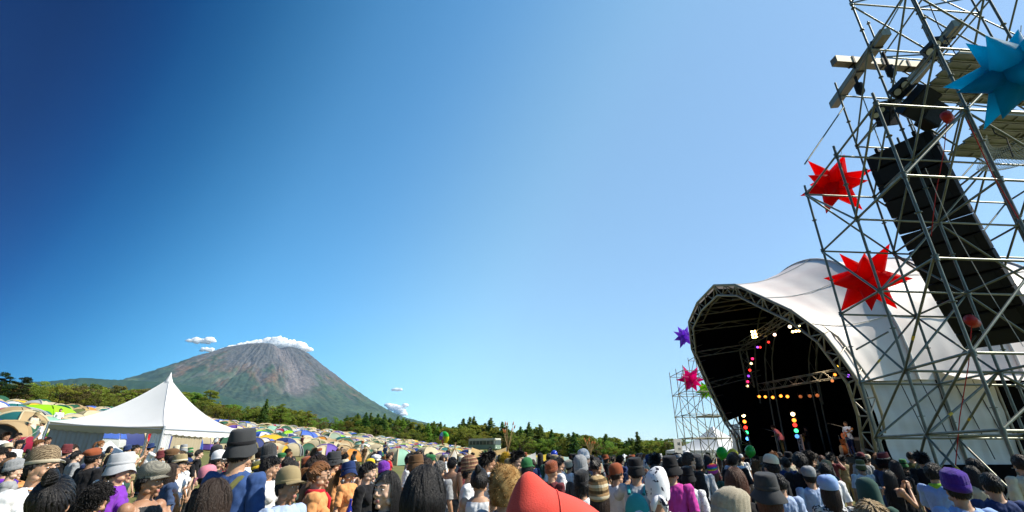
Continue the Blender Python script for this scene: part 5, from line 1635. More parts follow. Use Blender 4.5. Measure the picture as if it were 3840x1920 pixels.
def make_body(key, pose, fem=False, bend=0.0, voxel=0.0075):
    mb = MB()
    head_mb(mb, fem)
    w = 0.90 if fem else 1.0
    secs = [(0.84, .150, .105), (0.90, .168 * (1.04 if fem else 1), .118), (0.98, .160, .115), (1.07, .128 * (0.95 if fem else 1.04), .100), (1.18, .142 * w, .108), (1.29, .163 * w, .118), (1.36, .168 * w, .108), (1.405, .140 * w, .085), (1.44, .085, .065), (1.455, .04, .04)]
    mb.lathe([(1, 0)] and [(1, s[0]) for s in secs], 28, (0, 0.012, 0), fn=lambda p, t, r, z: Vector((math.cos(t) * np.interp(z, [s[0] for s in secs], [s[1] for s in secs]), 0.012 + math.sin(t) * np.interp(z, [s[0] for s in secs], [s[2] for s in secs]), z)), capends=True)
    if fem:
        for s in (-1, 1): mb.ellip((s * 0.07, -0.085, 1.245), (0.058, 0.045, 0.055), 12, 8)
    else:
        for s in (-1, 1): mb.ellip((s * 0.075, -0.075, 1.285), (0.07, 0.035, 0.05), 12, 8)
    bones = []
    arms = POSE[pose]
    for side, (el, wr, hd, hn) in zip((1, -1), arms):
        S = Vector((side * 0.178 * w, 0.012, 1.375)); E = Vector((side * el[0] * (0.95 if fem else 1), el[1], el[2])); W = Vector((side * wr[0], wr[1], wr[2]))
        k = 0.86 if fem else 1.0
        mb.ellip(S + Vector((0, 0, 0.006)), (0.060 * k, 0.058, 0.062), 12, 8)
        mb.path([S, S.lerp(E, .35), S.lerp(E, .8), E, E.lerp(W, .25), E.lerp(W, .7), W], [0.052 * k, 0.049 * k, 0.041 * k, 0.038 * k, 0.040 * k, 0.032 * k, 0.026 * k], 12)
        hand(mb, W, Vector((side * hd[0], hd[1], hd[2])), Vector((side * hn[0], hn[1], hn[2])))
        bones.append((S, E, 'up')); bones.append((E, W + (W - E).normalized() * 0.2, 'fore'))
    for side in (1, -1):
        Hh = Vector((side * 0.088, 0.01, 0.89)); K = Vector((side * 0.098, -0.01, 0.48)); A = Vector((side * 0.10, 0.03, 0.085))
        mb.path([Hh, Hh.lerp(K, .3), Hh.lerp(K, .75), K, K.lerp(A, .3), K.lerp(A, .75), A], [0.088, 0.085, 0.062, 0.054, 0.056, 0.040, 0.036], 12)
        mb.path([A + Vector((0, 0.05, -0.05)), A + Vector((0, 0, -0.045)), A + Vector((side * 0.01, -0.09, -0.055)), A + Vector((side * 0.015, -0.17, -0.062)), A + Vector((side * 0.015, -0.20, -0.064))], [0.030, 0.042, 0.040, 0.032, 0.012], 10)
    ob = put('tmp_body', mb)
    rm = ob.modifiers.new('r', 'REMESH'); rm.mode = 'VOXEL'; rm.voxel_size = voxel
    sm = ob.modifiers.new('s', 'SMOOTH'); sm.iterations = 2; sm.factor = 0.5
    me = bpy.data.meshes.new_from_object(ob.evaluated_get(bpy.context.evaluated_depsgraph_get()))
    bpy.data.objects.remove(ob)
    me.name = 'body'
    nv = len(me.vertices)
    co = np.empty(nv * 3, np.float32); me.vertices.foreach_get('co', co); co = co.reshape(-1, 3)
    no = np.empty(nv * 3, np.float32); me.vertices.foreach_get('normal', no); no = no.reshape(-1, 3)
    quads = np.array([p.vertices[:] for p in me.polygons if len(p.vertices) == 4], np.int32)
    # nearest bone
    def seg(a, b):
        a = np.array(a); b = np.array(b); ab = b - a
        t = np.clip(((co - a) @ ab) / (ab @ ab), 0, 1)
        d = np.linalg.norm(co - (a + t[:, None] * ab), axis=1)
        return d, t
    torso_d = np.minimum(seg((-0.07, 0.012, 0.95), (-0.10, 0.012, 1.36))[0], seg((0.07, 0.012, 0.95), (0.10, 0.012, 1.36))[0]) * 0.62
    best = torso_d.copy(); kind = np.zeros(nv, int); tt = np.zeros(nv)
    for bi, (a, b, k) in enumerate(bones):
        d, t = seg(a, b)
        d = d - 0.012
        m = (d < best) & ((co[:, 2] < 1.46))
        best[m] = d[m]; kind[m] = 1 if k == 'up' else 2; tt[m] = t[m]
    me.polygons.foreach_set('use_smooth', [True] * len(me.polygons))
    # lips get their own colour
    z = co[:, 2]
    lipv = (np.abs(co[:, 0]) < 0.024) & (co[:, 1] < -0.083) & (z > 1.508) & (z < 1.533)
    mi = np.zeros(len(me.polygons), np.int32)
    allp = [p.vertices[:] for p in me.polygons]
    for i, f in enumerate(allp):
        if all(lipv[q] for q in f): mi[i] = 1
    me.polygons.foreach_set('material_index', mi)
    neckr = np.hypot(co[:, 0], co[:, 1] - 0.022)
    below_neck = (z < 1.395) | ((neckr > 0.068 + 0.0) & (z < 1.47)) 
    legs = z < 0.99
    regs = {
     'tee': (~legs | (z > 0.83)) & (z > 0.83) & below_neck & ((kind == 0) | ((kind == 1) & (tt < 0.82))),
     'long': (z > 0.83) & below_neck & ((kind == 0) | (kind == 1) | ((kind == 2) & (tt < 0.50))) | ((kind == 2) & (tt < 0.50)),
     'tank': (z > 0.83) & (z < 1.40) & ((kind == 0)) & ((z < 1.30) | (np.abs(co[:, 0]) < 0.115)) & below_neck,
     'trousers': (z < 0.97) & (z > 0.075) & (kind == 0),
     'shoes': (z < 0.085),
    }
    regs['long'] |= (kind == 1) & below_neck & (z <= 1.47)
    rest = (z < 0.90) & (kind > 0)
    out = {}
    for nm, reg in regs.items():
        if nm == 'tee': reg = reg | ((kind == 1) & (tt < 0.82) & (z < 1.47))
        keep = reg[quads].all(1)
        q = quads[keep]
        if len(q) == 0: continue
        used = np.unique(q); remap = -np.ones(nv, int); remap[used] = np.arange(len(used))
        c = co[used].copy(); nn = no[used]
        off = np.full(len(used), 0.012)
        if nm in ('tee', 'long', 'tank'):
            torso = kind[used] == 0
            off = np.where(torso, 0.012 + 0.030 * np.clip((1.22 - c[:, 2]) / 0.4, 0, 1), 0.011 + 0.016 * tt[used])
            fold = np.array([mnoise.noise(Vector((p[0] * 16, p[1] * 16, p[2] * 7))) for p in c]) * 0.012
            fold += np.array([mnoise.noise(Vector((p[0] * 30 + p[2] * 18, p[1] * 30, p[2] * 12 - p[0] * 20))) for p in c]) * 0.008
            off = off + fold
        elif nm == 'trousers':
            off = 0.012 + np.array([mnoise.noise(Vector((p[0] * 14, p[1] * 14, p[2] * 22))) for p in c]) * 0.007
            off = np.where(c[:, 2] > 0.9, off * 0.5, off)
        c = c + nn * off[:, None]
        out[nm] = (c, remap[q])
    if bend:
        def bendf(P):
            wgt = np.clip((P[:, 2] - 0.92) / 0.30, 0, 1); wgt = wgt * wgt * (3 - 2 * wgt)
            a = bend * wgt
            y = P[:, 1]; zz = P[:, 2] - 0.98
            Q = P.copy(); Q[:, 1] = y * np.cos(a) - zz * np.sin(a); Q[:, 2] = 0.98 + y * np.sin(a) + zz * np.cos(a)
            return Q
        cb = bendf(co.astype(float)).astype(np.float32); me.vertices.foreach_set('co', cb.ravel()); me.update()
        for nm in out: out[nm] = (bendf(out[nm][0].astype(float)), out[nm][1])
    res = {'body': me}
    for nm, (c, q) in out.items():
        res[nm] = mesh_np({'tee': 't_shirt', 'long': 'long_sleeved_top', 'tank': 'vest_top'}.get(nm, nm), c, q, True)
    BODY[key] = res
for key, pose, fem, bend in (('m_down', 'down', False, 0), ('f_down', 'down', True, 0), ('m_drink', 'drink', False, 0), ('f_hold', 'hold', True, 0), ('m_photo', 'photo', False, 0), ('f_clap', 'clap', True, 0), ('m_clap', 'clap', False, 0), ('m_guitar', 'guitar', False, 0), ('m_lean', 'hold', False, 0.5)):
    make_body(key, pose, fem, bend, 0.0075 if 'down' in key or key in ('m_drink', 'f_hold') else 0.010)

# ------------------------------------------------------------------ hair
def skull(d, off=0.0):
    """point on the scalp in direction d"""
    x, y, z = d
    sx, sy, sz = 0.080, 0.1015, 0.121
    if z < 0:
        sx *= 1 - 0.22 * (-z); sy *= (1 - 0.30 * (-z)) if y > 0 else 1
    return Vector((x * (sx + off), y * (sy + off), z * (sz + off)))
def is_face(d, low=-0.55):
    if d.y < -0.28 and d.z < 0.52 - 0.25 * abs(d.x): return True
    if d.z < low: return True
    if d.y < 0.18 and abs(d.x) > 0.5 and d.z < -0.02: return True
    return False
def lock(mb, pts, w, th):
    """a flattened tapering lock"""
    n = len(pts); vs = []; fs = []
    for i, p in enumerate(pts):
        a = pts[max(0, i - 1)]; b = pts[min(n - 1, i + 1)]
        d = (b - a).normalized() if (b - a).length > 1e-6 else Vector((0, 0, -1))
        out = Vector((p.x, p.y, p.z * 0.3)); out = (out - d * out.dot(d))
        out = out.normalized() if out.length > 1e-5 else Vector((0, -1, 0))
        s = d.cross(out)
        t = i / (n - 1); ww = w * (0.9 + 0.4 * math.sin(math.pi * min(1, t * 1.3))) * (1 - 0.85 * max(0, (t - 0.6) / 0.4) ** 1.5)
        vs += [p - s * ww, p + out * th, p + s * ww, p - out * th * 0.4]
    for i in range(n - 1):
        for k in range(4): fs.append((i*4+k, i*4+(k+1)%4, (i+1)*4+(k+1)%4, (i+1)*4+k))
    mb.add(vs, fs, 0, True)
def hair_mesh(style, seed=1, under=False):
    rr = random.Random(seed * 77 + len(style))
    mb = MB()
    nn, mm = 30, 22
    low = {'short': -0.42, 'messy': -0.42, 'bun': -0.45, 'ponytail': -0.45, 'spiky': -0.4}.get(style, -0.55)
    V = []; keep = []
    for i in range(mm + 1):
        a = math.pi * i / mm
        for k in range(nn):
            t = 2 * math.pi * k / nn
            d = Vector((math.sin(a) * math.cos(t), math.sin(a) * math.sin(t), -math.cos(a)))
            keep.append(not is_face(d, low) and not (under and d.z > 0.75))
            V.append(skull(d, 0.004 + 0.003 * rr.random()))
    fs = []
    for i in range(mm):
        for k in range(nn):
            q = (i*nn+k, i*nn+(k+1)%nn, (i+1)*nn+(k+1)%nn, (i+1)*nn+k)
            if all(keep[x] for x in q): fs.append(q)
    mb.add(V, fs, 0, True)
    if style in ('bob', 'long'):
        # a close curtain of hair behind and beside the head
        ze = {'bob': -0.125, 'long': -0.29}[style]
        ph = rr.uniform(0, 6)
        def cur(u, v):
            t = R_(90 + (u - 0.5) * 236)
            rip = 0.0008 * math.sin(410 * u + ph + 4 * v) + 0.0008 * math.sin(627 * u + ph * 2 - 5 * v) + 0.0012 * math.sin(97 * u + 6 * v)
            if v < 0.35:
                a = R_(78 - 70 * v / 0.35); d = Vector((math.cos(a) * math.cos(t), math.cos(a) * math.sin(t), math.sin(a)))
                return skull(d, 0.010) * (1 + rip * 6)
            f = (v - 0.35) / 0.65; base = skull(Vector((math.cos(t), math.sin(t), 0.1)).normalized(), 0.012)
            k = 1 + 0.05 * math.sin(math.pi * min(1, f * 1.4)) - (0.22 if under else 0.13) * f * f
            return Vector((base.x * k, base.y * k + (0.02 * f if style == 'long' else 0), base.z + (ze + 0.02 * math.sin(9 * u + ph) + 0.012 * math.sin(47 * u)) * f)) * (1 + rip * 7)
        mb.grid(cur, 330, 14)
    crown = Vector((rr.uniform(-.15, .15), 0.35, 0.93)).normalized()
    N = {'short': 800, 'messy': 800, 'bob': 60, 'long': 70, 'bun': 640, 'ponytail': 640, 'curly': 700, 'spiky': 560, 'wig': 700}[style]
    for q in range(N):
        for _ in range(30):
            d = Vector((rr.gauss(0, 1), rr.gauss(0, 1), rr.gauss(0.3, 1))).normalized()
            if not is_face(d, low) and not (under and d.z > 0.42): break
        else: continue
        tang = (d - crown * d.dot(crown)); tang = (tang - d * tang.dot(d))
        tang = tang.normalized() if tang.length > 0.05 else Vector((rr.uniform(-1, 1), rr.uniform(-1, 1), 0)).normalized()
        if style in ('bun', 'ponytail'):
            tgt = Vector((0, 0.75, 0.75)).normalized() if style == 'bun' else Vector((0, 0.93, 0.45)).normalized()
            pts = []
            for s in range(6):
                f = s / 5; dd = d.lerp(tgt, f).normalized(); pts.append(skull(dd, 0.010 + 0.006 * rr.random() + 0.012 * f))
            lock(mb, pts, 0.008, 0.002); continue
        if style in ('curly', 'wig'):
            base = skull(d, 0.006); L = rr.uniform(0.03, 0.06) if style == 'curly' else rr.uniform(0.06, 0.11)
            ax = d; u = tang; w2 = d.cross(tang); ph = rr.uniform(0, 6)
            pts = [base + ax * L * s / 7 + (u * math.cos(ph + s * 1.25) + w2 * math.sin(ph + s * 1.25)) * 0.012 - Vector((0, 0, 0.02 * (s / 7) ** 2)) for s in range(8)]
            lock(mb, pts, 0.0045, 0.0035)
            continue
        if style in ('short', 'messy', 'spiky'):
            L = {'short': rr.uniform(0.045, 0.085), 'messy': rr.uniform(0.06, 0.10), 'spiky': rr.uniform(0.05, 0.09)}[style]
            lift = {'short': 0.10, 'messy': 0.32, 'spiky': 0.9}[style] * rr.uniform(0.3, 1.3)
            dirv = (tang + d * lift + Vector((rr.gauss(0, .25), rr.gauss(0, .25), rr.gauss(0, .15)))).normalized()
            pts = []; dd = d.copy()
            for s in range(5):
                f = s / 4
                dq = (d + tang * f * L * (5.5 if style == 'short' else 6.5)).normalized()
                if s > 1 and is_face(dq, -0.6) and dq.z < 0.40: break
                p = skull(dq, 0.005 + lift * 0.05 * f + 0.004 * rr.random())
                if style == 'spiky': p = skull(d, 0.006) + dirv * L * f
                pts.append(p + Vector((rr.gauss(0, .0015), rr.gauss(0, .0015), 0)))
            if len(pts) > 1: lock(mb, pts, rr.uniform(0.005, 0.009), 0.0018)
            continue
        # bob / long : follow the skull, then hang
        zend = {'bob': -0.125, 'long': -0.30}[style] + rr.uniform(-0.03, 0.03)
        if d.y < -0.25 and abs(d.x) < 0.55: zend = 0.035 + rr.uniform(-.01, .02)      # fringe
        elif d.y < 0.05: zend = zend * 0.85
        pts = []; p = skull(d, 0.006 + 0.008 * rr.random()); dd = d.copy()
        hang = False
        step = 0.028
        for s in range(14):
            pts.append(p.copy())
            if p.z < zend or (p.z < 0.045 and p.y < -0.052 and abs(p.x) < 0.078): break
            if not hang and dd.z > 0.05:
                tg = Vector((dd.x, dd.y, 0)); tg = tg.normalized() if tg.length > 0.05 else tang
                if dd.y < 0: tg = (tg + Vector((math.copysign(0.9, dd.x), 0.25, 0))).normalized()
                dn = (tg * dd.z - Vector((0, 0, 1)) * math.hypot(dd.x, dd.y)).normalized()
                dd = (dd + (dn * 0.8 + tang * 0.2) * 0.30).normalized(); p = skull(dd, 0.007 + 0.009 * rr.random())
            else:
                hang = True
                p = p + Vector((rr.gauss(0, .001) - p.x * (0.07 if under else 0.035), rr.gauss(0, .001) + (0.003 if p.y > 0 else 0), -step))
                r0 = math.hypot(p.x / 0.083, p.y / 0.10)
                if p.z > -0.10 and r0 < 1.05: p.x /= r0 * 0.96; p.y /= r0 * 0.96
                if p.y < 0.0: p.y += 0.006
                if p.z < -0.14 and p.y < 0.10: p.y += 0.010
        if len(pts) > 2: lock(mb, pts, rr.uniform(0.0012, 0.0022), 0.0008)
    if style == 'bun':
        c = Vector((0.0, 0.088, 0.125))
        mb.ellip(c, (0.033, 0.033, 0.030), 14, 10)
        for q in range(150):
            a = rr.uniform(0, 6.28); tl = rr.uniform(-1, 1); R0 = 0.033
            pts = [c + Vector((R0 * math.cos(a + s * .5) * math.cos(tl * 1.2 + .1 * s), R0 * math.sin(a + s * .5), R0 * math.sin(tl * 1.3) + 0.004 * s)) for s in range(6)]
            lock(mb, pts, 0.005, 0.003)
    if style == 'ponytail':
        c = Vector((0, 0.115, 0.060))
        mb.ellip(c, (0.022, 0.022, 0.02), 10, 8)
        for q in range(170):
            a = rr.uniform(0, 6.28); r0 = 0.018
            e = c + Vector((rr.gauss(0, .03), 0.055 + rr.gauss(0, .015), -0.20 + rr.gauss(0, .03)))
            pts = []
            for s in range(7):
                f = s / 6
                pts.append(c.lerp(e, f) + Vector((r0 * math.cos(a), 0.05 * math.sin(math.pi * f * .7) + r0 * .5 * math.sin(a), 0.05 * math.sin(math.pi * min(1, f * 1.2)) + r0 * .5 * math.sin(a))))
            lock(mb, pts, 0.004, 0.003)
    return mb.mesh('hair')
HAIR = {}
def hair(style, seed=1, under=False):
    k = (style, seed % 2, under)
    if k not in HAIR: HAIR[k] = hair_mesh(style, seed % 2, under)
    return HAIR[k]

# ------------------------------------------------------------------ hats (head coordinates)
def wr(p, a, f=40):
    return p * (1 + a * mnoise.noise(Vector(p) * f))
def solid_ring(prof, sx, sy, n=36, fn=None):
    mb = MB(); mb.lathe(prof, n, sx=sx, sy=sy, fn=fn); return mb
SX, SY = 0.086, 0.1065
def hat_parts(kind):
    out = []
    if kind in ('beanie', 'tall_beanie', 'slouch'):
        top = {'beanie': 0.152, 'tall_beanie': 0.192, 'slouch': 0.185}[kind]
        def fn(p, t, r, z):
            p = wr(p, 0.06, 22); p.x *= 1 + 0.012 * math.sin(20 * t); p.y *= 1 + 0.012 * math.sin(20 * t)
            if z > 0.12: p.y += (z - 0.12) * (0.5 if kind == 'slouch' else 0.15)
            p.z += 0.018 * math.cos(t - math.pi / 2) * -1 * (1 if z < 0.08 else 0.3) + 0.006
            return p
        pr = [(1.03, -0.005), (1.08, 0.03), (1.10, 0.07), (1.06, 0.11), (0.93, top * 0.80), (0.66, top * 0.93), (0.3, top * 0.99), (0.02, top)]
        out.append(('knitted_crown', solid_ring(pr, SX, SY, 80, fn), 0))
        cf = [(1.06, -0.018), (1.14, -0.012), (1.155, 0.015), (1.14, 0.042), (1.05, 0.048)]
        out.append(('turned_cuff', solid_ring(cf, SX, SY, 40, lambda p, t, r, z: wr(p, 0.03, 30) + Vector((0, 0, 0.006 + 0.018 * math.sin(t) * -1))), 1))
    elif kind in ('bucket', 'wide_hat', 'fedora', 'straw'):
        br = {'bucket': 1.30, 'wide_hat': 1.58, 'fedora': 1.42, 'straw': 1.65}[kind]; dz = {'bucket': -0.042, 'wide_hat': -0.045, 'fedora': 0.018, 'straw': 0.0}[kind]
        def fn(p, t, r, z):
            p = wr(p, 0.045, 18)
            if kind == 'fedora' and z > 0.12 and abs(p.x) < 0.03: p.z -= 0.02
            return p
        pr = [(1.03, 0.028), (1.05, 0.05), (1.02, 0.09), (0.95, 0.128), (0.86, 0.142), (0.5, 0.145), (0.02, 0.143)]
        out.append(('crown', solid_ring(pr, SX, SY, 40, fn), 0))
        def fb(p, t, r, z):
            f = (r - 1.0) / (br - 1.0)
            p.z += f * (0.014 * math.sin(2 * t + 1) + 0.012 * math.sin(3 * t + 2.2))
            return wr(p, 0.03, 16)
        bp = [(1.0, 0.034), (1.05, 0.030), (1.0 + (br - 1) * .5, 0.026 + (dz - 0.026) * .45), (br, dz), (br, dz - 0.004), (1.0 + (br - 1) * .5, 0.018 + (dz - 0.026) * .45), (1.0, 0.026)]
        out.append(('brim', solid_ring(bp, SX, SY, 44, fb), 0))
        out.append(('hat_band', solid_ring([(1.075, 0.034), (1.095, 0.036), (1.09, 0.058), (1.06, 0.06)], SX, SY, 36), 1))
    elif kind in ('cap', 'trucker', 'flat_cap', 'newsboy', 'beret', 'skullcap'):
        if kind in ('cap', 'trucker', 'skullcap'):
            pr = [(1.03, 0.012), (1.07, 0.04), (1.05, 0.075), (0.95, 0.11), (0.72, 0.136), (0.38, 0.150), (0.02, 0.154)]
            f = lambda p, t, r, z: wr(p, 0.02, 20)
        elif kind == 'beret':
            pr = [(1.0, 0.035), (1.06, 0.05), (1.28, 0.075), (1.30, 0.095), (1.0, 0.13), (0.5, 0.145), (0.02, 0.148)]
            f = lambda p, t, r, z: wr(p, 0.05, 14) + Vector((0.02 if z > 0.06 else 0, 0, -0.2 * max(0, p.x) if z > 0.06 else 0))
        else:
            pr = [(1.0, 0.015), (1.08, 0.03), (1.20, 0.065), (1.19, 0.095), (0.98, 0.132), (0.55, 0.150), (0.02, 0.154)]
            f = lambda p, t, r, z: wr(p, 0.06, 14) + Vector((0, -0.02 if z > 0.05 else 0, -0.015 * (1 if (z > 0.05 and p.y < 0) else 0)))
        out.append(('crown', solid_ring(pr, SX, SY, 40, f), 0))
        if kind not in ('beret', 'skullcap'):
            def vis(u, v, top=True):
                a = R_(-90 + (u - 0.5) * 125)
                L = {'cap': 0.078, 'trucker': 0.080, 'flat_cap': 0.05, 'newsboy': 0.062}[kind] * (math.sin(math.pi * (0.06 + 0.88 * u)) ** 0.6)
                x = (SX * 1.03) * math.cos(a); y = (SY * 1.03) * math.sin(a) - L * v
                return Vector((x * (1 + 0.12 * v), y, 0.022 - 0.018 * v - 0.9 * x * x / 0.09 * 0.12 * (0.4 + v) - (0.005 if not top else 0)))
            mb = MB(); mb.grid(lambda u, v: vis(u, v), 18, 6); mb.grid(lambda u, v: vis(u, v, False), 18, 6)
            out.append(('visor', mb, 1))
        out.append(('headband', solid_ring([(1.03, 0.008), (1.075, 0.010), (1.075, 0.034), (1.04, 0.036)], SX, SY, 36), 1))
        if kind != 'beret':
            mb = MB(); mb.ellip((0, 0, 0.154), (0.008, 0.008, 0.005), 8, 6); out.append(('button', mb, 1))
    elif kind == 'headscarf':
        def fn(p, t, r, z):
            p = wr(p, 0.05, 16); p.z += 0.03 * math.sin(t) * -1 * max(0, 1 - z / 0.1)
            if z > 0.1: p.x -= (z - 0.1) * 0.35
            return p
        out.append(('wrap', solid_ring([(1.04, -0.045), (1.10, -0.01), (1.12, 0.04), (1.04, 0.09), (0.82, 0.128), (0.52, 0.152), (0.25, 0.165), (0.01, 0.168)], SX, SY, 40, fn), 0))
        mb = MB()
        for s in (-1, 1):
            mb.path([(0.0, 0.105, -0.03), (s * 0.02, 0.135, -0.045), (s * 0.045, 0.145, -0.09), (s * 0.05, 0.14, -0.14)], [0.018, 0.022, 0.026, 0.008], 8)
        out.append(('knot', mb, 0))
    elif kind == 'bandana':
        out.append(('wrap', solid_ring([(1.04, -0.01), (1.07, 0.03), (1.06, 0.075), (0.92, 0.11), (0.6, 0.135), (0.02, 0.145)], SX, SY, 36, lambda p, t, r, z: wr(p, 0.03, 22)), 0))
        mb = MB(); mb.path([(0, 0.11, 0.0), (0.02, 0.14, -0.02), (0.03, 0.15, -0.08)], [0.012, 0.018, 0.005], 8); out.append(('knot', mb, 0))
    elif kind == 'fur_hat':
        rr = random.Random(5); mb = MB()
        mb.lathe([(1.1, -0.10), (1.35, -0.05), (1.42, 0.03), (1.36, 0.10), (1.05, 0.155), (0.5, 0.185), (0.02, 0.19)], 30, sx=SX, sy=SY)
        for q in range(1500):
            a = rr.uniform(0, 6.28); zz = rr.uniform(-0.10, 0.185); r0 = float(np.interp(zz, [-.10, -.05, .03, .10, .155, .185], [1.1, 1.35, 1.42, 1.36, 1.05, .5]))
            p = Vector((SX * r0 * math.cos(a), SY * r0 * math.sin(a), zz)); d = Vector((p.x, p.y, (zz - 0.03) * 0.9)).normalized()
            t = (d + Vector((rr.gauss(0, .35), rr.gauss(0, .35), rr.gauss(-.15, .35)))).normalized()
            s = t.cross(Vector((rr.random(), rr.random(), rr.random()))).normalized() * 0.0028
            L = rr.uniform(0.012, 0.03)
            mb.add([p - s, p + s, p + t * L], [(0, 1, 2)])
        out.append(('fur', mb, 0))
    elif kind == 'felt_horn_hat':
        def sup(u, v):
            a = 2 * math.pi * u; b = math.pi * (v - 0.5)
            ce = lambda x, e: math.copysign(abs(math.cos(x)) ** e, math.cos(x)); se = lambda x, e: math.copysign(abs(math.sin(x)) ** e, math.sin(x))
            x = 0.150 * ce(b, 0.75) * ce(a, 0.8); y = 0.125 * ce(b, 0.75) * se(a, 0.9); z = 0.092 * se(b, 0.9)
            p = Vector((x, y, z + 0.055))
            if z > 0: p.z += 0.050 * math.exp(-((x - 0.082) ** 2 + y * y) / (2 * 0.034 ** 2))
            p.z -= 0.27 * max(0, -x + 0.03) * max(0.2, (z + .09) / 0.18)
            return wr(p, 0.04, 9)
        mb = MB(); mb.grid(sup, 60, 36); out.append(('felt_bag', mb, 0))
        mb = MB(); mb.path([sup(0.25, 0.5 + 0.5 * k / 24) * 1.008 for k in range(1, 24)] + [sup(0.75, 1 - 0.5 * k / 24) * 1.008 for k in range(1, 24)], 0.0022, 5); out.append(('seam', mb, 0))
    elif kind == 'hood':
        def fn(p, t, r, z):
            if p.y < -0.03 and z < 0.10 and z > -0.12: p.y = max(p.y, -0.055 - 0.2 * max(0, z))
            return wr(p, 0.05, 12)
        out.append(('hood', solid_ring([(1.45, -0.20), (1.30, -0.14), (1.25, -0.06), (1.22, 0.02), (1.16, 0.09), (0.9, 0.135), (0.5, 0.155), (0.02, 0.16)], SX, SY * 1.05, 36, fn), 0))
    elif kind == 'flower_band':
        rr = random.Random(3)
        for k in range(16):
            a = R_(-90 + (k - 7.5) * 17); c = Vector((SX * 1.15 * math.cos(a), SY * 1.12 * math.sin(a), 0.075))
            mb = MB()
            for q in range(5):
                t = q * 1.257; mb.ellip(c + Vector((0.012 * math.cos(t), 0.004, 0.012 * math.sin(t))), (0.009, 0.006, 0.009), 6, 4)
            out.append(('flower', mb, 0))
    return out
HATM = {}
def hat_meshes(kind):
    if kind not in HATM: HATM[kind] = [(n, mb.mesh(n), r) for (n, mb, r) in hat_parts(kind)]
    return HATM[kind]
HAT_UP = {None: 0.012, 'beanie': 0.042, 'tall_beanie': 0.085, 'slouch': 0.078, 'bucket': 0.030, 'wide_hat': 0.03, 'fedora': 0.03, 'straw': 0.03, 'cap': 0.04, 'skullcap': 0.04, 'trucker': 0.04, 'flat_cap': 0.042, 'newsboy': 0.042, 'beret': 0.033, 'headscarf': 0.055, 'bandana': 0.03, 'fur_hat': 0.085, 'felt_horn_hat': 0.075, 'hood': 0.045, 'flower_band': 0.01}

# faces
FACEM = {}
def face_meshes():
    if FACEM: return FACEM
    for s in (-1, 1):
        mb = MB(); mb.ellip((s * 0.0305, -0.0815 + HC.y * 0, 1.5935) - Vector((0, 0, 0)) if False else Vector((s * 0.0305, -0.0835, 1.5935)), (0.0115, 0.0065, 0.0046), 12, 8)
        FACEM['eye%d' % s] = mb.mesh('eye')
        mb = MB(); mb.ellip(Vector((s * 0.0305, -0.0888, 1.5937)), (0.0056, 0.0026, 0.0046), 10, 6); FACEM['iris%d' % s] = mb.mesh('iris')
        mb = MB(); mb.path([(s * 0.013, -0.0945, 1.6135), (s * 0.028, -0.0945, 1.6185), (s * 0.045, -0.085, 1.613)], [0.0022, 0.0034, 0.0015], 6); FACEM['brow%d' % s] = mb.mesh('eyebrow')
    mb = MB()
    for s in (-1, 1):
        mb.lathe([(0.001, 0), (0.019, 0.0), (0.021, 0.003)], 14, fn=lambda p, t, r, z, s=s: Vector((s * 0.033 + p.x, -0.1035 + z, 1.590 + p.y * 0.85)))
        mb.path([(s * 0.052, -0.101, 1.595), (s * 0.080, -0.06, 1.595), (s * 0.084, 0.01, 1.59)], 0.002, 5)
    mb.path([(-0.014, -0.103, 1.595), (0.014, -0.103, 1.595)], 0.002, 5)
    FACEM['sunglasses'] = mb.mesh('sunglasses')
    return FACEM
# ------------------------------------------------------------------ people: placing
def skin_m(t):
    c = {'fair': (0.62, 0.40, 0.28), 'mid': (0.50, 0.29, 0.18), 'tan': (0.36, 0.19, 0.11)}[t]
    return mat('skin_' + t, c, 0.48, noise=0.08, nscale=25, spec=0.4, sss=0.12)
LIP = mat('lips', (0.42, 0.16, 0.13), 0.45)
EYE_W = mat('eye_white', (0.75, 0.73, 0.70), 0.2); IRIS = mat('iris_dark', (0.012, 0.008, 0.006), 0.12, spec=0.6)
GLASS_D = mat('dark_lenses', (0.008, 0.008, 0.010), 0.08, spec=0.7)
HCOL = {'black': (0.010, 0.008, 0.008), 'brown': (0.035, 0.018, 0.010), 'auburn': (0.11, 0.035, 0.012), 'copper': (0.26, 0.10, 0.025), 'blond': (0.40, 0.27, 0.12), 'grey': (0.20, 0.19, 0.18), 'yellow': (0.85, 0.55, 0.02)}
def hair_m(c):
    k = 'hair_' + c
    if k in MATS: return MATS[k]
    m = mat(k, HCOL[c], 0.42, noise=0.5, nscale=60, spec=0.4, stretch=(5, 5, 0.6), bump=0.5, bscale=90, col2=tuple(v * 0.45 for v in HCOL[c]))
    return m
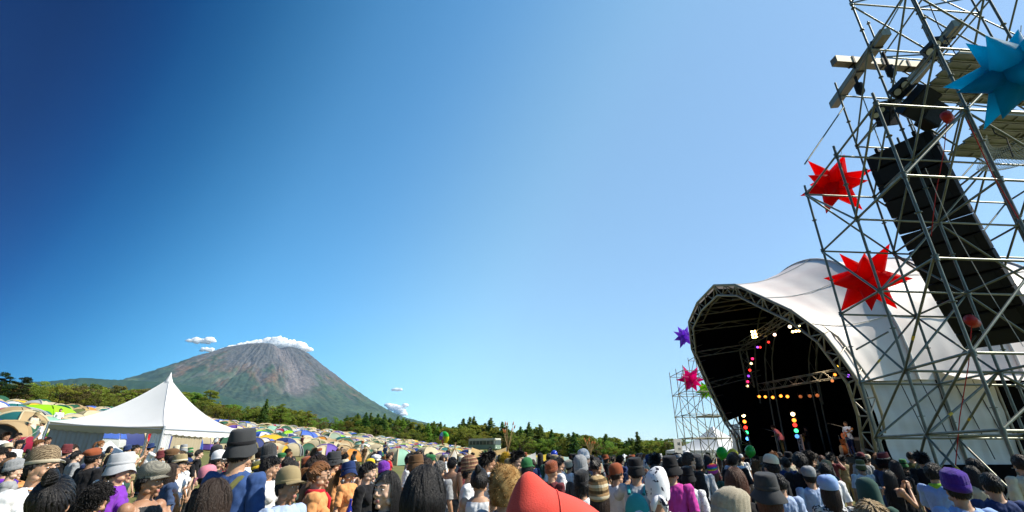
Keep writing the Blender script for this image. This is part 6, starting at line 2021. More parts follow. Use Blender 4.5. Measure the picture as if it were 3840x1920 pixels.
PAL = {'white': (0.80, 0.80, 0.80), 'black': (0.012, 0.012, 0.014), 'navy': (0.020, 0.040, 0.13), 'blue': (0.040, 0.085, 0.23), 'purple': (0.20, 0.04, 0.42), 'red': (0.55, 0.02, 0.03), 'magenta': (0.55, 0.05, 0.33),
       'orange': (0.70, 0.32, 0.12), 'grey': (0.30, 0.31, 0.32), 'lightgrey': (0.50, 0.51, 0.53), 'charcoal': (0.045, 0.047, 0.050), 'olive': (0.13, 0.13, 0.045), 'green': (0.03, 0.15, 0.05), 'teal': (0.03, 0.28, 0.30), 'cream': (0.70, 0.62, 0.45),
       'khaki': (0.32, 0.25, 0.13), 'brown': (0.14, 0.075, 0.035), 'maroon': (0.14, 0.03, 0.035), 'pink': (0.62, 0.22, 0.28), 'paleblue': (0.40, 0.50, 0.70), 'yellow': (0.75, 0.50, 0.03), 'rust': (0.28, 0.075, 0.03), 'darkgreen': (0.03, 0.075, 0.06), 'beige': (0.50, 0.43, 0.31), 'coral': (0.80, 0.085, 0.06), 'violet': (0.07, 0.02, 0.30), 'lime': (0.3, 0.6, 0.05), 'denim': (0.05, 0.08, 0.16), 'skyblue': (0.28, 0.42, 0.72)}
NICE = {'lightgrey': 'light grey', 'paleblue': 'pale blue', 'darkgreen': 'dark green', 'skyblue': 'sky blue', 'stripe_brown': 'brown striped', 'rainbow': 'rainbow striped', 'knit_tan': 'tan striped', 'check': 'grey checked', 'print': 'black-printed white', 'herring': 'tan herringbone', 'dotted': 'white dotted', 'leopard': 'black and white patterned', 'furtan': 'tawny'}
def tex_mat(name):
    if name in MATS: return MATS[name]
    m = bpy.data.materials.new(name); m.use_nodes = True; N = m.node_tree.nodes; Lk = m.node_tree.links; b = N['Principled BSDF']
    b.inputs['Roughness'].default_value = 0.9; b.inputs['Specular IOR Level'].default_value = 0.15
    tc = N.new('ShaderNodeTexCoord')
    if name in ('stripe_brown', 'rainbow', 'knit_tan'):
        sx = N.new('ShaderNodeSeparateXYZ'); Lk.new(tc.outputs['Object'], sx.inputs[0])
        nz = N.new('ShaderNodeTexNoise'); nz.inputs['Scale'].default_value = 18; Lk.new(tc.outputs['Object'], nz.inputs['Vector'])
        ad = N.new('ShaderNodeMath'); ad.operation = 'MULTIPLY_ADD'; ad.inputs[1].default_value = 0.016; Lk.new(nz.outputs[0], ad.inputs[0]); Lk.new(sx.outputs['Z'], ad.inputs[2])
        ml = N.new('ShaderNodeMath'); ml.operation = 'MULTIPLY'; ml.inputs[1].default_value = {'stripe_brown': 22, 'rainbow': 7.5, 'knit_tan': 10}[name]; Lk.new(ad.outputs[0], ml.inputs[0])
        fr = N.new('ShaderNodeMath'); fr.operation = 'FRACT'; Lk.new(ml.outputs[0], fr.inputs[0])
        cr = N.new('ShaderNodeValToRGB'); cr.color_ramp.interpolation = 'CONSTANT'
        cols = {'stripe_brown': [(0.16, 0.08, 0.05), (0.42, 0.27, 0.15), (0.25, 0.12, 0.08)], 'rainbow': [(0.55, 0.02, 0.12), (0.7, 0.2, 0.02), (0.75, 0.55, 0.03), (0.08, 0.35, 0.08), (0.05, 0.12, 0.45), (0.3, 0.03, 0.2)], 'knit_tan': [(0.62, 0.54, 0.38), (0.30, 0.19, 0.09), (0.12, 0.075, 0.035), (0.40, 0.28, 0.14)]}[name]
        el = cr.color_ramp.elements
        el[0].color = (*cols[0], 1); el[1].position = 1 / len(cols); el[1].color = (*cols[1], 1)
        for i in range(2, len(cols)): el.new(i / len(cols)).color = (*cols[i], 1)
        Lk.new(fr.outputs[0], cr.inputs[0]); Lk.new(cr.outputs[0], b.inputs['Base Color'])
    else:
        if name == 'check':
            t = N.new('ShaderNodeTexChecker'); t.inputs['Scale'].default_value = 130; t.inputs[1].default_value = (0.34, 0.32, 0.26, 1); t.inputs[2].default_value = (0.10, 0.10, 0.09, 1); Lk.new(tc.outputs['Object'], t.inputs[0]); src = t.outputs[0]
        elif name == 'herring':
            t = N.new('ShaderNodeTexWave'); t.inputs['Scale'].default_value = 28; t.bands_direction = 'DIAGONAL'; t.inputs['Distortion'].default_value = 6; t.inputs['Detail Scale'].default_value = 3
            Lk.new(tc.outputs['Object'], t.inputs[0]); cr = N.new('ShaderNodeValToRGB'); cr.color_ramp.elements[0].color = (0.07, 0.045, 0.03, 1); cr.color_ramp.elements[1].color = (0.34, 0.26, 0.16, 1); Lk.new(t.outputs[1], cr.inputs[0]); src = cr.outputs[0]
        else:
            t = N.new('ShaderNodeTexNoise'); t.inputs['Scale'].default_value = {'print': 22, 'dotted': 60, 'leopard': 45, 'furtan': 16}[name]; t.inputs['Detail'].default_value = 2
            Lk.new(tc.outputs['Object'], t.inputs['Vector']); cr = N.new('ShaderNodeValToRGB')
            lo, hi, c0, c1 = {'print': (0.60, 0.625, (0.80, 0.80, 0.82), (0.03, 0.03, 0.05)), 'dotted': (0.62, 0.65, (0.78, 0.78, 0.78), (0.10, 0.10, 0.12)), 'leopard': (0.48, 0.54, (0.55, 0.55, 0.55), (0.02, 0.02, 0.02)), 'furtan': (0.35, 0.7, (0.20, 0.10, 0.03), (0.46, 0.31, 0.13))}[name]
            cr.color_ramp.elements[0].position = lo; cr.color_ramp.elements[0].color = (*c0, 1); cr.color_ramp.elements[1].position = hi; cr.color_ramp.elements[1].color = (*c1, 1)
            Lk.new(t.outputs[0], cr.inputs[0]); src = cr.outputs[0]
        Lk.new(src, b.inputs['Base Color'])
    bn = N.new('ShaderNodeTexNoise'); bn.inputs['Scale'].default_value = 220; Lk.new(tc.outputs['Object'], bn.inputs['Vector'])
    bp = N.new('ShaderNodeBump'); bp.inputs['Strength'].default_value = 0.5; bp.inputs['Distance'].default_value = 0.004; Lk.new(bn.outputs[0], bp.inputs['Height']); Lk.new(bp.outputs[0], b.inputs['Normal'])
    MATS[name] = m
    return m
def fab(c):
    if c in PAL: return mat('fabric_' + c, PAL[c], 0.88, noise=0.14, nscale=14, bump=0.14, bscale=260, spec=0.15, sheen=0.1)
    return tex_mat(c)
def knit(c):
    if c in PAL: return mat('knit_' + c, PAL[c], 0.95, noise=0.22, nscale=40, bump=0.45, bscale=300, spec=0.1, sheen=0.25)
    return tex_mat(c)

bad = []
def person(px, py, zc, face, body='m_down', hr=('short', 'black'), hat=None, hc=None, hc2=None, top='tee', tc='white', label=None, skin='mid', glasses=False, feats=None, zone=None, under=None, standing=None, scarf=None, hmin=0.86, hmax=1.13, parts=True):
    P = at(px, py, zc) if standing is None else Vector(standing)
    g = ground_h(P.x, P.y) if standing is None else standing[2]
    up = HAT_UP[hat] + (0.024 if hat and hat not in ('hood', 'fur_hat', 'felt_horn_hat') else 0)
    if hr and hr[0] in ('curly', 'wig') and not hat: up = 0.05
    if standing is None:
        s = (P.z - g) / (1.705 + up)
        if s < hmin or s > hmax: bad.append((label or '?', round(s, 2)))
        s = max(hmin, min(hmax, s))
    else: s = standing[3]
    e = empty('person', (P.x, P.y, g), (0, 0, R_(180 - face)), s)
    B = BODY[body]
    near = zc < 9
    put('body', B['body'], [skin_m(skin), LIP], e)
    lean = body == 'm_lean'
    H = HC.copy()
    hrot = (0, 0, 0)
    if lean:
        a = 0.5; y = H.y; z = H.z - 0.98
        H = Vector((0, y * math.cos(a) - z * math.sin(a), 0.98 + y * math.sin(a) + z * math.cos(a))); hrot = (a, 0, 0)
    if top != 'bare': put(B[top].name.split('.')[0], B[top], fab(tc), e)
    put('trousers', B['trousers'], fab(rng.choice(['denim', 'charcoal', 'khaki', 'olive', 'navy'])), e)
    put('shoes', B['shoes'], fab(rng.choice(['black', 'brown', 'white', 'charcoal'])), e)
    if hr:
        un = under if under is not None else (hat is not None and hat not in ('flower_band',))
        put('hair', hair(hr[0], int(px), un), hair_m(hr[1]), e, H, hrot)
    if hat:
        f = knit if hat in ('beanie', 'tall_beanie', 'slouch', 'fur_hat') else fab
        for (n, me, role) in hat_meshes(hat):
            put(n, me, f(hc if role == 0 or hc2 is None else hc2), e, H + Vector((0, 0.006, 0.024)) if hat not in ('hood', 'fur_hat', 'felt_horn_hat') else H, (hrot[0] - (0.13 if hat not in ('hood', 'fur_hat', 'felt_horn_hat') else 0), 0, 0))
    show = feats if feats is not None else (near and 60 < (face % 360) < 300)
    if show and not lean:
        F = face_meshes()
        for sd in (-1, 1):
            put('eye', F['eye%d' % sd], EYE_W, e); put('iris', F['iris%d' % sd], IRIS, e); put('eyebrow', F['brow%d' % sd], hair_m('black'), e)
    if glasses and not lean: put('sunglasses', face_meshes()['sunglasses'], GLASS_D, e)
    if scarf:
        mb = MB(); mb.lathe([(0.066, 1.405), (0.088, 1.40), (0.098, 1.425), (0.090, 1.455), (0.068, 1.46)], 26, (0, 0.015, 0), fn=lambda p, t, r, z: wr(p - Vector((0, 0, 1.43)), 0.12, 18) + Vector((0, 0, 1.43)))
        mb.path([(0.03, -0.075, 1.42), (0.05, -0.115, 1.36), (0.055, -0.125, 1.26)], [0.02, 0.028, 0.008], 8)
        put('neck_scarf', mb, fab(scarf), e)
    hd = {'black': 'black', 'brown': 'dark brown', 'auburn': 'red-brown', 'copper': 'copper', 'blond': 'blond', 'grey': 'grey', 'yellow': 'yellow'}
    if label: tag(e, label, 'person', 'people in the festival crowd')
    else:
        hn = {'tall_beanie': 'tall beanie', 'slouch': 'slouchy beanie', 'wide_hat': 'wide-brimmed hat', 'bucket': 'bucket hat', 'flat_cap': 'flat cap', 'newsboy': 'newsboy cap', 'straw': 'straw hat', 'fur_hat': 'fur hat', 'trucker': 'trucker cap', 'bandana': 'bandana'}.get(hat, hat)
        look = ('person in %s %s' % (NICE.get(hc, hc), hn)) if hat else '%s %s-haired person' % ({'messy': 'tousled', 'long': 'long', 'short': 'short', 'bob': 'bob', 'bun': 'topknot', 'ponytail': 'ponytail', 'curly': 'curly', 'spiky': 'spiky', 'wig': 'fluffy'}[hr[0]], hd[hr[1]].replace('dark brown', 'brown'))
        cl = 'bare-chested' if top == 'bare' else NICE.get(tc, tc) + ' top'
        pend.append([look + (' and ' if hat else ' in ') + cl if top != 'bare' else look + ', ' + cl, zone or '', px, e, 'person', 'people in the festival crowd'])
    return e

PPL = [
 # px, py, zc, face, body, hair, hat, hat colour, band, top, colour, label, extras
 (190, 1664, 3.8, 92, 'm_down', ('short', 'black'), 'skullcap', 'herring', 'beige', 'tee', 'white', 'man in profile with herringbone cap and white shirt at far left', dict(skin='mid')),
 (226, 1786, 2.36, -18, 'f_down', ('bun', 'black'), None, None, None, 'tee', 'black', 'woman with a black topknot, nearest at bottom left', {}),
 (475, 1695, 4.6, 60, 'm_down', ('short', 'black'), 'bucket', 'lightgrey', 'lightgrey', 'tee', 'purple', 'person in light grey bucket hat and purple shirt', {}),
 (385, 1806, 3.8, 20, 'f_down', ('curly', 'black'), None, None, None, 'tee', 'black', 'black curly head low between the topknot and the purple shirt', {}),
 (590, 1724, 3.95, 95, 'm_drink', ('messy', 'black'), 'newsboy', 'check', 'check', 'tank', 'charcoal', 'man in checked newsboy cap drinking, bare shoulders', dict(skin='tan')),
 (35, 1718, 7, -80, 'm_down', ('short', 'black'), 'cap', 'brown', 'brown', 'tee', 'violet', 'person in dark brown cap turned away at the left edge', dict(scarf='purple')),
 (374, 1697, 10, 120, 'm_down', ('short', 'black'), 'beret', 'black', 'black', 'long', 'denim', 'man in black beret and dark blue shirt looking this way', dict(skin='fair')),
 (335, 1738, 8.3, 30, 'm_down', ('short', 'black'), 'beanie', 'navy', 'navy', 'tee', 'navy', 'person in navy beanie behind the topknot', {}),
 (923, 1606, 4.0, 5, 'm_down', ('short', 'black'), 'bucket', 'charcoal', 'black', 'tee', 'blue', 'tallest man, dark grey bucket hat and blue shirt, back to the camera', dict(hmax=1.2, strap=True)),
 (817, 1788, 2.4, 0, 'f_down', ('long', 'brown'), None, None, None, 'tee', 'black', 'woman with long straight dark hair in front of the tall man', {}),
 (1095, 1742, 3.8, 112, 'm_down', ('short', 'black'), 'cap', 'khaki', 'khaki', 'tee', 'paleblue', 'man in khaki cap facing the camera, pale blue shirt', dict(skin='tan')),
 (1022, 1711, 5.4, 85, 'm_down', ('messy', 'black'), None, None, None, 'tee', 'white', 'black-haired man in white shirt behind the khaki cap', {}),
 (1207, 1730, 4.6, 75, 'f_hold', ('ponytail', 'copper'), None, None, None, 'long', 'orange', 'woman with copper ponytail, red scarf and orange jacket', dict(scarf='red', glasses=True, bottle=True)),
 (685, 1702, 7.6, 80, 'm_down', ('short', 'black'), 'fedora', 'khaki', 'cream', 'tee', 'white', 'person in khaki brimmed hat with a pale band', {}),
 (832, 1684, 7.7, 70, 'm_down', ('short', 'black'), 'trucker', 'white', 'white', 'tee', 'charcoal', 'person in white trucker cap left of the tall bucket hat', {}),
 (707, 1695, 12, 170, 'm_down', ('short', 'black'), 'beret', 'black', 'black', 'tee', 'black', 'small face under a black beret beside the khaki brimmed hat', dict(skin='fair', feats=True)),
 (790, 1740, 5.8, 30, 'f_down', ('short', 'black'), 'bandana', 'pink', None, 'tee', 'black', 'person in pink bandana behind the tall man', {}),
 (970, 1726, 9.5, 60, 'm_down', ('short', 'black'), 'beanie', 'olive', 'yellow', 'tee', 'olive', 'person in olive beanie with yellow edge', {}),
 (1195, 1703, 5.2, 60, 'f_down', ('messy', 'brown'), None, None, None, 'tee', 'brown', 'brown-haired person behind the copper ponytail', {}),
 (1250, 1700, 8.2, 70, 'm_down', ('short', 'black'), 'beanie', 'black', 'black', 'tee', 'black', 'person in black beanie right of the copper ponytail', {}),
 (1280, 1746, 8.4, 85, 'f_down', ('long', 'black'), 'bucket', 'maroon', 'pink', 'long', 'black', 'woman in maroon bucket hat with pink band and sunglasses', dict(glasses=True)),
 (1298, 1722, 12.5, 60, 'm_down', ('short', 'black'), 'bucket', 'cream', 'cream', 'tee', 'white', 'person in cream bucket hat behind the maroon hat', {}),
 (1335, 1728, 8.2, 30, 'f_down', ('long', 'black'), None, None, None, 'tank', 'white', 'long black hair right of the maroon hat', {}),
 (1385, 1731, 5.7, 95, 'm_down', ('messy', 'black'), None, None, None, 'long', 'black', 'black-haired man in black jacket in profile', dict(skin='fair')),
 (1446, 1725, 8.4, 60, 'f_down', ('long', 'brown'), 'slouch', 'purple', 'purple', 'tee', 'cream', 'person in bright purple beanie', {}),
 (1393, 1717, 10, 60, 'm_down', ('short', 'black'), 'cap', 'yellow', 'grey', 'tee', 'grey', 'person in yellow and grey cap', {}),
 (1457, 1762, 3.15, 205, 'f_down', ('long', 'black'), None, None, None, 'tee', 'charcoal', 'smiling woman facing the camera', dict(skin='fair')),
 (1598, 1738, 2.0, 10, 'f_down', ('bob', 'black'), None, None, None, 'tee', 'violet', 'nearest black bobbed head seen from behind, violet shirt', {}),
 (1543, 1697, 8.6, 90, 'm_down', ('short', 'black'), None, None, None, 'tee', 'white', 'man with cropped black hair in white shirt, in profile', {}),
 (1767, 1702, 6.0, 95, 'm_down', ('messy', 'black'), 'tall_beanie', 'stripe_brown', 'stripe_brown', 'tee', 'white', 'man in brown striped tall beanie and white shirt', {}),
 (1800, 1757, 4.6, 10, 'f_down', ('bun', 'black'), None, None, None, 'tank', 'white', 'woman with curled-up black hair and white top from behind', {}),
 (1896, 1731, 3.4, 20, 'm_down', None, 'fur_hat', 'furtan', None, 'tee', 'lightgrey', 'person in a big tawny fur hat', {}),
 (1570, 1718, 15, 60, 'm_down', ('short', 'black'), 'hood', 'teal', None, 'long', 'teal', 'person in a teal hood far back', {}),
 (1605, 1716, 7.9, 30, 'm_down', ('short', 'brown'), None, None, None, 'tee', 'beige', 'close-cropped brown head behind the black bob', {}),
 (1650, 1728, 7.2, 20, 'm_down', ('messy', 'grey'), None, None, None, 'tee', 'grey', 'grey tousled head right of the black bob', {}),
 (1697, 1714, 9, 20, 'm_down', ('messy', 'black'), None, None, None, 'bare', 'white', 'bare-backed man with black hair left of the striped beanie', dict(skin='tan')),
 (1812, 1707, 12, 40, 'f_down', ('long', 'black'), 'beanie', 'rainbow', 'rainbow', 'tee', 'charcoal', 'person in striped knit cap before the orange tarpaulin', {}),
 (1897, 1697, 13, 30, 'm_down', ('wig', 'yellow'), None, None, None, 'tee', 'yellow', 'person in a fluffy bright yellow wig', {}),
 (1977, 1712, 7.3, 30, 'm_down', ('long', 'black'), 'cap', 'green', 'green', 'tee', 'black', 'person in green cap with long hair', {}),
 (2085, 1762, 1.27, 0, 'f_down', None, 'felt_horn_hat', 'coral', None, 'tee', 'red', 'nearest person in a big coral red felt hat', dict(hmin=0.8)),
 (2069, 1725, 7, 45, 'm_down', None, 'beanie', 'rust', 'rust', 'long', 'maroon', 'person in rust brown beanie behind the coral hat', {}),
 (2095, 1715, 8.3, 80, 'm_down', ('messy', 'black'), None, None, None, 'tee', 'white', 'black-haired man right of the rust beanie', {}),
 (2133, 1723, 11, 40, 'f_down', ('short', 'brown'), 'beanie', 'beige', 'beige', 'tee', 'white', 'person in beige knit cap', {}),
 (2177, 1702, 6.3, 30, 'm_down', ('short', 'black'), 'tall_beanie', 'grey', 'grey', 'tee', 'charcoal', 'person in tall grey beanie', {}),
 (2236, 1714, 10.5, 50, 'm_down', ('short', 'black'), 'cap', 'red', 'red', 'tee', 'grey', 'person in red cap', {}),
 (2247, 1736, 10, 40, 'f_down', ('long', 'brown'), 'bucket', 'cream', 'cream', 'tee', 'olive', 'person in cream bucket hat below the red cap', {}),
 (2180, 1760, 5.2, 20, 'f_down', ('bob', 'black'), 'beanie', 'black', 'black', 'tee', 'dotted', 'long-haired person in black cap right of the coral hat', {}),
 (2243, 1777, 4.0, 25, 'f_down', ('long', 'brown'), 'slouch', 'knit_tan', 'knit_tan', 'tee', 'cream', 'person in tan striped slouchy knit hat', {}),
 (2310, 1733, 6.4, 60, 'm_down', ('short', 'brown'), 'bandana', 'rust', None, 'tee', 'white', 'person with a rust headscarf and white shirt', {}),
 (2380, 1715, 5.8, 20, 'm_photo', ('short', 'black'), 'bucket', 'black', 'charcoal', 'tee', 'lightgrey', 'man in black bucket hat raising a camera, teal backpack', dict(camera=True, backpack=True)),
 (2455, 1744, 3.5, 15, 'f_down', ('short', 'black'), 'headscarf', 'print', None, 'tee', 'white', 'person in white printed pointed headscarf', {}),
 (2510, 1708, 5.6, 30, 'm_down', ('short', 'brown'), 'wide_hat', 'black', 'black', 'tee', 'magenta', 'person in black wide hat and magenta shirt', {}),
 (2575, 1748, 6.3, 30, 'f_down', ('bob', 'black'), 'bucket', 'black', 'black', 'tee', 'dotted', 'person in black bucket hat and dotted white shirt', {}),
 (2610, 1701, 8.0, 15, 'm_down', ('short', 'black'), 'beanie', 'charcoal', 'charcoal', 'tee', 'lightgrey', 'person in dark beanie and pale shirt from behind', {}),
 (2670, 1738, 8.5, 45, 'f_down', ('long', 'auburn'), 'beanie', 'rainbow', 'magenta', 'long', 'darkgreen', 'person in rainbow striped knit cap', {}),
 (2750, 1747, 3.8, 25, 'f_down', ('long', 'auburn'), None, None, None, 'tee', 'black', 'woman with long red-brown hair', {}),
 (2715, 1824, 2.6, -75, 'f_down', ('short', 'black'), 'slouch', 'beige', 'beige', 'long', 'charcoal', 'nearest person in beige fuzzy beanie turned to the side', {}),
 (2863, 1772, 3.5, 15, 'f_down', ('long', 'auburn'), 'wide_hat', 'charcoal', 'charcoal', 'long', 'black', 'person in large grey bucket hat with wavy brim', {}),
 (2890, 1718, 7.6, 40, 'f_down', ('bob', 'brown'), 'flower_band', 'teal', None, 'tee', 'black', 'dark-haired woman with a teal flower band', {}),
 (2993, 1696, 6.8, 20, 'm_down', ('messy', 'black'), None, None, None, 'tee', 'black', 'dark silhouetted head in front of the stage centre', {}),
 (3025, 1744, 6.6, 10, 'm_down', ('short', 'black'), 'flat_cap', 'grey', 'grey', 'tee', 'paleblue', 'man in grey flat cap and pale blue shirt', {}),
 (3095, 1776, 4.6, 20, 'f_down', ('long', 'brown'), 'newsboy', 'skyblue', 'skyblue', 'tee', 'leopard', 'woman in sky blue newsboy cap', dict(scarf='leopard')),
 (3085, 1733, 7, 10, 'm_down', ('short', 'black'), None, None, None, 'tee', 'white', 'short-haired man in white shirt behind the sky blue cap', {}),
 (2915, 1775, 5.5, 15, 'm_down', ('short', 'black'), None, None, None, 'tee', 'paleblue', 'person in pale blue shirt behind the wavy grey hat', {}),
 (3221, 1723, 9.8, 20, 'm_down', ('short', 'black'), 'bucket', 'olive', 'cream', 'tee', 'white', 'person in olive bucket hat and white shirt', {}),
 (3240, 1787, 4.6, 10, 'm_down', None, 'hood', 'darkgreen', None, 'long', 'darkgreen', 'person in dark green hood', {}),
 (3330, 1763, 7.2, 80, 'f_clap', ('long', 'black'), None, None, None, 'tank', 'black', 'woman in sunglasses clapping under the scaffold', dict(glasses=True)),
 (3366, 1767, 9.5, 40, 'm_down', ('short', 'black'), 'cap', 'green', 'green', 'tee', 'white', 'person in green cap under the scaffold', {}),
 (3490, 1735, 6.0, 60, 'm_clap', ('messy', 'black'), None, None, None, 'tee', 'skyblue', 'black-haired man with raised hands and lime scarf', dict(scarf='lime')),
 (3560, 1753, 3.9, 15, 'm_down', ('short', 'black'), 'beanie', 'violet', 'violet', 'tee', 'skyblue', 'person in deep violet beanie and blue shirt near the right corner', {}),
 (3700, 1770, 4.6, 20, 'm_down', ('short', 'black'), None, None, None, 'long', 'navy', 'dark figure in navy top at the far right', {}),
 (3255, 1876, 2.35, 20, 'f_down', ('messy', 'blond'), None, None, None, 'tee', 'black', 'blond-streaked head cut by the bottom edge', {}),
 (3447, 1699, 9, 20, 'm_down', ('spiky', 'black'), None, None, None, 'tee', 'black', 'spiky-haired dark figure at the stage side', {}),
]
PEOPLE_XY = []
special_e = {}
for rec in PPL:
    px, py, zc, face, body, hr, hat, hc, hc2, top, tc, label, ex = rec
    ex = dict(ex); extra = {k: ex.pop(k) for k in ('strap', 'bottle', 'camera', 'backpack') if k in ex}
    e = person(px, py, zc, face, body, hr, hat, hc, hc2, top, tc, label, **ex)
    PEOPLE_XY.append((e.location.x, e.location.y))
    s = e.scale[0]
    Mw = Matrix.Translation(e.location) @ Matrix.Rotation(e.rotation_euler[2], 4, 'Z') @ Matrix.Scale(s, 4)
    if label.startswith('man in profile with herringbone'):
        mb = MB(); mb.path([(0.06, -0.12, 1.16), (0.075, -0.125, 1.30), (0.085, -0.06, 1.435), (0.06, 0.075, 1.45), (0, 0.10, 1.45), (-0.06, 0.075, 1.45), (-0.085, -0.06, 1.435), (-0.075, -0.125, 1.30), (0.06, -0.12, 1.16)], 0.005, 6); put('lanyard', mb, fab('orange'), e)
    if 'strap' in extra:
        mb = MB(); pts = [Vector((-0.13, -0.10, 1.30)), Vector((-0.10, -0.03, 1.425)), Vector((-0.09, 0.09, 1.40)), Vector((-0.02, 0.165, 1.28)), Vector((0.08, 0.185, 1.10)), Vector((0.19, 0.13, 0.96))]
        mb.path(pts, [0.024] * 6, 8); put('bag_strap', mb, fab('olive'), e)
    if 'bottle' in extra:
        p = Mw @ Vector((0.045, -0.325, 1.215))
        b = empty('bottle', p, (0.15, 0.1, 0)); gl = mat('blue_glass', (0.02, 0.03, 0.35), 0.08, spec=0.7, trans=0.3)
        mb = MB(); mb.lathe([(0.028, -0.10), (0.031, -0.09), (0.031, 0.02), (0.026, 0.05), (0.013, 0.085), (0.012, 0.13)], 18, capends=True); put('glass_body', mb, gl, b)
        mb = MB(); mb.lathe([(0.0125, 0.125), (0.0145, 0.127), (0.0145, 0.14), (0.0125, 0.142)], 14, capends=True); put('neck_rim', mb, gl, b)
        tag(b, 'dark blue glass bottle held by the woman in the orange jacket', 'bottle')
    if 'camera' in extra:
        p = Mw @ Vector((0.0, -0.37, 1.60))
        c = empty('camera_phone', p, (0, 0, e.rotation_euler[2]))
        mb = MB(); mb.box((0, 0, 0), (0.14, 0.025, 0.075)); put('case', mb, mat('camera_silver', (0.35, 0.35, 0.36), 0.35, metal=0.6), c)
        mb = MB(); mb.box((0, 0.0135, 0), (0.12, 0.003, 0.06)); put('screen', mb, mat('screen_black', (0.01, 0.01, 0.012), 0.1), c)
        tag(c, 'small silver camera held up by the man in the black bucket hat', 'camera')
    if 'backpack' in extra:
        b = empty('backpack', e.location, (0, 0, e.rotation_euler[2]), s); tl = fab('teal')
        mb = MB(); mb.ellip((0, 0.24, 1.14), (0.15, 0.09, 0.22), 18, 12); put('sack', mb, tl, b)
        mb = MB(); mb.ellip((0, 0.30, 1.06), (0.11, 0.05, 0.10), 14, 10); put('front_pocket', mb, tl, b)
        for sd in (-1, 1):
            mb = MB(); mb.path([(sd * 0.09, 0.19, 1.34), (sd * 0.105, 0.08, 1.425), (sd * 0.11, -0.05, 1.40), (sd * 0.12, -0.125, 1.28), (sd * 0.15, -0.06, 1.08), (sd * 0.12, 0.15, 0.98)], 0.022, 8); put('shoulder_strap', mb, tl, b)
        tag(b, 'teal backpack worn by the man with the camera', 'backpack')
# a lanyard, hand fan and other loose things are too small to show

# the rest of the crowd
crg = random.Random(23)
def crowd_ok(x, y):
    if x > 13.6 and y > 18.5: return False
    if 6.9 < x < 15.2 and 7.0 < y < 13.2: return False
    if in_marquee(x, y): return False
    return True
HATS = [None] * 20 + ['beanie', 'bucket', 'cap', 'bucket', 'cap', 'beanie', 'straw', 'fedora', 'flat_cap', 'bandana', 'tall_beanie', 'beret', 'newsboy']
HCOLS = ['black', 'black', 'charcoal', 'cream', 'beige', 'khaki', 'olive', 'brown', 'grey', 'white', 'maroon', 'green', 'navy', 'rust', 'lightgrey', 'khaki']
TCOLS = ['white', 'white', 'white', 'white', 'black', 'black', 'black', 'black', 'navy', 'navy', 'charcoal', 'charcoal', 'grey', 'cream', 'olive', 'maroon', 'denim', 'lightgrey', 'darkgreen', 'brown', 'beige', 'khaki', 'orange', 'red']
def pz(px, zc):
    pl = ('the far left edge' if px < 250 else 'the marquee wall' if px < 560 else 'the marquee' if px < 900 else 'the copper ponytail' if px < 1300 else 'the smiling woman' if px < 1560 else 'the striped beanie' if px < 1880 else
          'the coral hat' if px < 2160 else 'the tall grey beanie' if px < 2420 else 'the magenta shirt' if px < 2680 else 'the stage lights' if px < 3010 else 'the stage corner' if px < 3320 else 'the near scaffold')
    return ('close by ' if zc < 7.5 else 'near ' if zc < 13 else 'far off by ') + pl
cand = []
tries = 0
while tries < 30000 and len(cand) < 228:
    tries += 1
    zc = crg.uniform(6.5, 36) if crg.random() < 0.5 else crg.uniform(6.2, 18)
    px = crg.uniform(-40, 3860)
    far = float(np.interp(px, [0, 200, 600, 1000, 1500, 2000, 2600, 2900, 3300, 3840], [17, 17, 22, 26, 29, 34, 30, 22, 14, 9]))
    if zc > far: continue
    d = ray(px, 1705); p = Vector((0, 0, EYE)) + d * zc
    if not crowd_ok(p.x, p.y): continue
    md = 0.42 + 0.05 * zc
    if any((p.x - a) ** 2 + (p.y - b) ** 2 < md * md for a, b in PEOPLE_XY): continue
    PEOPLE_XY.append((p.x, p.y)); cand.append((px, zc, p))
for (px, zc, p) in cand:
    g = ground_h(p.x, p.y)
    fem = crg.random() < 0.45
    hgt = crg.uniform(1.52, 1.64) if fem else crg.uniform(1.62, 1.76)
    # nobody here stands taller than the photograph's crowd
    hat = crg.choice(HATS)
    hr = (crg.choice(['long', 'bob', 'bun', 'ponytail', 'long']) if fem else crg.choice(['short', 'messy', 'short', 'spiky', 'curly', 'messy']), crg.choice(['black'] * 6 + ['brown'] * 4 + ['auburn', 'copper']))
    s = hgt / 1.705
    face = crg.gauss(62, 32) if px < 2700 else crg.gauss(30, 25)
    hc = crg.choice(HCOLS)
    top = 'tee' if crg.random() < 0.7 else 'long'
    pe = person(px, 1700, zc, face, ('f_down' if fem else 'm_down') if crg.random() < 0.84 else crg.choice(['f_clap', 'f_hold'] if fem else ['m_clap', 'm_photo', 'm_drink']), hr, hat, hc, hc if crg.random() < .7 else crg.choice(HCOLS), top, crg.choice(TCOLS), None, skin=crg.choice(['fair', 'mid', 'mid', 'tan']), zone=pz(px, zc), standing=(p.x, p.y, g, s), feats=(zc < 7 and 70 < face < 290))

    pe.rotation_euler = (crg.gauss(0, 0.04), crg.gauss(0, 0.04), pe.rotation_euler[2])

# people among the tents
for i in range(16):
    for _ in range(60):
        px = crg.uniform(20, 1900); D = crg.uniform(front_D(px) - 4, front_D(px) + 8)
        p = at_y(px, 1690, D); p = Vector((p.x, p.y, ground_h(p.x, p.y)))
        if not in_marquee(p.x, p.y): break
    fem = crg.random() < 0.5
    person(px, 1700, 40, crg.uniform(0, 360), 'f_down' if fem else 'm_down', ('short', 'black'), crg.choice([None, 'bucket', 'cap']), crg.choice(HCOLS), None, 'tee', crg.choice(TCOLS), None, zone='among the front tents', standing=(p.x, p.y, p.z, crg.uniform(0.9, 1.03)), feats=False)

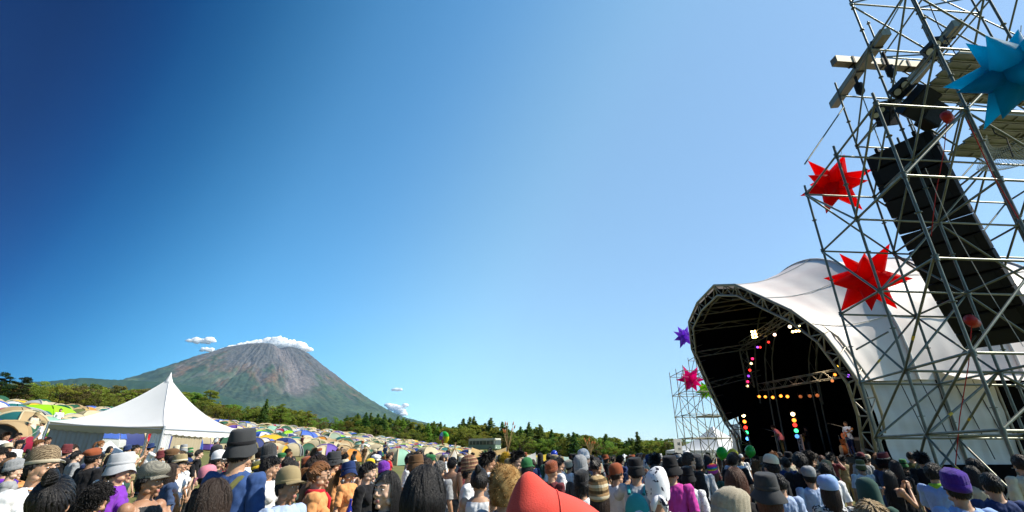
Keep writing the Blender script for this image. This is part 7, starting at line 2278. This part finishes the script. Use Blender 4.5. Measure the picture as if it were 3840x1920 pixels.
# musicians
def musician(px, py, X, face, body, hr, hat, hc, top, tc, label, s=1.0):
    p = at_x(px, py, X)
    return person(px, py, 27, face, body, hr, hat, hc, hc, top, tc, label, standing=(p.x, p.y, DECK, s), feats=True)
musician(2940, 1700, 16.0, -60, 'm_lean', ('messy', 'brown'), None, None, 'tee', 'pink', 'singer in pink shirt bending forward on stage', 1.06)
gm = musician(3197, 1690, 17.9, -100, 'm_guitar', ('short', 'black'), None, None, 'tee', 'paleblue', 'guitarist in pale shirt singing at the right of the stage', 1.02)
gk = musician(3040, 1690, 18.6, -80, 'm_guitar', ('curly', 'black'), None, None, 'long', 'black', 'guitarist in black at the middle of the stage', 1.0)
def guitar(e, col, label):
    g = empty('electric_guitar', e.location, (0, 0, e.rotation_euler[2]), e.scale[0])
    c = Vector((-0.02, -0.235, 1.03)); ax = Vector((0.86, -0.10, 0.35)).normalized(); up = Vector((-0.35, 0, 0.93)).normalized(); n = ax.cross(up)
    M = Matrix((ax, up, n)).transposed()
    out = [(-.20, -.10), (-.10, -.165), (0.02, -.12), (.12, -.14), (.20, -.06), (.13, 0), (.20, .06), (.12, .13), (.02, .10), (-.10, .15), (-.20, .09), (-.23, 0)]
    mb = MB(); k = len(out)
    vs = [c + M @ Vector((x, y, -.022)) for x, y in out] + [c + M @ Vector((x, y, .022)) for x, y in out]
    mb.add(vs, [tuple(range(k)), tuple(reversed(range(k, 2 * k)))] + [(i, k + i, k + (i + 1) % k, (i + 1) % k) for i in range(k)]); put('guitar_body', mb, mat('guitar_' + label.split()[0], col, 0.2, spec=0.6), g)
    mb = MB(); mb.bar(c + ax * 0.14 + n * 0.02, c + ax * 0.66 + n * 0.02, 0.05, 0.02, up=n); nk = put('neck', mb, mat('guitar_neck', (0.35, 0.16, 0.05), 0.35), g)
    mb = MB(); mb.bar(c + ax * 0.66 + n * 0.015, c + ax * 0.80 + n * 0.01, 0.08, 0.015, up=n); put('headstock', mb, MATS['guitar_neck'], g)
    for q in (-.06, .02):
        mb = MB(); mb.box(c + M @ Vector((q, 0, .026)), (0.03, 0.08, 0.01), M); put('pickup', mb, BLK, g)
    mb = MB(); mb.path([c - ax * 0.2, Vector((-.13, -.08, 1.25)), Vector((-.02, .03, 1.44)), Vector((.13, .10, 1.34)), Vector((.2, .02, 1.2)), c + ax * 0.2], 0.012, 6); put('guitar_strap', mb, BLK, g)
    tag(g, label, 'guitar', 'guitars on stage')
guitar(gm, (0.55, 0.10, 0.02), 'orange-red guitar held by the singer in the pale shirt')
guitar(gk, (0.60, 0.35, 0.03), 'amber guitar held by the player in black')

# ------------------------------------------------------------------ labels that single each one out
def settle():
    groups = {}
    for r in pend: groups.setdefault((r[0], r[1]), []).append(r)
    tens = {2: 'twenty', 3: 'thirty', 4: 'forty', 5: 'fifty'}
    NTH = ['first', 'second', 'third', 'fourth', 'fifth', 'sixth', 'seventh', 'eighth', 'ninth', 'tenth', 'eleventh', 'twelfth', 'thirteenth', 'fourteenth', 'fifteenth', 'sixteenth', 'seventeenth', 'eighteenth', 'nineteenth', 'twentieth']
    NTH += ['%s-%s' % (tens[t], NTH[k]) for t in (2, 3, 4, 5) for k in range(9)]
    for (desc, zone), rs in groups.items():
        rs.sort(key=lambda r: r[2])
        for i, r in enumerate(rs):
            if len(rs) == 1: lab = '%s %s' % (desc, zone)
            elif len(rs) == 2: lab = '%s %s %s' % (('left', 'right')[i], desc, zone)
            else: lab = '%s %s %s' % (NTH[i] + ' from left,', desc, zone)
            tag(r[3], lab, r[4], r[5])
settle()
